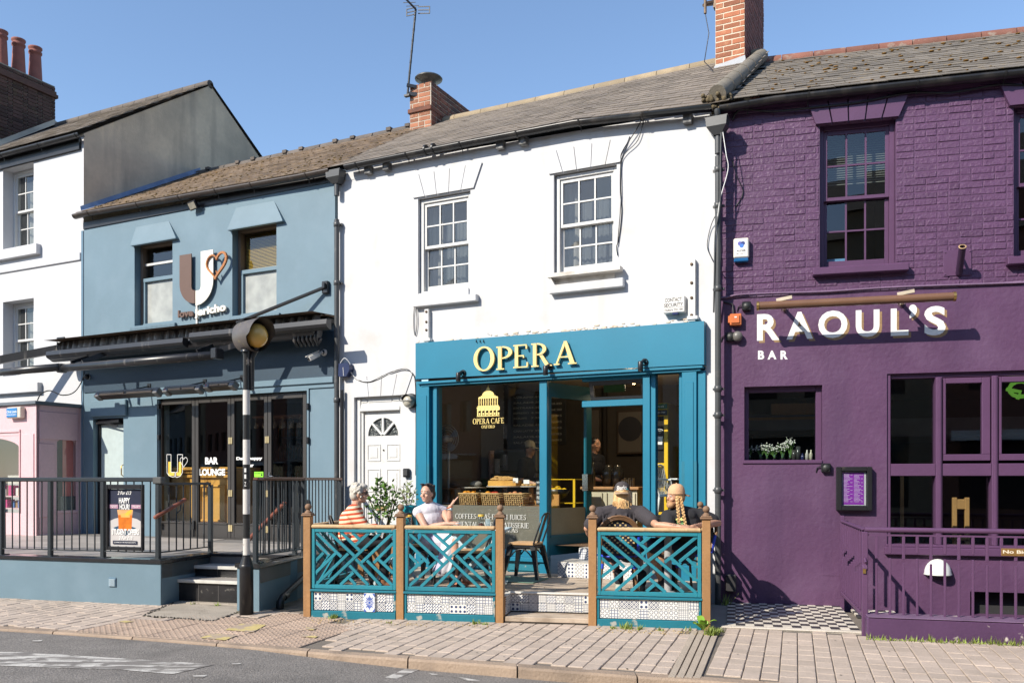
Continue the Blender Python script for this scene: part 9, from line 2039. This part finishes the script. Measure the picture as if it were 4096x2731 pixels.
for k in range(6):a=k*1.05;limb(c,[mid+Vector((.10*cos(a)-.03,.10*sin(a),-.05)),low+Vector((.11*cos(a),.09*sin(a),-.02))],[.022,.026],8)
addpart(t,'skirt',voxel(c,.010,2,mat('striped_linen',(.68,.66,.70),.9,.12,4,.4,30,streak=((.40,.36,.54),7,.56,.04,.8))),body)
c=MB();ell(c,hc_+Vector((.012,.024,.036)),hf,(.082,.078,.080));ell(c,hc_+Vector((.030,.06,-.01)),hf,(.05,.07,.075));ell(c,hc_+Vector((.03,.09,.04)),hf,(.045,.05,.045))
for k in range(40):a=random.uniform(0,6.28);c.ball(hc_+Vector((.012+.07*cos(a),.024+.07*sin(a)*.8,.07+.02*random.random())),.012,7,5)
addpart(t,'hair',voxel(c,.0064,1,mat('dark_brown_hair',(.030,.017,.011),.45,.3,60,.5,130)),body)
c=MB();F_,L_=basis(hf)
for sd in (-1,1):ell(c,hc_+F_*.045+L_*sd*.032+Vector((0,0,.102)),hf,(.020,.026,.010))
limb(c,[hc_+F_*.05-L_*.06+Vector((0,0,.098)),hc_+F_*.05+L_*.06+Vector((0,0,.098))],[.004,.004],6);addpart(t,'sunglasses',c.mesh('sunglasses',(MATS['dark_lens'],)),body)
c=MB();c.tube([wl4+Vector((.034*cos(a),.034*sin(a)*.8,-.006+.01*cos(a))) for a in [2*pi*k/14 for k in range(15)]],.006,6,caps=False);addpart(t,'bracelet',c.mesh('bracelet',(mat('coral_bead',(.55,.14,.05),.4),)),body)
c=MB();c.lathe([(0,0),(.016,0),(.016,.008),(0,.009)],wl4+Vector((.012,-.034,-.026)),14,axis=(.3,-1,0));c.tube([wl4+Vector((.031*cos(a),.031*sin(a)*.9,-.026)) for a in [2*pi*k/14 for k in range(15)]],.005,6,caps=False);addpart(t,'wristwatch',c.mesh('wristwatch',(mat('watch_steel',(.45,.50,.50),.25,metal=.5),)),body)
for i in (0,1):c=MB();g0=Vector((an[i].x,an[i].y,DZ));limb(c,[g0+Vector((-.03,.02,.012)),g0+Vector((.14,-.09,.012))],[.030,.028],8);addpart(t,'sandal',voxel(c,.008,1,mat('tan_sandal',(.45,.17,.09),.6)),body)

# --- long haired man from behind, arm along the rail
M_tee=mat('faded_black_cotton',(.042,.036,.040),.92,.12,5,.5,22,fine=.05)
def tattoo(mb,a,b,r_,n,word=None):
    pass
t=Thing('person','person seen from behind in charcoal cap with long blond hair and tattooed arm','person',ID)
Y0=8.92;f=(.10,1);J=dict(pelvis=pt(2480,2192,Y0),chest=pt(2478,2092,Y0-.04),neck=pt(2482,2024,Y0-.03),sl=pt(2402,2056,Y0-.04),sr=pt(2562,2052,Y0-.06));hc_=pt(2488,1976,Y0);hf=(.18,1)
er,wr=pt(2628,2100,8.36),pt(2718,2106,8.245);el_,wl4=pt(2348,2112,Y0-.05),pt(2372,2160,Y0+.20)
kn=[pt(2440,2165,Y0+.36),pt(2545,2165,Y0+.36)];an=[pt(2475,2330,Y0-.02),pt(2568,2335,Y0-.02)]
b=MB();torso(b,J,f,0,1.06);limb(b,[J['neck']-Vector((0,0,.03)),hc_-Vector((0,.01,.06))],[.052,.048]);head(b,hc_,hf)
arm(b,J['sr'],er,wr,1.0);arm(b,J['sl'],el_,wl4,1.0);hand(b,wr+Vector((.0,0,.004)),(1,-.10,-.10),(.1,-.35,1),1.08,curl=.22);hand(b,wl4,(.3,.9,-.1),(0,0,1),curl=.4)
for i in (0,1):leg(b,J['pelvis']+Vector(((-.08,.08)[i],.02,-.03)),kn[i],an[i])
body=addpart(t,'body',voxel(b,.0068,2,M_skin_tan));face(t,hc_,hf,body)
c=MB();torso(c,J,f,.020,1.06);
for a_,e_ in ((J['sr'],er),(J['sl'],el_)):limb(c,[a_,a_.lerp(e_,.35),a_.lerp(e_,.72)],[.082,.078,.074])
for k in range(9):x0_=random.uniform(2410,2550);limb(c,[pt(x0_,2050+random.uniform(0,20),Y0-.15),pt(x0_+random.uniform(-25,25),2110+random.uniform(0,30),Y0-.165)],[.010,.014],6)
addpart(t,'t_shirt',voxel(c,.0088,2,M_tee),body)
c=MB()
for i in (0,1):limb(c,[J['pelvis']+Vector(((-.08,.08)[i],0,-.04)),kn[i],kn[i].lerp(an[i],.2)],[.11,.085,.078])
addpart(t,'shorts',voxel(c,.011,2,mat('navy_shorts',(.030,.032,.055),.9)),body)
for i in (0,1):c=MB();shoe(c,an[i],(.05,1));addpart(t,'shoe',voxel(c,.007,2,mat('worn_trainer',((.36,.38,.33),(.16,.17,.14))[i],.8,.15,12) if i==0 else mat('dark_trainer',(.10,.105,.085),.8,.15,12)),body)
for i in (0,1):c=MB();limb(c,[an[i]+Vector((0,0,.02)),an[i]+Vector((0,0,.10))],[.046,.050],10);addpart(t,'sock',c.mesh('sock',(mat('black_sock',(.02,.02,.025),.95),)),body)
M_blond=mat('blond_hair',(.50,.29,.115),.45,.35,14,.5,90,rnd=.0,streak=((.68,.46,.22),40,.52,.06,.8))
c=MB();ell(c,hc_+Vector((0,-.025,.0)),hf,(.088,.084,.100));ell(c,hc_+Vector((-.005,-.05,-.085)),hf,(.050,.080,.085));ell(c,hc_+Vector((.02,-.055,-.13)),hf,(.04,.070,.06))
hb=addpart(t,'hair',voxel(c,.0075,2,M_blond),body)
c=MB()
for k in range(95):
    a=random.uniform(-1.35,1.35);x_=.088*sin(a);y_=-.085*cos(a);e_=random.uniform(-.26,-.13) if random.random()<.88 else random.uniform(-.36,-.28)
    c.tube([hc_+Vector((x_*.9,y_*.95-.0,.03)),hc_+Vector((x_*1.04,y_*1.05-.012,-.05)),hc_+Vector((x_*.92+random.gauss(0,.012),y_-.030,(e_-.05)/2)),hc_+Vector((x_*.75+random.gauss(0,.03),y_*.7-.055,e_))],[.007,.009,.0075,.002],5)
t.part('hair_strands',c,M_blond,hb,kind='stuff')
def cap(t,body,c,f,mt,tilt=.0,brim_dir=-1,brim_mt=None,ring=None):
    F_,L_=basis(f);m=MB();n=22;vs=[];base=c+Vector((0,0,.026));rows=8
    for i in range(rows+1):
        ph=(pi/2)*i/rows
        for k in range(n):
            a=2*pi*k/n;r_=cos(ph)**.72;p=base+F_*(.097*.92*cos(a)*r_)+L_*(.090*.92*sin(a)*r_)+Vector((0,0,.105*sin(ph)**.9));vs.append(p)
    m.add(vs,[(i*n+k,i*n+(k+1) % n,(i+1)*n+(k+1) % n,(i+1)*n+k) for i in range(rows) for k in range(n)],True);m.ball(base+Vector((0,0,.106)),.008,8,6)
    cp__=t.part('cap',m,mt,body)
    m=MB();vs=[];D_=F_*brim_dir
    for i in range(9):
        a=-.92+1.84*i/8;o=D_*cos(a)*.088+L_*sin(a)*.082;e=D_*(cos(a)*.088+.066*cos(a*.9))+L_*sin(a)*.086
        for q,dz in ((o,.002),(e,-.012-.010*abs(sin(a))),(e,-.019-.010*abs(sin(a))),(o,-.006)):vs.append(base+q+Vector((0,0,dz)))
    m.add(vs,[(i*4+j,(i+1)*4+j,(i+1)*4+(j+1) % 4,i*4+(j+1) % 4) for i in range(8) for j in range(4)],True);t.part('brim',m,brim_mt or mt,cp__);return cp__,base,F_,L_
cpp,base,F_,L_=cap(t,body,hc_+Vector((0,-.01,.0)),hf,mat('charcoal_cap',(.060,.050,.050),.9,.12,20,.4,90),brim_dir=-1,brim_mt=mat('tan_brim_edge',(.34,.24,.15),.9))
vs_,fs_=text_data('Sharks',.03);x0_=min(v[0] for v in vs_);x1_=max(v[0] for v in vs_);m=MB();out=[]
for v in vs_:
    q=(v[0]-x0_)/(x1_-x0_)-.5;zz_=v[1]*.062+.022+.012*q;a=q*1.25;r_=1-.28*(zz_/.105)**2;out.append(base+(-F_)*(.0985*cos(a)*r_)+L_*(-.088*sin(a)*r_*1.02)*1.0+Vector((0,0,zz_)))
m.add(out,fs_);t.part('cap_lettering',m,mat('cap_white',(.62,.60,.56),.8),cpp)
m=MB();q=base+(-F_)*(.0985)+L_*(-.046)+Vector((0,0,.030));m.add([q,q+Vector((.018,.004,.010)),q+Vector((.020,.006,-.004)),q+Vector((.006,0,-.010))],[(0,1,2,3)]);t.part('cap_motif',m,mat('cap_teal',(.02,.28,.30),.7),cpp)
def inked(t,body,a,b,r_,s_,up,off=.45,h=.020):
    """tattoo script lying on the upper camera side of a forearm"""
    ax=(b-a).normalized();L_=(b-a).length;up=Vector(up);n_=(up-ax*up.dot(ax)).normalized();sd=ax.cross(n_)
    vs_,fs_=text_data(s_,.0);x0_=min(v[0] for v in vs_);x1_=max(v[0] for v in vs_);m=MB();out=[]
    for v in vs_:
        u_=.12+.76*(v[0]-x0_)/(x1_-x0_);w_=(v[1]-.35)*h*1.5/r_;out.append(a+ax*(L_*u_)+(n_*cos(w_)+(-sd)*-sin(w_))*(r_+.0016))
    m.add(out,fs_);t.part('tattoo',m,mat('tattoo_ink',(.10,.075,.075),.6),body)
inked(t,body,er.lerp(wr,.15),wr,.033*.9+.001,'Maoria',(0,-.9,.45))
# --- man in the tan cap, arms folded over the corner of the rail
t=Thing('person','person in backward tan cap with blond braids leaning on the corner rail','person',ID)
Y0=8.80;f=(-.55,-.83);J=dict(pelvis=pt(2735,2190,Y0),chest=pt(2737,2098,Y0-.02),neck=pt(2722,2034,Y0-.04),sl=pt(2800,2062,Y0-.02),sr=pt(2672,2068,Y0-.02));hc_=pt(2702,1985,Y0-.05);hf=(-.93,-.36)
el_,wl4=pt(2872,2090,Y0-.03),pt(2768,2108,8.30);er,wr=pt(2672,2118,Y0-.18),pt(2748,2112,8.33)
kn=[pt(2592,2182,Y0-.06),pt(2625,2190,Y0+.22)];an=[pt(2650,2325,Y0+.02),pt(2690,2315,Y0+.24)]
b=MB();torso(b,J,f,0,1.0);limb(b,[J['neck']-Vector((0,0,.03)),hc_-Vector((-.01,.0,.06))],[.050,.047]);head(b,hc_,hf)
arm(b,J['sl'],el_,wl4,1.05);arm(b,J['sr'],er,wr,1.0);hand(b,wl4,(-1,-.05,.0),(0,-.3,1),1.0,curl=.25);hand(b,wr,(.9,-.3,.02),(0,-.4,1),1.0,curl=.5,thumb=-1)
for i in (0,1):leg(b,J['pelvis']+Vector((-.05,-.07+.14*i,-.03)),kn[i],an[i],1.04)
body=addpart(t,'body',voxel(b,.0068,2,M_skin_tan));face(t,hc_,hf,body)
c=MB();ell(c,hc_+Vector((-.055,-.022,-.085)),hf,(.040,.048,.040));ell(c,hc_+Vector((-.068,-.026,-.05)),hf,(.022,.030,.012));addpart(t,'beard',voxel(c,.0065,1,mat('sandy_beard',(.42,.24,.12),.8,.3,60,.5,120)),body)
c=MB();torso(c,J,f,.020,1.0)
for a_,e_ in ((J['sl'],el_),(J['sr'],er)):limb(c,[a_,a_.lerp(e_,.35),a_.lerp(e_,.68)],[.080,.076,.072])
addpart(t,'t_shirt',voxel(c,.0088,2,mat('black_cotton',(.020,.020,.023),.92,.12,5,.5,22)),body)
F_,L_=basis(f);lc=J['chest']+F_*(.115*.9+.022)+Vector((0,0,.045));m=MB();n=22
def onchest(x,z):return lc+L_*-x+Vector((0,0,z))-F_*(x*x*2.6+max(0,z)*.25)
m.add([onchest(.062*cos(2*pi*k/n),.052*sin(2*pi*k/n)) for k in range(n)],[tuple(range(n))]);lo_=t.part('shirt_logo',m,mat('logo_green',(.10,.24,.09),.8),body)
m=MB();m.add([onchest(.054*cos(pi*k/10),.004+.040*sin(pi*k/10))+F_*.003 for k in range(11)],[tuple(range(11))]);t.part('logo_band',m,mat('logo_yellow',(.70,.66,.22),.8),lo_)
vs_,fs_=text_data('CARHARTT',.02);x0_=min(v[0] for v in vs_);x1_=max(v[0] for v in vs_);m=MB();m.add([onchest(-.050+.10*(v[0]-x0_)/(x1_-x0_),-.010+v[1]*.026)+F_*.005 for v in vs_],fs_);t.part('shirt_lettering',m,M_black,lo_)
c=MB()
for i in (0,1):limb(c,[J['pelvis']+Vector((-.0,-.07+.14*i,-.04)),J['pelvis'].lerp(kn[i],.5),kn[i].lerp(J['pelvis'],.12)],[.115,.098,.086])
addpart(t,'shorts',voxel(c,.010,2,MATS['navy_shorts']),body)
for i in (0,1):
    c=MB();shoe(c,an[i],(-.9,-.3));addpart(t,'shoe',voxel(c,.007,2,mat('black_trainer',(.03,.03,.032),.7,.1,12)),body);c=MB();limb(c,[an[i]+Vector((0,0,.01)),an[i]+Vector((0,0,.11))],[.044,.047],10);addpart(t,'sock',c.mesh('sock',(MATS['black_sock'],)),body)
c=MB();F_,L_=basis(hf);ell(c,hc_-F_*.02,hf,(.085,.080,.090));hb=addpart(t,'hair',voxel(c,.0075,2,M_blond),body)
for sx,(x1_,y1_,Y1_) in ((1,(2742,2098,Y0-.20)),(-1,(2716,2092,Y0-.22))):
    p0=hc_+Vector((.035 if sx>0 else-.0,-.085 if sx>0 else-.095,-.015));p1=pt(x1_,y1_,Y1_);m=MB();n=17
    for k in range(n):
        q=p0.lerp(p1,k/(n-1));r_=.0155-.005*k/n;m.ball(q+Vector((.007*(-1)**k,0,0)),(r_,r_,r_*.85),9,6);m.ball(q+Vector((-.006*(-1)**k,-.005,.006)),(r_*.8,r_*.8,r_*.7),8,6)
    t.part('braid',m,M_blond,hb)
cap(t,body,hc_+Vector((.01,.0,.0)),hf,mat('tan_cap',(.60,.36,.20),.85,.08,20,.3,90),brim_dir=-1)
inked(t,body,el_.lerp(wl4,.45),wl4,.034,'orchid',(-.1,-.8,.6),h=.03)
# --- two members of staff inside, in the dim light
def staff(label,px,py,Y,f,hairc,capc=None,tee=(.02,.022,.03)):
    t=Thing('person',label,'person',ID);hc_=pt(px,py,Y);k=.93;up=Vector((0,0,1));F_,L_=basis(f)
    nk=hc_-up*.14-F_*.02;J=dict(neck=nk,chest=nk-up*.20,pelvis=nk-up*.56-F_*.0,sl=nk-up*.07+L_*.16,sr=nk-up*.07-L_*.16)
    b=MB();torso(b,J,f,0,1.0);limb(b,[nk-up*.03,hc_-up*.06],[.05,.047]);head(b,hc_,f)
    hands=[]
    for s_,q in ((1,'sl'),(-1,'sr')):e=J[q]-up*.25+L_*.04*s_-F_*.0;w_=e+F_*.20-up*.05-L_*.05*s_;arm(b,J[q],e,w_);hand(b,w_,F_-up*.2,up,curl=.5,thumb=-s_)
    fz=DZ+.33
    for s_ in (1,-1):h_=J['pelvis']+L_*.08*s_-up*.03;leg(b,h_,Vector((h_.x,h_.y,(h_.z+fz)/2+.02)),Vector((h_.x,h_.y,fz+.05)))
    body=addpart(t,'body',voxel(b,.011,2,M_skin));face(t,hc_,f,body);c=MB();torso(c,J,f,.016)
    for s_,q in ((1,'sl'),(-1,'sr')):limb(c,[J[q],J[q]-up*.16+L_*.03*s_],[.076,.07])
    addpart(t,'t_shirt',voxel(c,.011,2,mat('staff_tee',tee,.9)),body);c=MB()
    for s_ in (1,-1):limb(c,[J['pelvis']+L_*.08*s_,J['pelvis']+L_*.08*s_-up*.4,J['pelvis']+L_*.08*s_-up*.70],[.11,.08,.06])
    addpart(t,'trousers',voxel(c,.013,2,MATS['black_trousers']),body);c=MB();ell(c,hc_-F_*.022+up*.03,f,(.085,.08,.088));ell(c,hc_-F_*.10+up*.06,f,(.04,.04,.04))
    addpart(t,'hair',voxel(c,.009,1,hairc),body)
    if capc:cap(t,body,hc_,f,capc,brim_dir=1)
staff('dim figure of staff in a pale cap behind the coffee counter glass',2118,1795,12.6,(.8,-.5),MATS['dark_brown_hair'],mat('khaki_cap',(.42,.38,.28),.85))
staff('dark haired member of staff bending at the counter inside the doorway',2380,1778,12.5,(.7,-.6),mat('black_hair',(.012,.010,.010),.4,.2,40))
for t in THINGS:t.finish()
